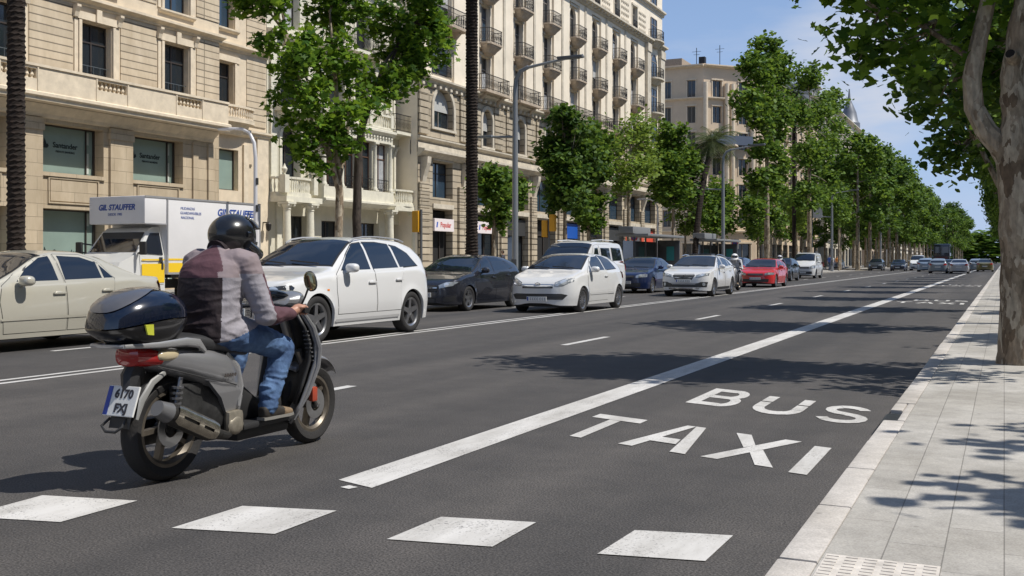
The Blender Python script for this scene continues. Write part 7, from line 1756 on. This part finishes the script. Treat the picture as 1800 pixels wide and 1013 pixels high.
# --- median trees, measured one by one (u, v, crown blobs in local u,v,z)
tree('tall plane tree with pale trunk right behind the white SUV, before the columned house', (-20.0, 29.35, -.02), [(0,-.1,-.05,.15),(0,-.15,1.5,.125),(0,-.1,3.2,.115),(0,-.25,4.4,.10),(.1,-.4,6.2,.06),(0,-.6,8.5,.03)],
     [(0,-1.9,5.6,.9,.85,.85),(.1,-3.0,6.9,.8,.75,.9),(0,-3.9,8.2,.9,.9,.7),(.2,-.5,5.2,.8,.8,.8),(0,-.2,7.0,.9,.9,.9),(-.1,-2.6,8.8,.9,.7,.6),(0,-1.0,4.6,.9,.9,.6),(.2,-4.6,8.9,.7,.6,.8),(-.2,.2,9.2,1.0,1.3,.9),(0,-1.6,7.2,.8,.5,.7),(0,-1.3,3.9,.5,.7,.35)],
     dens=26, per=42, sigma=.19, size=.22, m=LF1, seed=61, tpl=MAPLE, limbs=[[(0,-.1,3.2,.09),(0,-.6,4.2,.075),(0,-1.6,5.4,.05),(.1,-2.8,7.4,.025)],[(0,-.1,3.6,.07),(0,.25,4.6,.06),(0,.5,6.5,.03)]])
tree('dark trunked plane tree leaning its leafy arm to the right, beside the pale trunked one', (-19.95, 30.2, -.02), [(0,0,-.05,.15),(0,.0,2.5,.135),(0,.1,4.6,.125),(0,.4,5.6,.10),(0,1.3,6.8,.06),(0,2.8,8.6,.03)],
     [(0,.6,6.0,.8,.8,.7),(.1,1.7,6.9,.8,.9,.7),(0,2.7,7.6,.9,1.0,.75),(-.1,3.9,8.5,.9,1.0,.75),(0,5.0,9.3,.8,.9,.7),(0,2.2,8.9,.9,1.0,.6),(0,3.6,9.9,1.0,1.2,.7),(.1,5.3,8.4,.5,.5,.5)],
     dens=26, per=42, sigma=.19, size=.22, m=LF1, bk=BARKD, seed=62, tpl=MAPLE, limbs=[[(0,.2,5.0,.08),(0,1.5,7.4,.05),(0,3.5,9.2,.03)]])
for t_ in [x for x in bpy.data.objects if x.get('label','').startswith(('tall plane tree with pale trunk','dark trunked plane tree'))]: t_.scale = (1.11,1.11,1.11)
tree('small bushy plane tree between the thick palm trunk and the tall lamp post', (-19.4, 39.7, .12), [(0,0,-.05,.11),(0,0,2.0,.09),(0,0,4.2,.04)], lobes([(0,0,4.3,.9,1.9,1.0),(0,-1.2,4.4,.7,.9,.7),(.1,1.2,4.2,.7,1.0,.9),(0,.2,3.1,.5,.8,.6)], 3, 5), dens=38.4, per=44, sigma=.2, size=.22, m=LF2, seed=63)
tree('round dark plane tree just right of the tall curved lamp post', (-19.4, 47.6, .12), [(0,0,-.05,.13),(0,0,2.4,.11),(0,0,5.0,.05)], lobes([(0,0,6.8,1.3,2.3,1.6),(0,-.8,5.3,1.2,2.2,1.5),(.1,1.3,5.6,1.2,2.0,1.6),(0,.3,4.2,.9,1.6,.7),(0,0,8.0,.8,1.1,.6)], 1, 6), dens=18.0, per=44, sigma=.24, size=.25, m=LFD, seed=64)
tree('narrow plane tree touching the round dark one on its right', (-19.7, 51.6, .12), [(0,0,-.05,.12),(0,0,2.4,.10),(0,0,5.0,.05)], lobes([(0,0,7.3,1.0,1.7,1.2),(0,.3,5.8,1.0,1.8,1.2),(0,-.2,4.4,.8,1.2,1.0),(0,.3,3.3,.5,.6,.5)], 2, 5), dens=21.0, per=50, sigma=.25, size=.25, m=LF2, seed=65)
tree('sparse yellow green plane tree with thin pale trunk before the apartment block', (-19.6, 57.8, .12), [(0,0,-.05,.15),(0,0,3.0,.12),(0,0,5.5,.09),(.1,.2,8.5,.03)], lobes([(0,0,8.4,1.1,2.4,1.3),(0,-1.8,6.8,.9,1.6,1.0),(0,2.0,7.0,.9,1.7,1.1),(.2,.2,6.2,.8,1.5,.9),(0,-1.2,5.2,.6,1.0,.5),(0,3.0,8.0,.7,1.2,.7)], 5, 5), dens=11.2, per=32, sigma=.33, size=.22, m=LF3, seed=66)
tree('dense plane tree at the corner of the apartment block, left of the leaning palm', (-19.5, 66.5, .12), [(0,0,-.05,.14),(0,0,3.0,.12),(0,0,6,.05)], lobes([(0,.3,8.3,1.3,2.6,1.5),(0,-1.4,6.9,1.2,2.0,1.4),(0,2.0,7.0,1.2,2.2,1.5),(0,.2,5.5,1.1,2.2,1.0),(0,3.8,8.0,.9,1.7,.9)], 4, 6), dens=13.5, per=44, sigma=.27, size=.27, m=LF2, seed=67)
tree('small light green tree low under the leaning palm', (-22.5, 80, .12), [(0,0,-.05,.1),(0,0,2.5,.08),(0,0,4,.04)], [(0,0,4.8,1.3,2.0,1.5),(0,1.4,4.0,1,1.4,1.0)], dens=7, per=44, sigma=.3, size=.25, m=LF3, seed=68, name='young_tree')
tree('highest plane tree on the median, towering over the red coupe', (-17.2, 85, .12), [(0,0,-.05,.24),(0,0,4.5,.20),(0,0,9,.14),(0,.3,14,.07),(0,.4,17,.03)],
     [(0,-.5,17.6,1.3,1.7,1.3),(0,-3.6,15.6,1.3,1.9,1.5),(0,2.4,16.6,1.2,1.6,1.7),(0,5.0,17.4,1.2,1.6,1.5),(0,-6.0,12.8,1.2,2.0,1.1),(0,.8,13.6,1.4,2.2,1.5),(0,-2.8,12.4,1.2,1.8,1.2),(0,-1.0,10.2,1.3,2.2,1.2),(0,4.4,12.4,1.2,2.0,1.6),(0,4.8,9.0,1.1,1.8,1.3),(0,-2.6,7.2,1.1,2.0,1.1),(0,1.6,7.0,1.1,1.8,1.1),(0,-4.6,5.2,.9,1.6,.9),(0,3.0,4.6,.9,1.6,.9),(0,7.6,14.6,1.1,1.5,1.3)], dens=6.5, per=44, sigma=.34, size=.34, m=LF2, seed=70, twigs=False)
tree('tall spreading plane tree right of the highest one, before the tan building', (-17.0, 104, .12), [(0,0,-.05,.24),(0,0,5,.20),(0,0,11,.13),(0,.3,17,.05)],
     [(0,0,18.8,1.4,2.6,1.4),(0,-4.5,14.6,1.3,2.4,1.4),(0,3.5,15.6,1.3,2.6,1.5),(0,9.0,17.2,1.3,3.0,1.4),(0,15,18.4,1.2,3.0,1.2),(0,-1,11.4,1.4,2.8,1.4),(0,6.5,12.0,1.2,2.6,1.3),(0,-2,7.2,1.1,2.6,1.2),(0,13,14.0,1.2,2.8,1.3),(0,5,7.6,1.1,2.6,1.3),(0,20,16.2,1.1,2.6,1.1),(0,12,9.4,1.1,2.4,1.3)], dens=4.6, per=44, sigma=.38, size=.36, m=LF2, seed=71, twigs=False)
for i, (u, v, h, sd_) in enumerate(((-19.5, 78, 7.0, 72), (-19.6, 93, 7.5, 73), (-19.6, 112, 8.5, 74), (-17.0, 124, 9.5, 75))):
    tree('low plane tree under the tall ones, %s counting away from the leaning palm' % ordn[i-1 if i else 0] if i else 'low plane tree under the tall ones, nearest to the leaning palm', (u, v, .12), [(0,0,-.05,.13),(0,0,2.5,.11),(0,0,h-2,.05)], [(0,0,h-1,1.2,2.6,1.4),(0,-1.6,h-2.6,1.1,2.2,1.3),(0,1.9,h-2.4,1.1,2.4,1.4),(0,.3,h-3.6,.9,2.0,.9)], dens=7, per=40, sigma=.3, size=.28, m=(LF2, LF2, LF3, LF2)[i], seed=sd_, group='low trees of the median', twigs=False)
# far rows
protoF = []
for k in range(3):
    rr = random.Random(90+k); bl = [(rr.uniform(-.6,.6),rr.uniform(-.6,.6),15.2,2.2,2.8,1.8)]
    for a in range(7): g = a*2*PI/7 + rr.uniform(-.3,.3); bl.append((2.7*math.cos(g), 3.3*math.sin(g), rr.uniform(9.5,14.2), rr.uniform(1.3,1.9), rr.uniform(1.4,2.1), rr.uniform(1.1,1.7)))
    for a in range(5): g = a*2*PI/5; bl.append((2.2*math.cos(g), 2.6*math.sin(g), rr.uniform(5.6,8.4), rr.uniform(1.0,1.5), rr.uniform(1.1,1.6), rr.uniform(.9,1.2)))
    protoF.append(tree('', (0,0,0), [(0,0,-.05,.30),(0,0,4.5,.24),(0,0,10,.14),(0,0,14,.05)], bl, dens=2.4, per=48, sigma=.42, size=.44, m=LF2 if k != 1 else LFD, seed=95+k, twigs=False))
def far_row(u, vs, lab, grp, s0, used=[0]):
    for i, v in enumerate(vs):
        P_ = protoF[(i+used[0]) % 3]; l = lab % (ordn[i-1] if i > 0 else 'nearest') if '%' in lab else lab
        s = s0*random.Random(int(v*7)).uniform(.88,1.1); rz = random.Random(int(v*3)).uniform(0, 6.28)
        if P_['label'] == '': P_['label'] = l; P_['group'] = grp; P_.location = (u, v, .1); P_.rotation_euler = (0,0,rz); P_.scale = (s,)*3
        else: dup(P_, (u, v, .1), rz, l, grp, scale=s, parent=None)
    used[0] += 1
for P_ in protoF: P_['label'] = ''
far_row(-17.0, [141 + 13.5*k for k in range(12)], 'tall plane tree of the far median row, %s one beyond the red coupe queue', 'tall trees of the far median', 1.02)
far_row(-20.2, [148 + 15*k for k in range(10)], 'plane tree on the service lane side of the far median, %s in its row', 'service lane side trees', .95)
far_row(-26.6, [134 + 22*k for k in range(8)], 'plane tree on the pavement before the far stone blocks, %s in its row', 'far pavement trees', .72)
far_row(-14.5, [318 + 20*k for k in range(7)], 'distant plane tree near the vanishing point on the left, %s of these', 'trees near the vanishing point', 1.0)
far_row(2.6, [152 + 18*k for k in range(14)], 'far plane tree along the right pavement, %s past the close row', 'far right pavement trees', .82)
o = tree('', (0,0,0), [(0,0,0,.3),(0,0,6,.2)], [(0,0,7.5,5,5,4),(5,2,6.5,4,5,4),(-5,-2,7.5,5,5,4),(0,-2,2.6,5,4,2.6),(5,-2,2.6,4,4,2.6),(-5,-2,2.6,5,4,2.6)], dens=.6, per=40, sigma=1.1, size=.7, m=LF2, seed=120, twigs=False); o['label'] = 'mass of trees closing the avenue at its vanishing point'; o.location = (-4, 480, 0); o.scale = (4.2,1.6,1.15)
# --- palms
def palm(label, loc, r, h, seed, nf=46, fl=2.6, lean=(0,0), bk=None):
    o = thing('palm_tree', label, 'palm tree', loc); rr = random.Random(seed); b = MB(); n = 16; vs = []; z = 0; rings = int(h/.055); L0 = (lean[0], lean[1])
    for i in range(rings+1):
        t = i/rings; zz = h*t; rr_ = r*(1.12-.2*min(1,t*6) + .02) * (1 + (.07 if i % 2 else -.05))
        for j in range(n): a = 2*PI*j/n + i*.35; q = rr_*(1+rr.uniform(-.05,.05)); vs.append((L0[0]*t*t + q*math.cos(a), L0[1]*t*t + q*math.sin(a), zz + (.012 if j % 2 else -.012)))
    b.add(vs, [(i*n+j,i*n+(j+1)%n,(i+1)*n+(j+1)%n,(i+1)*n+j) for i in range(rings) for j in range(n)]); b.build('trunk', bk or mat('palm_bark', (.010,.007,.005), .95, scale=8, col2=(.030,.018,.012)), o, fix=False)
    c = Vector((L0[0], L0[1], h)); f = MB()
    for k in range(nf):
        a = rr.uniform(0, 2*PI); e = rr.uniform(-.6, 1.25); L_ = fl*rr.uniform(.8,1.1); pts = []
        d = Vector((math.cos(a)*math.cos(e), math.sin(a)*math.cos(e), math.sin(e))); p = c.copy(); side = Vector((-math.sin(a), math.cos(a), 0))
        for i in range(13):
            pts.append(p.copy()); p = p + d*L_/12; d = (d + Vector((0,0,-.13))).normalized()
        f.tube(pts, [.025*(1-i/14) for i in range(13)], 4, cap=False)
        for i in range(1, 12):
            w = .42*math.sin(PI*(i+.5)/13)+.06; dd = (pts[min(12,i+1)]-pts[i-1]).normalized()
            for s in (1,-1):
                for q in (0,.5):
                    p0 = pts[i].lerp(pts[min(12,i+1)], q); tip = p0 + side*s*w + dd*w*.5 + Vector((0,0,-.10-.10*rr.random())); f.add([p0-dd*.02, p0+dd*.02, tip], [(0,1,2)])
    f.build('fronds', leafmat('palm_frond', (.05,.075,.02), (.10,.13,.04), .3), o, fix=False); b = MB(); b.ball(tuple(c+Vector((0,0,-.15))), (r*1.5,r*1.5,.45), 12, 8); b.build('frond_bases', BARKD, o, smooth=True); return o
palm('palm with shaggy dark trunk at the left edge before the bank', (-18.0, 14.95, .12), .18, 9.6, 1)
palm('palm with thick straight black trunk before the rusticated shopfronts', (-17.2, 33.4, .12), .225, 13.5, 2)
palm('short palm leaning right with a brown shaggy head, behind the plane trees', (-18.0, 66.2, .12), .20, 9.2, 3, 70, 2.1, (0, 4.6))
palm('slender tall palm whose fronds show between the two highest plane trees', (-18.8, 106, .12), .2, 17.5, 4, 50, 2.8)
# planting squares at the foot of trees on the median and the right pavement
# ---------------------------------------------------------------- street furniture and people
GREYP = mat('lamp_grey', (.27,.285,.30), .4, .3); GREYD = mat('lamp_dark', (.12,.125,.13), .5); LITE = mat('lamp_white', (.62,.61,.62), .35, .1)
def big_lamp(label, v, m=GREYP):
    o = thing('street_lamp', label, 'street lamp', (-16.75, v, .12), 0, 'tall curved street lamps of the median')
    b = MB(); b.tube([(0,0,0),(0,0,.35),(0,0,.36),(0,0,5.9),(0,0,7.6),(.04,0,8.0),(.22,0,8.28),(.55,0,8.42)], [.16,.15,.125,.105,.09,.085,.08,.075], 14); b.build('pole', m, o, smooth=True, ang=50)
    b = MB(); b.tube([(.5,0,8.40),(1.2,0,8.50),(2.0,0,8.60),(2.75,0,8.70)], [.072,.062,.055,.04], 10, sq=(1,.8)); b.build('arm', m, o, smooth=True)
    b = MB(); b.rbox(1.75,2.75,-.14,.14,8.60,8.70,.03); b.box(1.9,2.6,-.1,.1,8.585,8.602); b.build('lamp_head', GREYD, o, smooth=True)
    b = MB(); b.tube([(0,0,5.82),(-.8,0,5.86),(-1.6,0,5.90)], [.05,.045,.03], 8); b.rbox(-1.65,-.95,-.10,.10,5.84,5.94,.025); b.build('service_arm', m, o, smooth=True)
    b = MB(); b.rbox(-.11,.11,-.13,-.09,.6,1.2,.01); b.build('access_door', GREYD, o); return o
big_lamp('tall grey curved lamp post just right of the small bushy tree', 36.1)
big_lamp('tall curved lamp post rising behind the white crossover', 68.6)
big_lamp('tall lamp post far off, behind the small white delivery van', 117)
big_lamp('tall lamp post farthest of the visible ones among the far trees', 166)
def small_lamp(label, v):
    o = thing('street_lamp', label, 'street lamp', (-20.15, v, .12), 0, 'low white curved lamps over the service lane')
    b = MB(); b.tube([(0,0,0),(0,0,.6),(0,0,.61),(0,0,4.2),(-.05,0,4.65),(-.22,0,4.95),(-.5,0,5.08),(-.75,0,5.10)], [.085,.085,.065,.058,.055,.05,.045,.042], 12); b.build('pole', LITE, o, smooth=True, ang=50)
    b = MB(); b.ball((-1.05,0,5.11),(.38,.11,.045),14,6,.8); b.build('lamp_head', LITE, o, smooth=True)
    b = MB(); b.rbox(.05,.075,-.05,.05,3.4,3.6,.006); b.rbox(.05,.075,-.05,.05,2.6,2.8,.006); b.build('sign_clamp', BLKP, o)
small_lamp('white curved lamp in front of the truck box and the bank', 25.1); small_lamp('white curved lamp before the orange shop', 65.2); small_lamp('white curved lamp left of the second tall lamp post', 79)
YH = mat('signal_yellow', (.66,.33,.02), .45)
def signal(label, u, v, z=2.3, n=1, rz=0):
    o = thing('traffic_light', label, 'traffic light', (u, v, .12), rz)
    b = MB(); b.tube([(0,0,0),(0,0,.25),(0,0,.26),(0,0,z+.75)], [.08,.08,.05,.05], 12); b.build('pole', GREYD, o, smooth=True)
    for k in range(n):
        y0 = .20 if k == 0 else -.20; zz = z-.12 + .28*k*1.0; b = MB(); b.rbox(-.13,.13,y0-.14,y0+.14,zz,zz+.82,.03); h = b.build('signal_housing', YH, o, smooth=True)
        for q, c in enumerate(((.03,.25,.05),(.35,.2,.02),(.4,.02,.02))):
            b = MB(); b.tube([(.13,y0,zz+.14+.27*q),(.14,y0,zz+.14+.27*q)], .09, 14); b.build('lens', mat('lens_%d' % q, c, .2), h)
            b = MB(); b.lathe([(.10,.13),(.105,.26)], 12, (0,y0,zz+.14+.27*q), 'x', a0=0, a1=PI); b.build('hood', YH, h)
        b = MB(); b.box(-.03,.03,min(0,y0),max(0,y0),zz+.1,zz+.14); b.build('bracket', GREYD, o)
signal('yellow traffic light beside the first rusticated pier, left of the Popular sign', -20.2, 35.0, 2.35, 1, R(90)); signal('pair of orange yellow traffic lights right of the tall near lamp post', -20.0, 47.0, 2.4, 2, R(90)); signal('yellow traffic light far off beside the second tall lamp post', -20.2, 83.5, 1.6, 1, R(-90))
def disc_sign(label, u, v, z, ring=(.55,.03,.03)):
    o = thing('road_sign', label, 'road sign', (u, v, .12)); b = MB(); b.tube([(0,0,0),(0,0,z+.6)], .035, 10); b.build('pole', GREYD, o, smooth=True)
    b = MB(); b.rbox(-.33,.33,-.06,-.045,z-.25,z+.55,.01); p = b.build('plate', mat('sign_panel', (.68,.68,.67), .5), o)
    b = MB(); b.lathe([(.24,-.062),(.24,-.072),(.0,-.072)], 24, (0,0,z+.2), 'y'); b.build('red_ring', mat('sign_ring', ring, .4), p)
    b = MB(); b.lathe([(.165,-.073),(.165,-.078),(.0,-.078)], 24, (0,0,z+.2), 'y'); d = b.build('sign_disc', mat('sign_disc_blue', (.03,.08,.35), .4), p)
    b = MB(); b.bar((-.12,-.082,z+.08),(.12,-.082,z+.32),.06,.006); b.build('bar', mat('sign_ring', ring, .4), d)
disc_sign('white panel with red ringed no stopping disc left of the first bus shelter', -20.0, 60.0, 2.35); disc_sign('white panel with red ringed disc above the white helmeted rider', -20.0, 86.0, 2.35)
def shelter(label, v):
    o = thing('bus_shelter', label, 'bus shelter', (-17.6, v, .12)); DK = mat('shelter_grey', (.10,.105,.11), .4, .4)
    b = MB(); b.rbox(-.85,.95,-3.4,3.4,2.42,2.55,.03); b.rbox(-.6,.2,-3.6,-.6,2.56,2.92,.03); b.build('roof', mat('shelter_roof', (.20,.205,.21), .5), o, smooth=True)
    for y in (-3.0,-1.0,1.0,3.0): b = MB(); b.tube([(-.6,y,0),(-.6,y,2.42)], .05, 10); b.build('post', DK, o, smooth=True)
    for y in (-2,0,2): b = MB(); b.box(-.62,-.605,y-.93,y+.93,.35,2.2); b.build('back_glass', mat('shelter_glass', (.045,.052,.052), .08, spec=.6), o)
    b = MB(); b.rbox(-.55,.75,3.05,3.20,.3,2.3,.03); p = b.build('advert_case', DK, o, smooth=True); b = MB(); b.box(.0,.45,3.03,3.045,1.15,1.95); b.build('advert', mat('advert_teal', (.04,.26,.27), .4), p)
    b = MB(); b.rbox(-.5,-.1,-2.4,2.4,.42,.47,.02); b.build('bench', DK, o)
    b = MB(); b.box(-.56,-.1,-2.3,-2.24,0,.42); b.box(-.56,-.1,2.24,2.3,0,.42); b.build('bench_leg', DK, o)
shelter('dark roofed bus shelter with a teal advert behind the dark blue car', 55.6); shelter('second dark roofed bus shelter, behind the white crossover', 70)
b = thing('notice_board', 'grey hanging banner panel between the far tree trunks', 'sign', (-17.4, 108, .12)); q = MB(); q.tube([(0,0,0),(0,0,7.6)], .06, 8); q.build('pole', GREYD, b); q = MB(); q.rbox(.1,1.0,-.03,.03,5.4,7.3,.02); q.build('panel', mat('banner_grey', (.48,.52,.58), .5), b)
# shop fascia in green on the far tan building
# bollards and bins on the median
for i, v in enumerate((41.5, 44.5, 50.2)):
    o = thing('bollard', ['dark bollard on the median left of the van', 'dark bollard on the median behind the rounded white hatchback', 'dark bollard on the median near the first bus shelter'][i], 'bollard', (-16.6, v, .12), 0, 'bollards on the median'); b = MB(); b.lathe([(.0,0),(.09,0),(.075,.1),(.06,.75),(.08,.8),(.07,.9),(.0,.95)], 12); b.build('post', GREYD, o, smooth=True)
# --- pedestrians
def pedestrian(label, loc, rz, shirt, legs, hair=(.03,.02,.015), stride=.22, proto=[None]):
    if proto[0] is None:
        o = thing('person', label, 'person', loc, rz); b = MB()
        loft(b, [((0,0,z),(dx,0,0),(0,hw,0)) for z,dx,hw in ((.88,.11,.16),(1.0,.11,.15),(1.12,.105,.145),(1.28,.115,.17),(1.38,.10,.175),(1.45,.07,.12),(1.50,.05,.055),(1.56,.048,.05))], 18, .9)
        for s in (1,-1):
            a = stride*s; limb(b, [(0,s*.09,.92),(a*.6+.03,s*.09,.50),(a*.9-.03,s*.09,.09)], [.095,.062,.042]); limb(b, [(a*.9-.05,s*.09,.05),(a*.9+.13,s*.095,.04)], [.038,.030])
            limb(b, [(0,s*.185,1.39),(-a*.35,s*.225,1.12),(-a*.7+.06,s*.22,.88)], [.052,.042,.032]); b.ball((-a*.75+.075,s*.22,.81),(.022,.016,.05),8,6)
            for k in range(4): limb(b, [(-a*.75+.055+.012*k,s*.22,.79),(-a*.75+.06+.012*k,s*.218,.745)], [.0085,.0075], 6)
            limb(b, [(-a*.75+.085,s*.212,.83),(-a*.75+.105,s*.205,.79)], [.010,.009], 6)
        b.ball((.02,0,1.655),(.095,.075,.12),16,10); b.ball((.112,0,1.645),(.018,.012,.02),8,5)
        for s in (1,-1): b.ball((.01,s*.078,1.65),(.018,.012,.03),8,5)
        M4 = [mat('ped_skin', (.42,.26,.18), .6), mat('ped_shirt_0', shirt, .8), mat('ped_legs_0', legs, .85), mat('ped_hair_0', hair, .7), SHOE]
        def cls(c, n):
            if c.z > 1.49: return 3 if (c.z > 1.70 or c.x < -.01 and c.z > 1.58) else 0
            if c.z < .085: return 4
            if abs(c.y) > .19 and c.z < 1.12 or (abs(c.y) > .185 and c.z < .9): return 0
            return 1 if c.z > .95 else 2
        remesh('body', b, M4, o, .012, 3, cls)
        e = MB()
        for s in (1,-1): e.ball((.107,s*.032,1.672),(.008,.013,.007),8,5)
        e.ball((.108,0,1.60),(.006,.025,.006),8,5); e.build('facial_features', mat('ped_face', (.16,.06,.05), .5), o); proto[0] = o; return o
    o = dup(proto[0], loc, rz, label, 'pedestrians on the median', parent=None); k = len(bpy.data.materials)
    bd = [c for c in o.children if c.name.startswith('body')][0]
    for i, (nm, col) in {1: ('shirt', shirt), 2: ('legs', legs), 3: ('hair', hair)}.items(): bd.material_slots[i].link = 'OBJECT'; bd.material_slots[i].material = mat('ped_%s_%d' % (nm, k), col, .8)
    return o
pp = [('person in pale clothes on the median just behind the white passenger van', (-18.6, 50.3), 90, (.55,.48,.36), (.2,.2,.22)), ('person in pink top walking near the second bus shelter', (-18.8, 63.0), -80, (.55,.25,.22), (.05,.06,.09)),
      ('person in dark clothes at the kerb behind the small white delivery van', (-16.7, 101), -90, (.03,.03,.035), (.03,.03,.04)), ('person in blue shirt crossing near the far lamp post', (-17.6, 121), 60, (.05,.10,.32), (.04,.05,.08)),
      ('person in white shirt on the median far off under the trees', (-18.3, 128), -70, (.6,.6,.6), (.08,.08,.12)), ('person in red top far off beside the service lane', (-19.7, 112), 100, (.45,.05,.05), (.05,.05,.07)), ('person in orange shirt far off under the third lamp post', (-19.0, 137), -60, (.55,.20,.04), (.05,.05,.06)),
      ('person in dark jacket standing before the Popular shopfront', (-27.0, 56.5), 180, (.04,.04,.05), (.06,.06,.08)), ('person in beige coat walking by the rusticated piers', (-26.6, 69.5), -90, (.40,.32,.22), (.03,.03,.04))]
for lab, (u, v), a, s_, l_ in pp: pedestrian(lab, (u, v, .12), R(a), s_, l_)
